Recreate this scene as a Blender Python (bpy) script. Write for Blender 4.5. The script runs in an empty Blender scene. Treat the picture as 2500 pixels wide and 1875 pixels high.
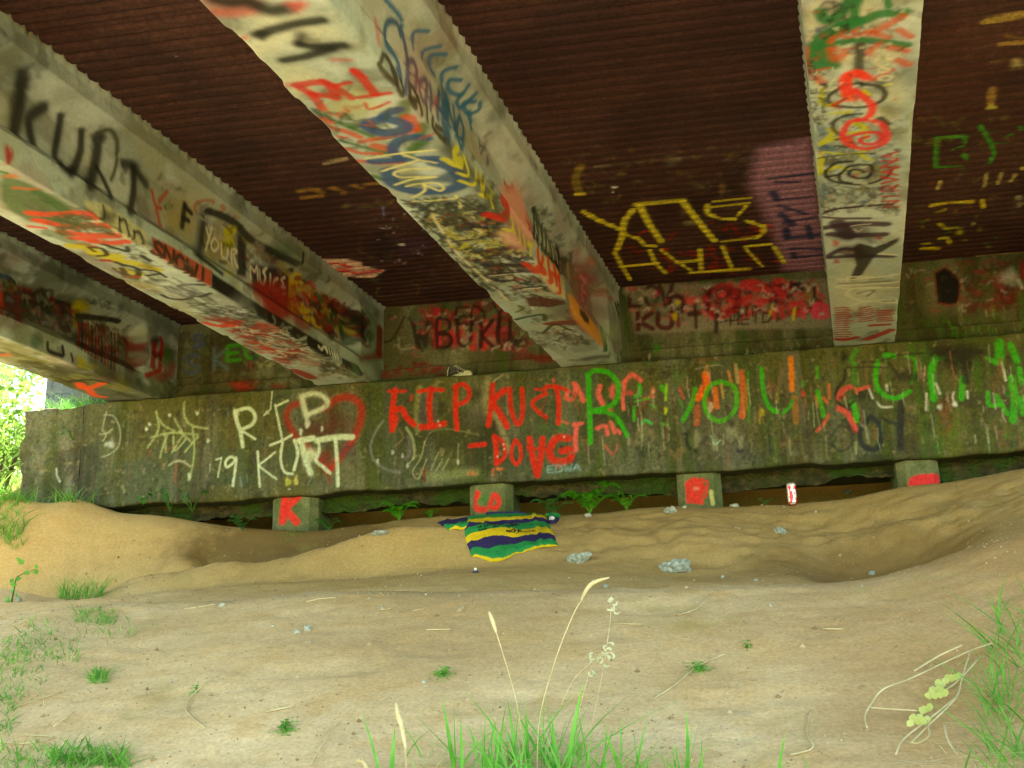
import bpy, bmesh, math, random
import numpy as np
from mathutils import Vector, Matrix
random.seed(7); RNG = np.random.RandomState(11)
scene = bpy.context.scene
COL = scene.collection

# ------------------------------------------------------------------ camera
F = 2750.0                                   # focal length in pixels of a 2500 px wide frame
def _n(v):
    v = np.array(v, float); return v / np.linalg.norm(v)
_X = _n((1, .0735, -.162)); _Z = _n((-.0292, 1, .2735)); _Z = _n(_Z - _X * _Z.dot(_X))
_Xb = _X * [1, 1, -1]; _Zb = _Z * [1, 1, -1]; _Yb = np.cross(_Zb, _Xb)
R = np.array([_Xb, _Yb, _Zb])                # world = R @ camera
def ray(px, py):
    return R @ (np.array([px - 1250, 937.5 - py, -F]) / F)
def at_y(px, py, Y): r = ray(px, py); return r * (Y / r[1])
def at_z(px, py, Z): r = ray(px, py); return r * (Z / r[2])
cam_d = bpy.data.cameras.new("camera"); cam = bpy.data.objects.new("camera", cam_d); COL.objects.link(cam)
cam_d.sensor_width = 36; cam_d.lens = F / 2500 * 36; cam_d.clip_start = .05; cam_d.clip_end = 500
M4 = Matrix([list(R[i]) + [0] for i in range(3)] + [[0, 0, 0, 1]])
cam.matrix_world = M4
scene.camera = cam
scene.render.resolution_x = 1024; scene.render.resolution_y = 768
# ------------------------------------------------------------------ sky and sun
w = bpy.data.worlds.new("World"); scene.world = w; w.use_nodes = True
nt = w.node_tree; bg = nt.nodes["Background"]; bg.inputs[1].default_value = .15
sky = nt.nodes.new("ShaderNodeTexSky"); sky.sky_type = 'NISHITA'; sky.sun_disc = False
SUN_EL = math.radians(60); SUN_AZ = math.radians(352)     # azimuth clockwise from +Y
sky.sun_elevation = SUN_EL; sky.sun_rotation = SUN_AZ
nt.links.new(sky.outputs[0], bg.inputs[0])
sd = bpy.data.lights.new("sun", 'SUN'); sd.energy = 4.0; sd.angle = math.radians(.5); sd.color = (1, .95, .86)
so = bpy.data.objects.new("sun", sd); COL.objects.link(so)
_dir = Vector((math.sin(SUN_AZ) * math.cos(SUN_EL), math.cos(SUN_AZ) * math.cos(SUN_EL), math.sin(SUN_EL)))
so.rotation_euler = _dir.to_track_quat('Z', 'Y').to_euler(); so.location = _dir * 30
scene.view_settings.view_transform = 'Standard'; scene.view_settings.look = 'None'
scene.view_settings.exposure = 2.95; scene.view_settings.gamma = 1
scene.view_settings.use_white_balance = True; scene.view_settings.white_balance_temperature = 8600; scene.view_settings.white_balance_tint = -2
try:
    scene.cycles.max_bounces = 10; scene.cycles.diffuse_bounces = 6
except Exception: pass

# ------------------------------------------------------------------ object helpers
def tag(o, label=None, cat=None, group=None, kind=None):
    if label: o['label'] = label
    if cat: o['category'] = cat
    if group: o['group'] = group
    if kind: o['kind'] = kind
    return o
def empty(name, loc, label=None, cat=None, group=None):
    o = bpy.data.objects.new(name, None); COL.objects.link(o); o.location = loc
    o.empty_display_size = .1
    return tag(o, label, cat, group)
def link(name, me, mat=None, parent=None, smooth=False):
    o = bpy.data.objects.new(name, me); COL.objects.link(o)
    if mat:
        for m in (mat if isinstance(mat, (list, tuple)) else [mat]): me.materials.append(m)
    if parent is not None:
        o.parent = parent
        o.matrix_parent_inverse = Matrix.Translation(-Vector(parent.location))
    if smooth:
        me.polygons.foreach_set('use_smooth', [True] * len(me.polygons))
    return o
def mesh_np(name, V, Fq, smooth=True):
    """V (n,3), Fq (m,4) or (m,3)"""
    V = np.ascontiguousarray(V, dtype=np.float32); Fq = np.ascontiguousarray(Fq, dtype=np.int32)
    k = Fq.shape[1]; me = bpy.data.meshes.new(name)
    me.vertices.add(len(V)); me.vertices.foreach_set('co', V.ravel())
    me.loops.add(Fq.size); me.loops.foreach_set('vertex_index', Fq.ravel())
    me.polygons.add(len(Fq)); me.polygons.foreach_set('loop_start', np.arange(0, Fq.size, k, dtype=np.int32))
    me.polygons.foreach_set('loop_total', np.full(len(Fq), k, dtype=np.int32))
    me.polygons.foreach_set('use_smooth', np.full(len(Fq), smooth, dtype=bool))
    me.update(calc_edges=True); me.validate()
    return me
def grid_faces(H, W, flip=False):
    i = np.arange(H * W).reshape(H, W)
    q = np.stack([i[:-1, :-1], i[:-1, 1:], i[1:, 1:], i[1:, :-1]], -1).reshape(-1, 4)
    return q[:, ::-1] if flip else q
def grid_mesh(name, P, rgba=None, flip=False, smooth=True):
    H, W = P.shape[:2]
    me = mesh_np(name, P.reshape(-1, 3), grid_faces(H, W, flip), smooth)
    if rgba is not None:
        ca = me.color_attributes.new('paint', 'FLOAT_COLOR', 'POINT')
        ca.data.foreach_set('color', np.ascontiguousarray(rgba.reshape(-1, 4), dtype=np.float32).ravel())
    return me
class MB:
    """collects simple shapes as one mesh"""
    def __init__(s): s.v = []; s.f = []
    def add(s, vs, fs):
        b = len(s.v); s.v += [tuple(map(float, v)) for v in vs]; s.f += [tuple(b + i for i in f) for f in fs]; return s
    def box(s, x0, y0, z0, x1, y1, z1):
        return s.add([(x0,y0,z0),(x1,y0,z0),(x1,y1,z0),(x0,y1,z0),(x0,y0,z1),(x1,y0,z1),(x1,y1,z1),(x0,y1,z1)],
                     [(0,3,2,1),(4,5,6,7),(0,1,5,4),(1,2,6,5),(2,3,7,6),(3,0,4,7)])
    def prism(s, poly, dirv):
        n = len(poly); d = Vector(dirv)
        return s.add([tuple(p) for p in poly] + [tuple(Vector(p) + d) for p in poly],
                     [tuple(range(n))[::-1], tuple(range(n, 2*n))] + [(i, (i+1) % n, n + (i+1) % n, n + i) for i in range(n)])
    def tube(s, pts, rad, n=6):
        pts = [Vector(p) for p in pts]; m = len(pts)
        if not hasattr(rad, '__len__'): rad = [rad] * m
        vs = []; fs = []
        for i, p in enumerate(pts):
            t = (pts[min(i+1, m-1)] - pts[max(i-1, 0)]).normalized()
            a = t.orthogonal().normalized(); 
            if i and a.dot(pa) < 0: a = -a
            if i: a = (pa - t * pa.dot(t)).normalized()
            pa = a; b = t.cross(a)
            for k in range(n):
                q = 2*math.pi*k/n; vs.append(p + (a*math.cos(q) + b*math.sin(q)) * rad[i])
        for i in range(m-1):
            for k in range(n): fs.append((i*n+k, i*n+(k+1) % n, (i+1)*n+(k+1) % n, (i+1)*n+k))
        fs.append(tuple(range(n))[::-1]); fs.append(tuple((m-1)*n+k for k in range(n)))
        return s.add(vs, fs)
    def lathe(s, prof, c=(0,0,0), n=20):
        vs = []; fs = []; m = len(prof)
        for r, z in prof:
            for k in range(n):
                a = 2*math.pi*k/n; vs.append((c[0]+r*math.cos(a), c[1]+r*math.sin(a), c[2]+z))
        for i in range(m-1):
            for k in range(n): fs.append((i*n+k, i*n+(k+1) % n, (i+1)*n+(k+1) % n, (i+1)*n+k))
        fs.append(tuple(range(n))[::-1]); fs.append(tuple((m-1)*n+k for k in range(n)))
        return s.add(vs, fs)
    def build(s, name, mat=None, parent=None, smooth=False):
        me = bpy.data.meshes.new(name); me.from_pydata(s.v, [], s.f); me.update()
        return link(name, me, mat, parent, smooth)

# ------------------------------------------------------------------ numpy noise
def vnoise(x, y, seed=0):
    xi = np.floor(x).astype(np.int64); yi = np.floor(y).astype(np.int64); fx = x - xi; fy = y - yi
    fx = fx*fx*(3-2*fx); fy = fy*fy*(3-2*fy)
    def h(a, b):
        n = (a * 374761393 + b * 668265263 + seed * 1442695041) & 0xffffffff
        n = ((n ^ (n >> 13)) * 1274126177) & 0xffffffff
        return ((n ^ (n >> 16)) & 0xffff) / 65535.0
    return (h(xi, yi)*(1-fx) + h(xi+1, yi)*fx)*(1-fy) + (h(xi, yi+1)*(1-fx) + h(xi+1, yi+1)*fx)*fy
def fbm(x, y, seed=0, o=4):
    s = 0; a = .5; t = 0
    for i in range(o):
        s = s + a*vnoise(x, y, seed+i*17); t += a; a *= .55; x = x*2.03+5.1; y = y*2.03+3.7
    return s/t
def sstep(a, b, x):
    t = np.clip((x-a)/(b-a), 0, 1); return t*t*(3-2*t)

# ------------------------------------------------------------------ materials
def lin(c):
    return tuple(((v/255)/12.92 if v/255 <= .04045 else ((v/255+.055)/1.055)**2.4) for v in c)
def new_mat(name):
    m = bpy.data.materials.new(name); m.use_nodes = True
    n = m.node_tree.nodes; b = n["Principled BSDF"]; return m, m.node_tree, n, b
def noise_mat(name, c1, c2, scale=8, rough=.9, bump=.3, bscale=60, detail=6, c3=None, s3=2.0, dist=.01, spec=.3):
    m, t, n, b = new_mat(name); L = t.links.new
    tc = n.new('ShaderNodeTexCoord')
    a = n.new('ShaderNodeTexNoise'); a.inputs['Scale'].default_value = scale; a.inputs['Detail'].default_value = detail; L(tc.outputs['Object'], a.inputs['Vector'])
    r = n.new('ShaderNodeValToRGB'); r.color_ramp.elements[0].position = .35; r.color_ramp.elements[1].position = .65
    r.color_ramp.elements[0].color = (*c1, 1); r.color_ramp.elements[1].color = (*c2, 1); L(a.outputs[0], r.inputs[0])
    out = r.outputs[0]
    if c3 is not None:
        a3 = n.new('ShaderNodeTexNoise'); a3.inputs['Scale'].default_value = s3; a3.inputs['Detail'].default_value = 5; L(tc.outputs['Object'], a3.inputs['Vector'])
        r3 = n.new('ShaderNodeValToRGB'); r3.color_ramp.elements[0].position = .45; r3.color_ramp.elements[1].position = .62; L(a3.outputs[0], r3.inputs[0])
        mx = n.new('ShaderNodeMixRGB'); L(r3.outputs[0], mx.inputs[0]); L(out, mx.inputs[1]); mx.inputs[2].default_value = (*c3, 1); out = mx.outputs[0]
    L(out, b.inputs['Base Color']); b.inputs['Roughness'].default_value = rough
    b.inputs['Specular IOR Level'].default_value = spec
    if bump:
        bn = n.new('ShaderNodeTexNoise'); bn.inputs['Scale'].default_value = bscale; bn.inputs['Detail'].default_value = 5; L(tc.outputs['Object'], bn.inputs['Vector'])
        bp = n.new('ShaderNodeBump'); bp.inputs['Strength'].default_value = bump; bp.inputs['Distance'].default_value = dist
        L(bn.outputs[0], bp.inputs['Height']); L(bp.outputs[0], b.inputs['Normal'])
    return m
def painted_mat(name, c1, c2, c3, scale=3.0, s3=1.2, bump=.35, grit=.25, streak=0):
    """weathered base from noise, spray paint from the 'paint' attribute (alpha = cover)"""
    m, t, n, b = new_mat(name); L = t.links.new
    tc = n.new('ShaderNodeTexCoord'); vec = tc.outputs['Object']
    mp = n.new('ShaderNodeMapping'); L(vec, mp.inputs[0]); mp.inputs['Scale'].default_value = (1, 1, .3 if streak else 1)
    a = n.new('ShaderNodeTexNoise'); a.inputs['Scale'].default_value = scale; a.inputs['Detail'].default_value = 8; a.inputs['Roughness'].default_value = .65; L(mp.outputs[0], a.inputs['Vector'])
    r = n.new('ShaderNodeValToRGB'); r.color_ramp.elements[0].position = .33; r.color_ramp.elements[1].position = .67
    r.color_ramp.elements[0].color = (*c1, 1); r.color_ramp.elements[1].color = (*c2, 1); L(a.outputs[0], r.inputs[0])
    a3 = n.new('ShaderNodeTexNoise'); a3.inputs['Scale'].default_value = s3; a3.inputs['Detail'].default_value = 7; L(mp.outputs[0], a3.inputs['Vector'])
    r3 = n.new('ShaderNodeValToRGB'); r3.color_ramp.elements[0].position = .44; r3.color_ramp.elements[1].position = .64; L(a3.outputs[0], r3.inputs[0])
    mx = n.new('ShaderNodeMixRGB'); L(r3.outputs[0], mx.inputs[0]); L(r.outputs[0], mx.inputs[1]); mx.inputs[2].default_value = (*c3, 1)
    at = n.new('ShaderNodeAttribute'); at.attribute_name = 'paint'
    pm = n.new('ShaderNodeMixRGB'); L(at.outputs['Alpha'], pm.inputs[0]); L(mx.outputs[0], pm.inputs[1]); L(at.outputs['Color'], pm.inputs[2])
    g = n.new('ShaderNodeTexNoise'); g.inputs['Scale'].default_value = 45; g.inputs['Detail'].default_value = 6; g.inputs['Roughness'].default_value = .7; L(vec, g.inputs['Vector'])
    mr = n.new('ShaderNodeMapRange'); mr.inputs[1].default_value = .3; mr.inputs[2].default_value = .7; mr.inputs[3].default_value = 1-grit; mr.inputs[4].default_value = 1+grit; L(g.outputs[0], mr.inputs[0])
    gm = n.new('ShaderNodeMixRGB'); gm.blend_type = 'MULTIPLY'; gm.inputs[0].default_value = 1; L(pm.outputs[0], gm.inputs[1]); L(mr.outputs[0], gm.inputs[2])
    L(gm.outputs[0], b.inputs['Base Color']); b.inputs['Roughness'].default_value = .82; b.inputs['Specular IOR Level'].default_value = .25
    bn = n.new('ShaderNodeTexNoise'); bn.inputs['Scale'].default_value = 70; bn.inputs['Detail'].default_value = 6; L(vec, bn.inputs['Vector'])
    bp = n.new('ShaderNodeBump'); bp.inputs['Strength'].default_value = bump; bp.inputs['Distance'].default_value = .006
    L(bn.outputs[0], bp.inputs['Height']); L(bp.outputs[0], b.inputs['Normal'])
    return m
def plain(name, c, rough=.6, **k):
    return noise_mat(name, tuple(x*.85 for x in c), tuple(min(1, x*1.12) for x in c), 20, rough, .15, 80, **k)

# ------------------------------------------------------------------ measured layout (metres, camera at the origin, Y towards the abutment)
Y0 = 8.3; ZT = 2.41; ZB = 1.53; ZS = 3.13; SK = .123; HW = .218
GX = {'D': -4.585, 'C': -2.765, 'B': -.805, 'A': 1.262, 'E': 3.25}
YW = 8.62; ZSTEP = 2.57
YN = 1.6                                   # deck cut short here, ahead of the camera, to let light in

# ------------------------------------------------------------------ paint canvases
class Surf:
    def __init__(s, u0, u1, v0, v1, res, seed):
        s.u0, s.u1, s.v0, s.v1, s.res = u0, u1, v0, v1, res
        s.W = int((u1-u0)/res)+1; s.H = int((v1-v0)/res)+1
        s.c = np.zeros((s.H, s.W, 3)); s.a = np.zeros((s.H, s.W))
        uu, vv = np.meshgrid(u0+np.arange(s.W)*res, v0+np.arange(s.H)*res); s.uu, s.vv = uu, vv
        s.n = fbm(uu*28, vv*28, seed, 3)     # broken-paint noise
        s.seed = seed
    def over(s, sl, alpha, col):
        a0 = s.a[sl]; c0 = s.c[sl]; A = alpha + a0*(1-alpha)
        Ae = np.maximum(A, 1e-6)[..., None]
        s.c[sl] = (np.array(col)*alpha[..., None] + c0*(a0*(1-alpha))[..., None])/Ae; s.a[sl] = A
    def stroke(s, uv, col, w, soft=.35, op=.95, brk=.25):
        """uv: list of (u,v); w: full width in metres"""
        uv = np.array(uv, float)
        if len(uv) == 1: uv = np.vstack([uv, uv+1e-4])
        r = max(w/2*(1+soft), w*1.2 if soft >= .45 else 0)+s.res
        i0 = max(0, int((uv[:,0].min()-r-s.u0)/s.res)); i1 = min(s.W, int((uv[:,0].max()+r-s.u0)/s.res)+2)
        j0 = max(0, int((uv[:,1].min()-r-s.v0)/s.res)); j1 = min(s.H, int((uv[:,1].max()+r-s.v0)/s.res)+2)
        if i1 <= i0 or j1 <= j0: return
        sl = (slice(j0, j1), slice(i0, i1)); U = s.uu[sl]; V = s.vv[sl]; D = np.full(U.shape, 9.)
        for k in range(len(uv)-1):
            a, b = uv[k], uv[k+1]; ab = b-a; q = max(ab.dot(ab), 1e-9)
            ii0 = max(i0, int((min(a[0],b[0])-r-s.u0)/s.res)); ii1 = min(i1, int((max(a[0],b[0])+r-s.u0)/s.res)+2)
            jj0 = max(j0, int((min(a[1],b[1])-r-s.v0)/s.res)); jj1 = min(j1, int((max(a[1],b[1])+r-s.v0)/s.res)+2)
            if ii1 <= ii0 or jj1 <= jj0: continue
            s2 = (slice(jj0-j0, jj1-j0), slice(ii0-i0, ii1-i0)); u = U[s2]; v = V[s2]
            t = np.clip(((u-a[0])*ab[0]+(v-a[1])*ab[1])/q, 0, 1)
            D[s2] = np.minimum(D[s2], np.hypot(u-a[0]-t*ab[0], v-a[1]-t*ab[1]))
        e = max(w/2*soft, s.res*.6)
        al = 1-sstep(w/2-e, w/2+e, D)
        if brk: al = al*sstep(brk-.25, brk+.12, s.n[sl]+.12*al)
        if soft >= .45 and w > .012: al = np.maximum(al, .28*(1-sstep(w*.35, w*1.15, D))*sstep(.25, .6, s.n[sl]))
        s.over(sl, al*op, col)
    def rgba(s, u, v):
        i = np.clip((u-s.u0)/s.res, 0, s.W-1.001); j = np.clip((v-s.v0)/s.res, 0, s.H-1.001)
        i0 = i.astype(int); j0 = j.astype(int); fi = (i-i0)[..., None]; fj = (j-j0)[..., None]
        A = np.concatenate([s.c, s.a[..., None]], -1)
        A = (A[j0, i0]*(1-fi)+A[j0, i0+1]*fi)*(1-fj)+(A[j0+1, i0]*(1-fi)+A[j0+1, i0+1]*fi)*fj
        out = (u < s.u0) | (u > s.u1) | (v < s.v0) | (v > s.v1)
        A[..., 3][out] = 0
        return A
class PlaneY(Surf):      # u = X, v = Z on the plane Y = const
    def __init__(s, Y, *a): s.Y = Y; Surf.__init__(s, *a)
    def to(s, px, py): p = at_y(px, py, s.Y); return p[0], p[2]
class PlaneZ(Surf):      # u = X, v = Y on the soffit
    def __init__(s, Z, *a): s.Z = Z; Surf.__init__(s, *a)
    def to(s, px, py): p = at_z(px, py, s.Z); return p[0], p[1]
PROF = [(-HW, .75), (-HW, .60), (-.105, .50), (-.105, .25), (-HW, .15), (-HW, 0), (HW, 0), (HW, .15), (.105, .25), (.105, .50), (HW, .60), (HW, .75)]
PT = [0]
for _i in range(len(PROF)-1): PT.append(PT[-1]+math.hypot(PROF[_i+1][0]-PROF[_i][0], PROF[_i+1][1]-PROF[_i][1]))
class Girder(Surf):      # u = Y along the girder, v = distance round the profile
    def __init__(s, key, u0, seed, res=.008):
        s.xc = GX[key]; Surf.__init__(s, u0, 8.6, 0, PT[-1], res, seed); s.side = 'b'
    def to(s, px, py):
        r = ray(px, py); best = None
        segs = [5] if s.side == 'b' else [6, 8, 9, 10]
        for k in segs:
            (o0, z0), (o1, z1) = PROF[k], PROF[k+1]; L = math.hypot(o1-o0, z1-z0)
            # n . (o, z) = n . (o0, z0), with o = x - xc - SK (y - Y0), z = Z - ZT
            n0, n1 = (z1-z0)/L, -(o1-o0)/L
            den = n0*(r[0]-SK*r[1])+n1*r[2]
            if abs(den) < 1e-6: continue
            t = (n0*(o0+s.xc-SK*Y0)+n1*(z0+ZT))/den
            if t <= 0: continue
            p = r*t; o = p[0]-s.xc-SK*(p[1]-Y0); z = p[2]-ZT
            q = ((o-o0)*(o1-o0)+(z-z0)*(z1-z0))/L
            bad = max(0, -q, q-L)
            if best is None or bad < best[0]-1e-6: best = (bad, p[1], PT[k]+q)
        return best[1], best[2]
GLY = {  # stroke letters, x right, y up, unit box
'A':[[(0,0),(.45,1),(.9,0)],[(.2,.4),(.7,.4)]],'B':[[(0,0),(0,1),(.6,.95),(.7,.75),(.5,.55),(0,.5),(.6,.48),(.8,.25),(.6,.02),(0,0)]],
'C':[[(.85,.85),(.5,1),(.1,.75),(.05,.35),(.35,0),(.85,.12)]],'D':[[(.05,0),(.05,1),(.55,.92),(.85,.5),(.6,.08),(.05,0)]],
'E':[[(.8,1),(.05,1),(.05,0),(.8,0)],[(.05,.5),(.65,.5)]],'F':[[(.8,1),(.05,1),(.05,0)],[(.05,.5),(.6,.5)]],
'G':[[(.85,.85),(.45,1),(.08,.65),(.1,.25),(.5,0),(.85,.2),(.85,.48),(.5,.48)]],'H':[[(0,1),(0,0)],[(.8,1),(.8,0)],[(0,.5),(.8,.5)]],
'I':[[(.4,1),(.4,0)]],'i':[[(.1,1),(.7,1)],[(.4,1),(.4,0)],[(.1,0),(.7,0)]],'J':[[(.7,1),(.7,.25),(.4,0),(.1,.2)]],'K':[[(.05,1),(.05,0)],[(.8,1),(.08,.48),(.85,0)]],
'L':[[(.05,1),(.05,0),(.75,0)]],'M':[[(0,0),(.1,1),(.45,.4),(.8,1),(.9,0)]],'N':[[(0,0),(0,1),(.8,0),(.8,1)]],
'O':[[(.45,1),(.12,.8),(.05,.4),(.3,.03),(.65,.05),(.88,.4),(.8,.8),(.45,1)]],'P':[[(.08,0),(.08,1),(.6,.97),(.82,.75),(.6,.5),(.08,.45)]],
'Q':[[(.45,1),(.1,.8),(.05,.4),(.3,.03),(.65,.05),(.88,.4),(.8,.8),(.45,1)],[(.55,.3),(.95,-.05)]],'R':[[(.05,0),(.05,1),(.6,.96),(.75,.75),(.55,.52),(.05,.46),(.85,0)]],
'S':[[(.8,.88),(.45,1),(.12,.8),(.3,.56),(.65,.42),(.8,.2),(.45,0),(.08,.15)]],'T':[[(0,1),(.9,1)],[(.45,1),(.45,0)]],
'U':[[(.05,1),(.08,.25),(.4,0),(.75,.2),(.8,1)]],'V':[[(0,1),(.42,0),(.85,1)]],'W':[[(0,1),(.2,0),(.45,.65),(.7,0),(.92,1)]],
'X':[[(0,1),(.8,0)],[(.8,1),(0,0)]],'Y':[[(0,1),(.42,.5),(.85,1)],[(.42,.5),(.42,0)]],'Z':[[(0,1),(.8,1),(0,0),(.8,0)]],
'a':[[(.7,.5),(.3,.6),(.05,.3),(.3,0),(.65,.2),(.7,.55),(.75,0)]],'e':[[(.05,.32),(.7,.36),(.4,.62),(.05,.35),(.3,0),(.7,.1)]],
'n':[[(.05,.6),(.08,0),(.1,.4),(.4,.6),(.65,.45),(.7,0)]],'r':[[(.1,.6),(.1,0),(.15,.4),(.5,.6)]],'o':[[(.4,.6),(.05,.3),(.4,0),(.7,.3),(.4,.6)]],
'v':[[(.05,.6),(.35,0),(.7,.6)]],'u':[[(.05,.6),(.1,.1),(.4,0),(.65,.2),(.68,.6),(.72,0)]],'l':[[(.3,1),(.3,0)]],'t':[[(.35,.9),(.35,0)],[(.05,.6),(.65,.6)]],
'h':[[(.05,1),(.05,0),(.1,.4),(.4,.6),(.65,.4),(.68,0)]],'d':[[(.7,1),(.7,0),(.3,0),(.05,.3),(.35,.6),(.7,.4)]],'y':[[(.05,.6),(.35,.1)],[(.7,.6),(.1,-.4)]],
'1':[[(.2,.8),(.45,1),(.45,0)]],'9':[[(.75,.7),(.45,1),(.1,.75),(.35,.45),(.75,.7),(.7,0)]],'4':[[(.6,0),(.6,1),(0,.35),(.85,.35)]],'2':[[(.1,.8),(.45,1),(.8,.75),(.1,0),(.85,0)]],'3':[[(.1,.95),(.6,1),(.7,.7),(.35,.52),(.8,.3),(.5,0),(.05,.08)]],'-':[[(.1,.45),(.8,.5)]],"'":[[(.4,1),(.35,.75)]],'~':[[(0,.4),(.4,.5),(.9,.45)]],
'&':[[(.8,0),(.15,.75),(.4,1),(.6,.8),(.1,.3),(.4,0),(.85,.4)]],'?':[[(.1,.8),(.45,1),(.8,.75),(.45,.45),(.45,.25)]],'8':[[(.45,.52),(.15,.75),(.45,1),(.75,.75),(.1,.25),(.45,0),(.8,.25),(.45,.52)]]}
ROUND = set('BCDGJOPQRSUaeounrhdy8923&?')
def smooth_pts(p, k=5):
    p = np.array(p, float)
    if len(p) < 3: return p
    out = []
    for i in range(len(p)-1):
        p0 = p[max(i-1, 0)]; p1 = p[i]; p2 = p[i+1]; p3 = p[min(i+2, len(p)-1)]
        for j in range(k):
            t = j/k; out.append(.5*((2*p1)+(-p0+p2)*t+(2*p0-5*p1+4*p2-p3)*t*t+(-p0+3*p1-3*p2+p3)*t**3))
    out.append(p[-1]); return np.array(out)
def dens(p, step):
    p = np.array(p, float); out = [p[0]]
    for a, b in zip(p[:-1], p[1:]):
        n = max(1, int(np.hypot(*(b-a))/step)); out += [a+(b-a)*k/n for k in range(1, n+1)]
    return out
def mpx(s, pts):         # metres per photo pixel on a surface near these points
    x, y = pts[len(pts)//2]; a = np.array(s.to(x-3, y)); b = np.array(s.to(x+3, y)); c = np.array(s.to(x, y-3)); d = np.array(s.to(x, y+3))
    return math.sqrt(max(1e-9, np.linalg.norm(b-a)*np.linalg.norm(d-c)))/6
def P(s, pts, col, w, sm=True, soft=.35, op=.92, brk=.25, side=None, drip=0):
    """a sprayed line given by points read off the photograph; w = width in photo pixels"""
    if side: s.side = side
    q = smooth_pts(pts) if sm else np.array(pts, float)
    q = dens(q, 12); uv = [s.to(x, y) for x, y in q]
    if isinstance(col, tuple) and max(col) > 1: col = lin(col)
    wm = w*mpx(s, q)*(1.32 if isinstance(s, Girder) else 1.14); s.stroke(uv, col, max(wm, s.res*1.1), soft, op, brk)
    for _ in range(drip):
        u, v = uv[RNG.randint(len(uv))]; L = RNG.uniform(.03, .16); s.stroke([(u, v), (u+RNG.uniform(-.004, .004), v-L)], col, max(.007, wm*.18), .5, op*.8, brk*.6)
def T(s, text, o, adv, up, col, w, soft=.3, op=.92, brk=.25, side=None, drip=0, jit=.03, gw=.95, stag=0):
    """handwriting: o = lower left of the first letter, adv = step per letter, up = letter height, all in photo pixels"""
    o = np.array(o, float); adv = np.array(adv, float); up = np.array(up, float)
    for ch in text:
        if ch != ' ':
            j = RNG.uniform(-stag, stag) if stag else 0
            for pl in GLY.get(ch, []):
                q = [(x+RNG.uniform(-jit, jit), y+RNG.uniform(-jit, jit)) for x, y in pl]
                q = smooth_pts(q, 4) if ch in ROUND else np.array(q)
                pts = [tuple(o+adv*gw*x+up*(y+j)) for x, y in q]
                P(s, pts, col, w, False, soft, op, brk, side, drip)
        o = o+adv
def blob(s, c, rx, ry, col, soft=.6, op=.8, brk=.3, ang=0, side=None, rag=.25):
    """ragged filled patch; rx, ry in photo pixels"""
    if side: s.side = side
    pts = []
    n = 14; ph = RNG.uniform(0, 9)
    for k in range(n):
        a = 2*math.pi*k/n; r = 1+rag*math.sin(a*3+ph)*.6+RNG.uniform(-rag, rag)*.6
        x = rx*r*math.cos(a); y = ry*r*math.sin(a); pts.append(s.to(c[0]+x*math.cos(ang)-y*math.sin(ang), c[1]+x*math.sin(ang)+y*math.cos(ang)))
    poly(s, pts, col, op, brk, soft*min(rx, ry)*mpx(s, [c]))
def poly(s, uv, col, op=.9, brk=.25, edge=.01):
    if isinstance(col, tuple) and max(col) > 1: col = lin(col)
    uv = np.array(uv); e = edge+s.res
    i0 = max(0, int((uv[:,0].min()-e-s.u0)/s.res)); i1 = min(s.W, int((uv[:,0].max()+e-s.u0)/s.res)+2)
    j0 = max(0, int((uv[:,1].min()-e-s.v0)/s.res)); j1 = min(s.H, int((uv[:,1].max()+e-s.v0)/s.res)+2)
    if i1 <= i0 or j1 <= j0: return
    sl = (slice(j0, j1), slice(i0, i1)); U = s.uu[sl]; V = s.vv[sl]; ins = np.zeros(U.shape, bool); D = np.full(U.shape, 9.)
    n = len(uv)
    for k in range(n):
        a, b = uv[k], uv[(k+1) % n]; ab = b-a; q = max(ab.dot(ab), 1e-9)
        t = np.clip(((U-a[0])*ab[0]+(V-a[1])*ab[1])/q, 0, 1); D = np.minimum(D, np.hypot(U-a[0]-t*ab[0], V-a[1]-t*ab[1]))
        if abs(ab[1]) > 1e-12:
            ins ^= ((a[1] > V) != (b[1] > V)) & (U < ab[0]*(V-a[1])/ab[1]+a[0])
    sd_ = np.where(ins, -D, D)
    al = 1-sstep(-edge, edge, sd_)
    if brk: al = al*sstep(brk-.25, brk+.12, s.n[sl]+.1*al)
    s.over(sl, al*op, col)
def PG(s, pts, col, op=.92, brk=.2, edge=3, side=None):   # filled polygon in photo pixels
    if side: s.side = side
    q = dens(list(pts)+[pts[0]], 15)[:-1]; poly(s, [s.to(x, y) for x, y in q], col, op, brk, edge*mpx(s, q))
def tangle(s, quad, n, cols, size, w, side=None, op=.8, soft=.35, aniso=1.0, brk=.3):
    """layers of old overlapping squiggles, too worn to read; quad = 4 photo corners"""
    quad = np.array(quad, float)
    for _ in range(n):
        a, b = RNG.uniform(0, 1, 2)
        c = (quad[0]*(1-a)+quad[1]*a)*(1-b)+(quad[3]*(1-a)+quad[2]*a)*b
        ex = (quad[1]-quad[0]); ex = ex/np.linalg.norm(ex); ey = (quad[3]-quad[0]); ey = ey/np.linalg.norm(ey)
        sz = size*RNG.uniform(.5, 1.3); k = RNG.randint(3, 7); x = -sz*.8; pts = []
        for i in range(k):
            pts.append(c+ex*(x+RNG.uniform(-.4, .4)*sz)*aniso+ey*RNG.uniform(-.6, .6)*sz); x += sz*1.6/k
        col = cols[RNG.randint(len(cols))]
        P(s, pts, col, w*RNG.uniform(.5, 1.3), True, soft, op*RNG.uniform(.6, 1), brk, side)
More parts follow.
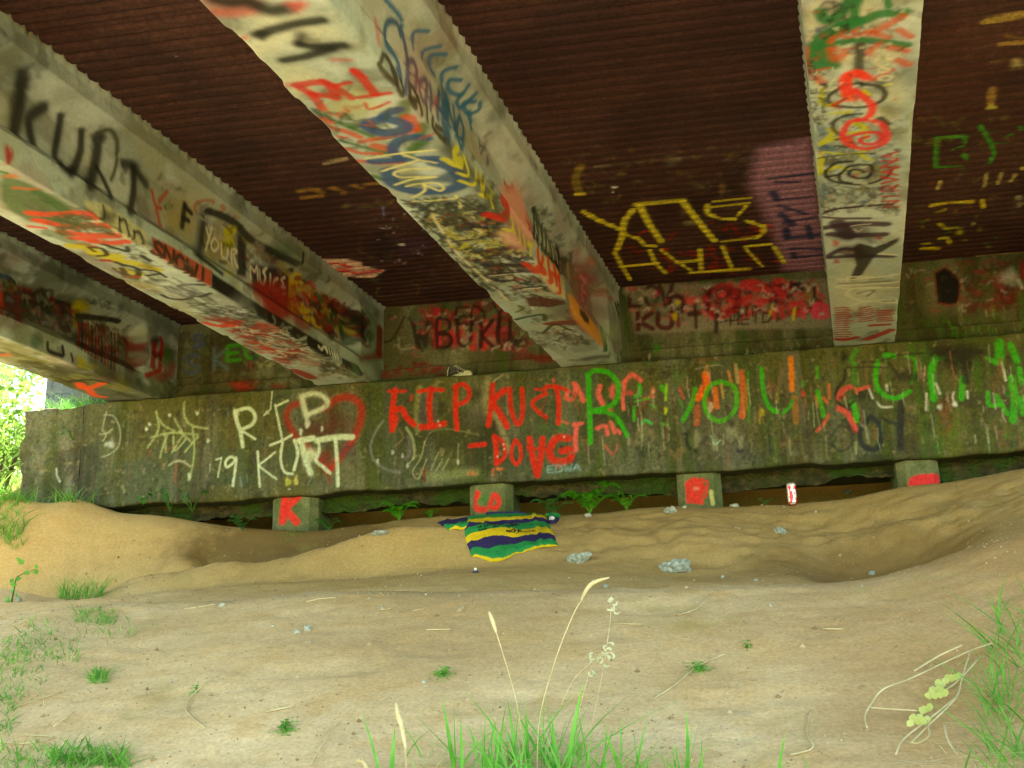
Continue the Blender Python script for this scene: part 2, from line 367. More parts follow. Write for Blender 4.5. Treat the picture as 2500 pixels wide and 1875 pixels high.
# ------------------------------------------------------------------ graffiti, surface by surface
S_deck = PlaneZ(ZS, -4.7, 2.65, 3.1, 8.66, .011, 1)
S_cap = PlaneY(Y0, -5.55, 2.9, ZB-.03, ZT+.02, .0065, 2)
S_wall = PlaneY(YW, -5.0, 2.9, ZT-.06, ZS+.03, .009, 3)
S_A = Girder('A', 3.3, 4); S_B = Girder('B', 3.0, 5); S_C = Girder('C', 4.0, 6); S_D = Girder('D', 6.0, 7)
_lin0 = lin
GAIN = 1.0
def lin(c): return tuple(min(.86, v*GAIN) for v in _lin0(c))
BK = (26, 26, 22)
class V:
    """readings taken in an enlarged view of the photograph: ox, oy = its corner, k = its enlargement"""
    def __init__(s, surf, ox, oy, k, side='b'): s.s, s.ox, s.oy, s.k, s.side = surf, ox, oy, k, side
    def q(s, pts): return [(s.ox+x/s.k, s.oy+y/s.k) for x, y in pts]
    def _(s): s.s.side = s.side
    def p(s, pts, col, w, sm=True, **k): s._(); P(s.s, s.q(pts), col, w/s.k, sm, **k); return s
    def t(s, text, o, adv, up, col, w, **k):
        s._(); T(s.s, text, s.q([o])[0], (adv[0]/s.k, adv[1]/s.k), (up[0]/s.k, up[1]/s.k), col, w/s.k, **k); return s
    def b(s, c, rx, ry, col, **k): s._(); blob(s.s, s.q([c])[0], rx/s.k, ry/s.k, col, **k); return s
    def g(s, pts, col, edge=6, **k): s._(); PG(s.s, s.q(pts), col, edge=edge/s.k, **k); return s
    def x(s, quad, n, cols, size, w, **k): s._(); tangle(s.s, s.q(quad), n, cols, size/s.k, w/s.k, **k); return s
def wash(S, col, su, sv, thr, op, seed, u0=None, u1=None, v0=None, v1=None, fade=.2):
    """weather stains: stretched noise patches over a surface"""
    n = fbm(S.uu*su, S.vv*sv, seed, 4); a = sstep(thr, thr+.12, n)*op
    if u0 is not None: a = a*sstep(u0, u0+fade, S.uu)*(1-sstep(u1-fade, u1, S.uu))
    if v0 is not None: a = a*sstep(v0, v0+.1, S.vv)*(1-sstep(v1-.1, v1, S.vv))
    S.over((slice(None), slice(None)), a, lin(col))
def streaks(S, n, cols, u, v, L, w=(.004, .02), op=.45):
    for _ in range(n):
        x = RNG.uniform(*u); y = RNG.uniform(*v); l = RNG.uniform(*L)
        S.stroke([(x, y), (x+RNG.uniform(-.006, .006), y-l*.5), (x+RNG.uniform(-.01, .01), y-l)], lin(cols[RNG.randint(len(cols))]), RNG.uniform(*w), .8, op*RNG.uniform(.4, 1), .3)

def dirty(S, sd):
    """painted-over patches in faded tints, grime and thin old tags all round a girder"""
    for k, (c, su, sv, th, op) in enumerate((((146,162,164), 1.6, 2.6, .50, .45), ((152,152,116), 1.3, 3.0, .58, .45), ((140,112,112), 2.0, 3.2, .61, .4), ((96,108,112), 1.8, 2.4, .60, .45), ((74,78,66), 2.6, 3.5, .62, .4), ((196,212,216), 1.5, 2.6, .56, .6), ((60,58,44), 7, 9, .66, .5))):
        wash(S, c, su, sv, th, op, sd+k)
# ---- cap beam
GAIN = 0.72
S = S_cap
wash(S, (104, 104, 66), .7, .9, .47, .5, 40)
wash(S, (96, 92, 42), 1.1, 1.8, .5, .7, 41); wash(S, (72, 84, 30), 6, .8, .52, .75, 42); wash(S, (70, 58, 36), 8, 1.0, .56, .45, 43)
wash(S, (122, 124, 104), 7, 1.4, .57, .45, 44); wash(S, (84, 86, 78), 2.5, 2.5, .56, .55, 45, 0, 3, ZB, ZB+.5); wash(S, (44, 44, 26), 1.3, 1.6, .55, .55, 46)
wash(S, (62, 100, 22), 12, 1.0, .6, .7, 47, 1.0, 3.2); wash(S, (118, 88, 40), 1.5, 9, .57, .6, 48, -5.6, 3.2, ZT-.12, ZT+.1)
wash(S, (150, 140, 105), 24, 22, .66, .55, 49); wash(S, (40, 38, 26), 20, 18, .66, .5, 50)
streaks(S, 620, [(60,62,30), (120,118,85), (95,90,50), (52,70,24), (100,70,45), (70,60,65)], (-5, 2.8), (ZB+.2, ZT-.03), (.08, .5))
GAIN = .8
W = (200, 214, 186)
v = V(S, 0, 850, 2.765)      # left end
for l in ([(700,450),(770,462),(812,560),(800,660),(740,715),(680,735)], [(720,430),(700,500),(690,560)], [(760,545),(720,575),(670,580)], [(700,560),(716,590),(690,630)]): v.p(l, (150,158,130), 8, op=.8)
v.b((738,650), 32, 22, (175,185,170), brk=.2).p([(365,810),(370,850),(388,895)], (170,180,165), 12)
for l in ([(1055,430),(1072,540),(1030,620),(995,670)], [(1065,470),(1110,525),(1180,560)], [(1180,480),(1235,575)], [(1245,365),(1245,450),(1290,520),(1405,545)], [(1020,602),(1160,572),(1335,585)],
          [(1300,520),(1312,700),(1282,880)], [(1130,590),(1100,660),(1082,740)], [(1170,600),(1182,690),(1255,615)], [(1240,580),(1160,705)], [(1335,600),(1250,700)], [(1110,560),(1120,700)], [(1210,560),(1300,640)]):
    v.p(l, (158,172,120), 12, soft=.6, op=.8)
for c in ((1010,515), (988,546), (1145,452), (1332,440), (1405,625)): v.b(c, 11, 13, W, brk=.1)
v.p([(1012,690),(1005,730)], (130,80,55), 10).p([(1195,770),(1180,900)], (135,85,60), 14, op=.6).p([(1110,700),(1200,640)], (130,80,60), 12, op=.6)
v.p([(1140,792),(1190,764),(1240,768),(1285,800)], (160,165,140), 14, op=.8).b((1278,868), 12, 24, W, op=.7)
v = V(S, 400, 880, 3.687)    # R I P / KURT in white, red heart
v.p([(1250,380),(1150,410),(1105,500),(1140,600),(1210,710),(1330,820),(1480,980)], (150,42,30), 52, soft=.6, op=.85, brk=.3)
v.p([(1450,430),(1560,350),(1690,335),(1775,420),(1765,560),(1710,700),(1610,840),(1490,990)], (165,42,28), 58, soft=.6, op=.88, brk=.3)
v.b((1560,560), 130, 130, (90,34,22), op=.65, soft=.9).b((1380,620), 150, 70, (95,32,24), op=.6, soft=.9).b((1450,880), 60, 80, (130,50,40), op=.6).b((1640,820), 80, 70, (72,62,66), op=.5)
v.p([(640,455),(660,560),(690,640),(712,775)], W, 30).p([(640,458),(760,430),(822,500),(790,580),(690,625)], W, 28).p([(700,632),(760,668),(825,708)], W, 16)
v.b((650,480), 24, 30, W).p([(975,280),(962,440),(900,495)], W, 11, False, op=.8).b((930,470), 18, 18, W, op=.6)
v.p([(1002,400),(1030,540),(1062,700)], W, 18).p([(1010,412),(1115,362)], W, 20, brk=.35).p([(958,762),(1060,722),(1150,672)], W, 20)
v.p([(1245,330),(1262,420),(1285,500)], (200,208,188), 42, soft=.6).p([(1240,330),(1340,298),(1440,328),(1475,390),(1410,440),(1300,485)], (195,202,182), 38, soft=.6)
for c, a, b in (((1292,560), 22, 50), ((1424,615), 12, 26), ((1232,640), 16, 34)): v.b(c, a, b, (205,210,200), brk=.1)
v.p([(845,820),(852,960),(866,1135)], W, 18).p([(1000,825),(925,890),(862,945),(935,1010),(1015,1068)], W, 17)
v.p([(1068,740),(1050,880),(1085,1000),(1160,1022)], W, 22).p([(1175,720),(1205,840),(1172,985)], W, 26)
v.p([(1235,725),(1270,880),(1322,1015)], W, 44, soft=.5).p([(1215,722),(1345,700)], W, 44).b((1325,850), 62, 62, W, brk=.1).p([(1390,720),(1400,820),(1370,900),(1430,955),(1495,1015)], W, 26)
v.p([(1380,722),(1540,692),(1695,690)], W, 46, brk=.05).p([(1545,700),(1560,900),(1568,1125)], W, 30)
v.p([(470,895),(520,880)], W, 12).p([(522,872),(505,960),(488,1050)], W, 13, op=.8).p([(648,885),(600,868),(558,915),(572,962),(640,905),(652,880),(640,1000),(622,1130)], W, 22)
v.p([(420,930),(415,1000)], W, 7, op=.6).p([(580,410),(575,550)], (90,140,130), 8, op=.5).p([(690,1050),(700,1130)], (100,150,150), 16, op=.4).p([(745,1030),(750,1090)], (100,150,150), 12, op=.4)
v.b((1120,1095), 26, 34, (190,190,90), op=.8).b((1192,1080), 20, 44, (200,190,110), op=.8).b((1130,1160), 12, 8, (210,210,210)).p([(1340,1030),(1300,1120)], (110,140,140), 9, op=.6).p([(1480,1030),(1500,1110)], (140,50,40), 18, op=.7)
v = V(S, 900, 860, 3.687)    # RIP KURT - DOUG in red
RD = (214, 38, 26)
v.x([(60,300),(2100,200),(2100,1000),(60,1080)], 34, [(110,104,80),(80,70,76),(60,52,30),(70,96,40),(96,92,60)], 120, 26, op=.4, aniso=.5, soft=.8, brk=.42)
v.p([(460,320),(440,440),(430,560),(440,700)], (150,146,100), 44, op=.6, soft=.8).p([(500,400),(480,600)], (86,72,84), 60, op=.6, soft=.9).p([(590,350),(600,600)], (80,70,80), 40, op=.5, soft=.9)
v.p([(1075,240),(1050,420),(1060,520),(1150,580),(1200,700),(1255,880)], (156,146,112), 52, op=.65, soft=.8, brk=.4).p([(1205,205),(1120,265)], (160,160,130), 14, op=.7).p([(1240,380),(1250,560)], (150,140,120), 20, op=.6)
v.b((980,560), 80, 100, (100,92,84), op=.5, soft=.9).b((660,500), 40, 60, (40,40,22), op=.6).b((960,380), 60, 70, (38,34,22), op=.6).b((1130,700), 20, 80, (50,26,24), op=.7).b((1200,430), 60, 80, (48,34,20), op=.5)
v.b((1740,660), 36, 60, (60,110,50), op=.7).b((1580,670), 40, 40, (70,110,50), op=.5).b((1750,500), 40, 150, (110,108,80), op=.45)
v.p([(130,620),(62,720),(18,850),(48,968),(150,1050),(275,1082)], (122,124,120), 20, op=.75, soft=.6).p([(340,680),(395,780),(412,880),(400,960)], (158,162,120), 20, op=.75).p([(268,690),(310,770),(240,840)], (140,120,90), 12, op=.7)
v.p([(360,760),(380,860),(340,960)], (120,112,120), 34, op=.5).p([(500,820),(560,720),(700,690),(980,740)], (130,130,90), 10, op=.6).p([(505,800),(470,950),(395,1075),(450,1135),(520,960)], (165,165,125), 10, op=.8)
for a, b in (((665,960),(590,1095)), ((630,900),(560,1060)), ((720,960),(665,1060)), ((430,930),(340,1020)), ((810,820),(800,1000))): v.p([a, b], (165,170,130), 9, op=.7)
for c in ((215,900), (305,930), (350,1020), (805,990), (80,980)): v.b(c, 12, 24, (180,190,180), brk=.1, op=.8)
v.p([(560,1120),(760,1105),(960,1080)], (150,160,108), 70, op=.45, soft=.9).p([(500,1060),(505,1150)], (130,50,40), 26, op=.7).b((930,1090), 50, 22, (200,110,70), op=.6).b((1180,1050), 40, 16, (220,120,70), op=.7).b((1120,1080), 14, 44, (200,100,60), op=.6)
v.p([(238,340),(215,520),(212,700)], RD, 44, brk=.15).p([(180,352),(330,350)], RD, 26, op=.8).p([(220,520),(300,512),(340,585),(410,650)], RD, 46, brk=.1).p([(390,390),(380,430)], RD, 24, op=.5).b((225,600), 40, 90, RD, op=.8)
v.p([(450,352),(560,335),(672,340)], RD, 32, brk=.3).p([(562,330),(545,480),(560,660)], RD, 44, brk=.15).p([(470,672),(560,668),(680,642)], RD, 46, brk=.15)
v.p([(790,300),(780,480),(795,690)], RD, 40, brk=.22).p([(770,315),(850,288),(905,350),(885,430),(800,475)], RD, 36, brk=.22)
v.p([(1118,290),(1100,480),(1078,655)], RD, 42, brk=.2).p([(1225,340),(1120,440),(1175,540),(1245,665)], RD, 50, brk=.1).p([(1270,330),(1280,500),(1330,640),(1372,620),(1388,480),(1380,330)], RD, 38, brk=.25)
v.p([(1500,330),(1590,342)], RD, 24, op=.8).p([(1600,370),(1480,445),(1510,520),(1600,585)], RD, 34, op=.85, brk=.3).p([(1590,312),(1690,308),(1790,345)], RD, 34, brk=.2).p([(1690,320),(1712,450),(1708,640)], RD, 38, brk=.2).p([(1600,420),(1560,520),(1600,640)], (150,50,40), 16, op=.6)
v.p([(915,842),(1045,828)], RD, 38, brk=.2).p([(1132,758),(1150,870),(1152,1000)], RD, 42, brk=.1).p([(1130,768),(1190,788),(1228,880),(1212,955),(1150,1005)], RD, 32, brk=.1)
v.p([(1322,790),(1288,870),(1290,950),(1332,1012),(1372,940),(1362,840),(1322,790)], RD, 30).p([(1450,780),(1478,950),(1518,1105)], RD, 50, brk=.05).p([(1565,780),(1548,960),(1520,1105)], RD, 50, brk=.05).p([(1428,860),(1600,880)], RD, 22, op=.8)
v.p([(1800,775),(1700,772),(1640,850),(1640,940),(1710,985),(1810,962),(1825,880),(1740,890)], RD, 58, brk=.03).p([(1640,980),(1720,1030)], RD, 30).b((1735,850), 24, 16, (70,40,50), op=.8)
for c in ((625,620), (640,660), (1215,830), (1220,870), (1160,940), (1760,760)): v.b(c, 8, 10, (225,200,190), brk=.1)
v.b((1760,1060), 210, 60, (100,112,90), op=.5, soft=.9).t('EDWA', (1605,1085), (78,-6), (0,-60), (130,170,180), 12, op=.75)
PK = (226, 98, 92)
v.p([(1800,360),(1770,410),(1840,420),(1862,300)], PK, 34, brk=.15).p([(1862,285),(1900,360),(1930,440)], PK, 34, brk=.15).b((1665,255), 14, 22, PK, op=.7).p([(1840,665),(1925,640)], PK, 22).p([(1880,660),(1862,760),(1868,880)], PK, 34, brk=.3).p([(1740,620),(1790,640)], PK, 20, op=.7)
v = V(S, 1400, 820, 3.687)   # green word, pink and orange letters
v.x([(0,250),(2212,120),(2212,1050),(0,1150)], 46, [(60,110,40),(130,70,54),(120,118,96),(60,56,40),(150,120,80),(44,46,34)], 130, 30, op=.42, aniso=.5, soft=.8, brk=.42)
v.b((1320,880), 240, 200, (112,104,88), op=.5, soft=.9).b((640,880), 70, 110, (112,112,86), op=.5, soft=.9).b((300,920), 110, 120, (118,112,80), op=.4, soft=.9).x([(560,800),(2200,760),(2200,1100),(560,1120)], 132, [(60,62,44),(84,84,70),(40,44,34),(70,80,40)], 60, 14, op=.5, aniso=.5)
v.p([(0,430),(40,480),(95,580)], PK, 36, brk=.15).p([(240,455),(225,520),(262,610)], PK, 40, brk=.2).b((350,500), 26, 66, PK, brk=.15).b((328,665), 22, 28, PK)
v.p([(458,420),(528,348),(604,402)], PK, 36, brk=.1).p([(470,400),(445,560),(452,660)], PK, 30, brk=.15).b((505,515), 36, 24, (205,80,80)).b((715,495), 20, 30, (226,130,110)).b((706,545), 30, 18, PK).p([(955,470),(992,565)], (190,80,70), 22, op=.7).b((640,570), 30, 30, (180,100,80), op=.6)
v.p([(0,792),(75,790)], PK, 24).p([(32,800),(20,900),(15,980)], PK, 36, brk=.2).p([(215,832),(290,812),(305,885)], PK, 34, brk=.25).p([(335,780),(372,868)], PK, 34, brk=.2).p([(395,845),(420,880)], PK, 22).p([(280,985),(345,1065)], (190,90,85), 22, op=.7).p([(400,980),(370,1060)], (190,90,85), 14, op=.6)
OG = (244, 104, 38)
v.p([(1190,350),(1192,440),(1120,560)], OG, 58, brk=.1).p([(1200,270),(1180,350)], (190,120,60), 26, op=.6).p([(1395,320),(1425,440)], (210,130,60), 24, op=.7).p([(1505,330),(1535,540),(1520,720)], (206,98,48), 52, op=.85, brk=.25).p([(1460,260),(1480,420)], (170,160,120), 26, op=.7)
v.p([(1275,480),(1290,640)], (214,110,50), 42, op=.85, brk=.25).p([(1330,440),(1350,560)], (190,150,90), 20, op=.7).p([(1118,640),(1112,790)], (190,96,62), 46, op=.7, brk=.35).b((1235,640), 26, 50, (210,170,140), op=.8).b((1215,575), 18, 20, (200,50,50)).p([(1100,300),(1270,262),(1340,268)], (160,160,130), 9, op=.7)
v.p([(1955,205),(1962,330),(1965,480)], (222,122,44), 44, brk=.2).p([(1992,560),(2005,770)], (170,108,44), 46, op=.75, brk=.35).p([(1840,480),(1830,600)], (170,140,80), 30, op=.5).p([(1770,430),(1780,560)], (140,80,50), 24, op=.5)
GR = (44, 168, 36)
v.p([(135,350),(142,600),(150,800),(152,965)], GR, 42, brk=.05).p([(128,345),(200,312),(320,332),(392,420),(402,530),(350,622),(190,672)], GR, 38, brk=.08).p([(180,682),(320,692),(410,765),(488,905)], GR, 34, brk=.08)
v.p([(590,440),(600,520),(560,545)], GR, 34, brk=.2).p([(548,640),(545,760)], GR, 26, op=.8, brk=.3).p([(560,590),(690,560)], GR, 18, op=.8).p([(620,790),(650,760),(705,790)], (60,180,90), 26, op=.85, brk=.2).p([(790,455),(830,510)], GR, 30, brk=.2).p([(840,440),(828,580)], (140,190,50), 20, brk=.2).p([(700,620),(740,650)], GR, 22, op=.6).p([(790,790),(850,800)], GR, 22, op=.6)
v.p([(1095,480),(1060,620),(985,760)], GR, 36, op=.85, brk=.2).p([(960,580),(985,640)], GR, 22, op=.5)
v.p([(1320,410),(1220,460),(1180,600),(1222,722),(1330,768),(1440,690),(1472,560),(1440,455),(1320,410)], (70,164,38), 36, brk=.12).p([(1568,320),(1580,780)], (70,140,40), 22, op=.65, brk=.3)
v.p([(1692,290),(1710,500),(1762,640),(1830,685)], GR, 32, brk=.15).b((1815,675), 36, 24, GR).p([(1970,580),(1945,640),(1885,695)], GR, 26, brk=.2).b((2065,430), 22, 34, (60,140,50), op=.8).b((2065,520), 18, 26, (210,50,40))
v.b((830,672), 16, 32, (190,200,50)).b((1692,690), 22, 40, (180,180,50)).p([(1675,740),(1678,790)], (150,150,50), 12)
v.p([(1022,880),(1030,990),(1110,1042)], (34,38,34), 26, op=.8).b((1500,1030), 36, 24, (34,40,44), op=.8).p([(1770,800),(1775,1060)], (48,54,44), 34, op=.6).p([(1380,640),(1420,800)], (60,50,34), 34, op=.6)
for c, a, b in (((1110,920), 30, 80), ((1270,960), 30, 80), ((1420,880), 50, 60), ((1505,960), 26, 60), ((1350,940), 12, 60), ((615,960), 10, 60), ((680,990), 10, 40), ((500,950), 12, 50)): v.b(c, a, b, (150,150,122), op=.6, brk=.35)
v.p([(1240,900),(1270,980),(1320,940)], (150,190,170), 14, op=.8).x([(680,270),(1010,265),(1010,390),(680,395)], 74, [(40,30,20),(70,30,24)], 12, 4, op=.7)
v = V(S, 1900, 820, 3.687)   # right end
v.x([(1200,150),(2212,60),(2212,1000),(1200,1050)], 40, [(50,130,40),(130,70,54),(50,100,34),(60,56,40),(40,44,34),(120,110,90)], 120, 30, op=.45, aniso=.5, soft=.8, brk=.42)
v.b((1570,900), 130, 170, (96,108, 24), op=.6, soft=.9).b((1520,700), 60, 160, (120,60,34), op=.5, soft=.9).b((350,650), 200, 200, (74,70,44), op=.4, soft=.9).x([(500,650),(2200,500),(2200,1000),(500,1020)], 154, [(56,58,50),(80,74,60),(100,60,50),(44,50,30),(90,100,40)], 50, 14, op=.45, aniso=.5)
v.p([(455,440),(460,560)], (200,110,60), 26, op=.7, brk=.3).p([(340,540),(370,640)], (190,120,60), 26, op=.6)
v.p([(348,280),(355,380)], GR, 26, op=.55, brk=.35).p([(355,500),(385,620),(405,720)], GR, 34, op=.85, brk=.2).p([(700,130),(660,220),(690,260)], (60,140,40), 40, op=.75, brk=.3).p([(680,310),(690,430)], (60,130,40), 40, op=.7, brk=.3).p([(670,600),(700,680),(700,760)], GR, 46, brk=.1)
v.p([(1040,180),(960,175)], GR, 44, brk=.2).p([(900,230),(878,330),(885,450),(950,530),(1060,562),(1180,500)], GR, 38, brk=.1).p([(1200,420),(1238,300),(1225,210),(1140,185)], GR, 26, op=.6, brk=.35)
v.p([(1415,200),(1375,330),(1395,500),(1400,570)], GR, 50, brk=.12).p([(1420,220),(1520,190),(1600,220)], GR, 26, op=.7).p([(1660,380),(1650,560)], GR, 46, op=.85, brk=.15)
for l, w_ in (([(1990,60),(1990,230)], 70), ([(2090,80),(2150,230)], 50), ([(1880,200),(1960,240)], 40), ([(2100,380),(2130,560),(2110,760)], 56), ([(1885,510),(1900,620),(1990,620)], 36), ([(1960,540),(2060,700)], 36), ([(2170,290),(2190,420)], 40), ([(2180,560),(2200,700)], 40)): v.p(l, GR, w_, op=.8, brk=.35)
v.b((1600,170), 210, 100, (36,32,20), op=.9, brk=.1).p([(1700,260),(1690,400)], (36,32,22), 70, op=.8).b((1160,360), 110, 66, (40,34,22), op=.75).b((590,190), 34, 46, (36,34,24), op=.85).p([(740,240),(900,230),(1100,170),(1300,160)], (40,34,20), 14, op=.7).p([(1000,250),(1060,330)], (40,34,22), 30, op=.7)
v.p([(615,290),(800,280),(1000,290)], (40,34,24), 12, op=.8).p([(600,310),(590,400),(530,480),(525,580),(600,640),(680,590)], (34,34,22), 24, op=.85).b((760,520), 90, 50, (34,32,22), op=.8)
v.p([(545,560),(580,490),(650,462)], (196,74,68), 44, brk=.1).p([(610,540),(560,560)], (120,50,40), 30).p([(720,485),(815,458)], (206,82,74), 30).p([(690,470),(710,520)], (200,110,60), 18)
v.p([(545,655),(630,710),(692,850)], (216,84,78), 46, brk=.05).p([(455,715),(410,790),(350,855)], (196,80,66), 26, brk=.15).p([(410,560),(440,600)], (206,84,64), 24)
v.p([(830,735),(742,850),(760,985),(880,1020),(932,900),(900,780),(830,735)], (36,42,48), 44, op=.9).p([(1110,600),(1100,800),(1100,1010)], (36,40,42), 54, op=.85).p([(480,900),(560,810),(650,860),(660,980),(560,1040),(480,980)], (50,54,50), 22, op=.7).p([(940,740),(1010,780),(1110,790)], (40,44,46), 30, op=.8).p([(600,760),(690,880)], (44,44,40), 34, op=.7)
v.p([(750,800),(800,860),(810,960)], (130,130,110), 26, op=.6).p([(700,960),(700,1060)], (150,160,120), 22, op=.7)
for l in ([(890,600),(930,640),(1025,640)], [(1580,510),(1570,560),(1600,625)], [(1420,430),(1455,520)], [(2010,240),(2030,320),(2048,400)], [(1335,520),(1330,670)], [(820,480),(850,560)], [(1700,500),(1705,560)], [(975,445),(980,490)]): v.p(l, (200,205,190), 18, op=.8, brk=.3)
v.b((1455,640), 22, 26, (205,210,200)).b((1590,615), 24, 22, (215,215,210)).b((2000,280), 30, 90, (150,90,70), op=.5)
streaks(S, 380, [(190,190,165), (60,120,34), (60,52,36), (160,90,70), (96,98,70)], (-1, 2.8), (ZB+.12, ZT-.05), (.03, .22), (.004, .011), .6)

# ---- back wall behind the girder ends
GAIN = 1.0
S = S_wall
wash(S, (70, 70, 34), 2, 2, .48, .7, 61); wash(S, (46, 50, 18), 7, 1.2, .52, .7, 62); wash(S, (90, 84, 60), 9, 1.5, .6, .5, 63); wash(S, (52, 30, 20), 2.5, 1.5, .55, .6, 64, v0=ZT-.1, v1=ZSTEP); wash(S, (48, 84, 26), 10, 1.4, .6, .6, 65)
v = V(S, 800, 400, 2.765)
v.x([(640,960),(1340,950),(1340,1250),(700,1250)], 110, [(170,40,50),(190,60,80),(120,30,34),(96,92,60),(90,36,30)], 60, 30, op=.7)
v.b((1000,1190), 130, 50, (150,120,110), op=.6).b((870,1130), 60, 60, (150,120,100), op=.6)
for l in ([(740,990),(745,1230)], [(830,1140),(870,1200),(890,1140)], [(980,1150),(980,1240)], [(1060,1060),(1055,1240)]): v.p(l, (180,40,50), 40, brk=.3)
v.t('BU', (740,1240), (130,-4), (0,-190), (44,20,20), 22).t('KU', (1030,1240), (115,-4), (0,-180), (48,18,18), 24).t('W', (590,1240), (110,0), (-10,-170), (44,40,30), 24).p([(550,1040),(600,1150),(640,1260)], (50,44,30), 18)
v.t('ED', (860,1080), (110,0), (0,-110), (40,18,18), 16).t('Y', (1120,1100), (100,0), (0,-160), (40,18,20), 18).p([(482,1180),(490,1250),(580,1240)], (140,140,120), 14).p([(360,1210),(440,1180),(520,1030)], (56,40,26), 14)
v.b((1290,1210), 60, 50, (36,34,34), op=.8).b((1060,940), 20, 14, (150,140,130)).b((1480,1320), 120, 40, (120,30,28), op=.8, brk=.35).b((1330,1300), 80, 36, (110,30,28), op=.7, brk=.35)
v.x([(380,1340),(800,1330),(800,1440),(380,1450)], 52, [(120,34,40),(96,30,30)], 20, 16, op=.7)
v = V(S, 1300, 300, 2.765)
v.g([(620,1105),(1100,1085),(2010,1050),(2030,1385),(1400,1395),(700,1425)], (128,122,110), edge=16, op=.8, brk=.34)
v.x([(640,1100),(1980,1060),(2000,1300),(700,1330)], 66, [(96,90,60),(70,64,50),(140,90,80)], 60, 24, op=.5)
v.x([(1180,1100),(1960,1070),(1960,1300),(1180,1310)], 101, [(180,40,48),(200,56,70),(130,26,34),(60,20,26)], 50, 26, op=.8)
v.p([(1280,1100),(1190,1150),(1170,1230),(1250,1300),(1370,1250),(1385,1160),(1290,1100)], (140,26,34), 44, brk=.1).p([(1200,1120),(1180,1260)], (60,20,26), 20).p([(1420,1090),(1500,1080),(1590,1140)], (190,44,54), 44).p([(1650,1080),(1680,1150)], (190,40,50), 60)
v.t('LOV', (650,1240), (105,-6), (0,-135), (60,26,26), 26).p([(935,1230),(930,1180),(980,1170),(1020,1200),(1010,1260),(950,1270)], (60,16,20), 34).b((978,1212), 20, 18, (190,180,50)).b((650,1130), 34, 30, (140,136,118)).b((770,1150), 20, 24, (150,140,120))
v.t('KU', (705,1395), (135,-6), (0,-110), (72,16,22), 30).p([(950,1290),(975,1300),(985,1370)], (110,24,30), 22).p([(1060,1290),(1130,1280)], (60,20,24), 34).p([(1095,1200),(1105,1380)], (60,20,24), 20).p([(1245,1270),(1240,1410)], (40,36,40), 26).b((960,1305), 18, 28, (190,180,40)).b((830,1220), 40, 60, (60,90,70), op=.6)
v.t('YOU', (1150,1190), (90,0), (0,-70), (24,20,20), 8).t('RIP', (1360,1310), (62,-2), (0,-64), (16,16,16), 10).t('-HEIDI', (1262,1372), (72,-6), (4,-62), (14,14,14), 10)
v.x([(1620,1090),(1900,1080),(1900,1190),(1620,1200)], 16, [(50,20,28),(30,20,24)], 46, 20, op=.85).p([(1770,1250),(1760,1330)], (190,180,50), 14).p([(1620,1230),(1600,1300)], (170,170,60), 14).t('HB', (1830,1310), (95,0), (0,-80), (206,60,96), 24).b((1870,1160), 40, 50, (130,120,70), op=.7).p([(1900,1110),(1905,1200)], (34,30,30), 18).b((1070,1200), 44, 26, (205,60,70))
v.b((840,1525), 26, 40, (50,120,30), op=.9).x([(640,1460),(2000,1430),(2010,1510),(640,1560)], 88, [(44,40,22),(60,56,30),(60,100,40)], 20, 8, op=.7)
streaks(S, 70, [(170,170,150), (60,110,40), (120,110,80)], (-.5, 1.0), (ZT+.06, ZSTEP-.03), (.01, .05), (.004, .01), .9)
v = V(S, 1800, 500, 3.16)
v.b((1620,640), 150, 190, (120,116,90), op=.6, soft=.7).g([(1515,520),(1600,478),(1690,530),(1732,600),(1712,770),(1640,785),(1540,765)], (120,34,28), edge=16)
v.g([(1530,530),(1600,490),(1680,540),(1718,600),(1700,750),(1640,768),(1550,750)], (16,15,14), edge=10, brk=.05)
v.x([(1760,460),(2210,430),(2210,780),(1760,820)], 132, [(80,34,26),(120,40,40),(60,50,26),(70,80,34)], 60, 22, op=.65).b((2100,560), 70, 60, (165,165,158), brk=.35).p([(2170,580),(2200,640)], (170,165,160), 20).p([(2190,450),(2200,560)], (120,30,36), 30)
v.p([(2080,650),(2035,690),(2060,750),(2110,750),(2125,690),(2080,650)], (90,26,20), 26).b((1350,490), 24, 40, (70,120,50), op=.7).p([(1400,470),(1420,720)], (80,80,34), 50, op=.5).p([(1340,480),(1330,760)], (60,44,24), 60, op=.5)
v.x([(1280,900),(2210,830),(2210,1000),(1280,1040)], 88, [(50,100,24),(60,52,24),(70,80,30)], 30, 14, op=.6)
streaks(S, 50, [(70,150,40), (150,150,110)], (1.9, 2.8), (ZT+.1, ZS-.2), (.03, .15), (.004, .012), .7)
v = V(S, 0, 500, 2.765)
v.x([(1160,880),(1900,880),(1950,1120),(1160,1150)], 88, [(50,46,24),(64,50,28),(40,36,20)], 60, 20, op=.5).t('S', (1240,1140), (130,0), (0,-130), (64,84,104), 18, soft=.7).t('S', (1290,960), (110,0), (0,-80), (60,76,110), 18, soft=.7).t('K', (1440,1110), (120,0), (0,-140), (74,96,100), 18, soft=.7)
v.t('EU', (1530,1050), (120,-10), (0,-95), (44,130,28), 20, soft=.6).b((1720,1030), 24, 24, (22,26,40)).x([(1740,1060),(1880,1050),(1880,1090),(1740,1100)], 9, [(150,150,110)], 18, 6, op=.8).p([(1690,1060),(1695,1110)], (150,40,50), 10).b((1660,1225), 90, 46, (150,40,28), op=.85, brk=.35).b((1900,1240), 60, 20, (130,34,30), op=.7)
v.x([(1200,1170),(2150,1120),(2150,1210),(1200,1260)], 66, [(60,54,22),(50,30,20),(70,60,30)], 40, 12, op=.5)

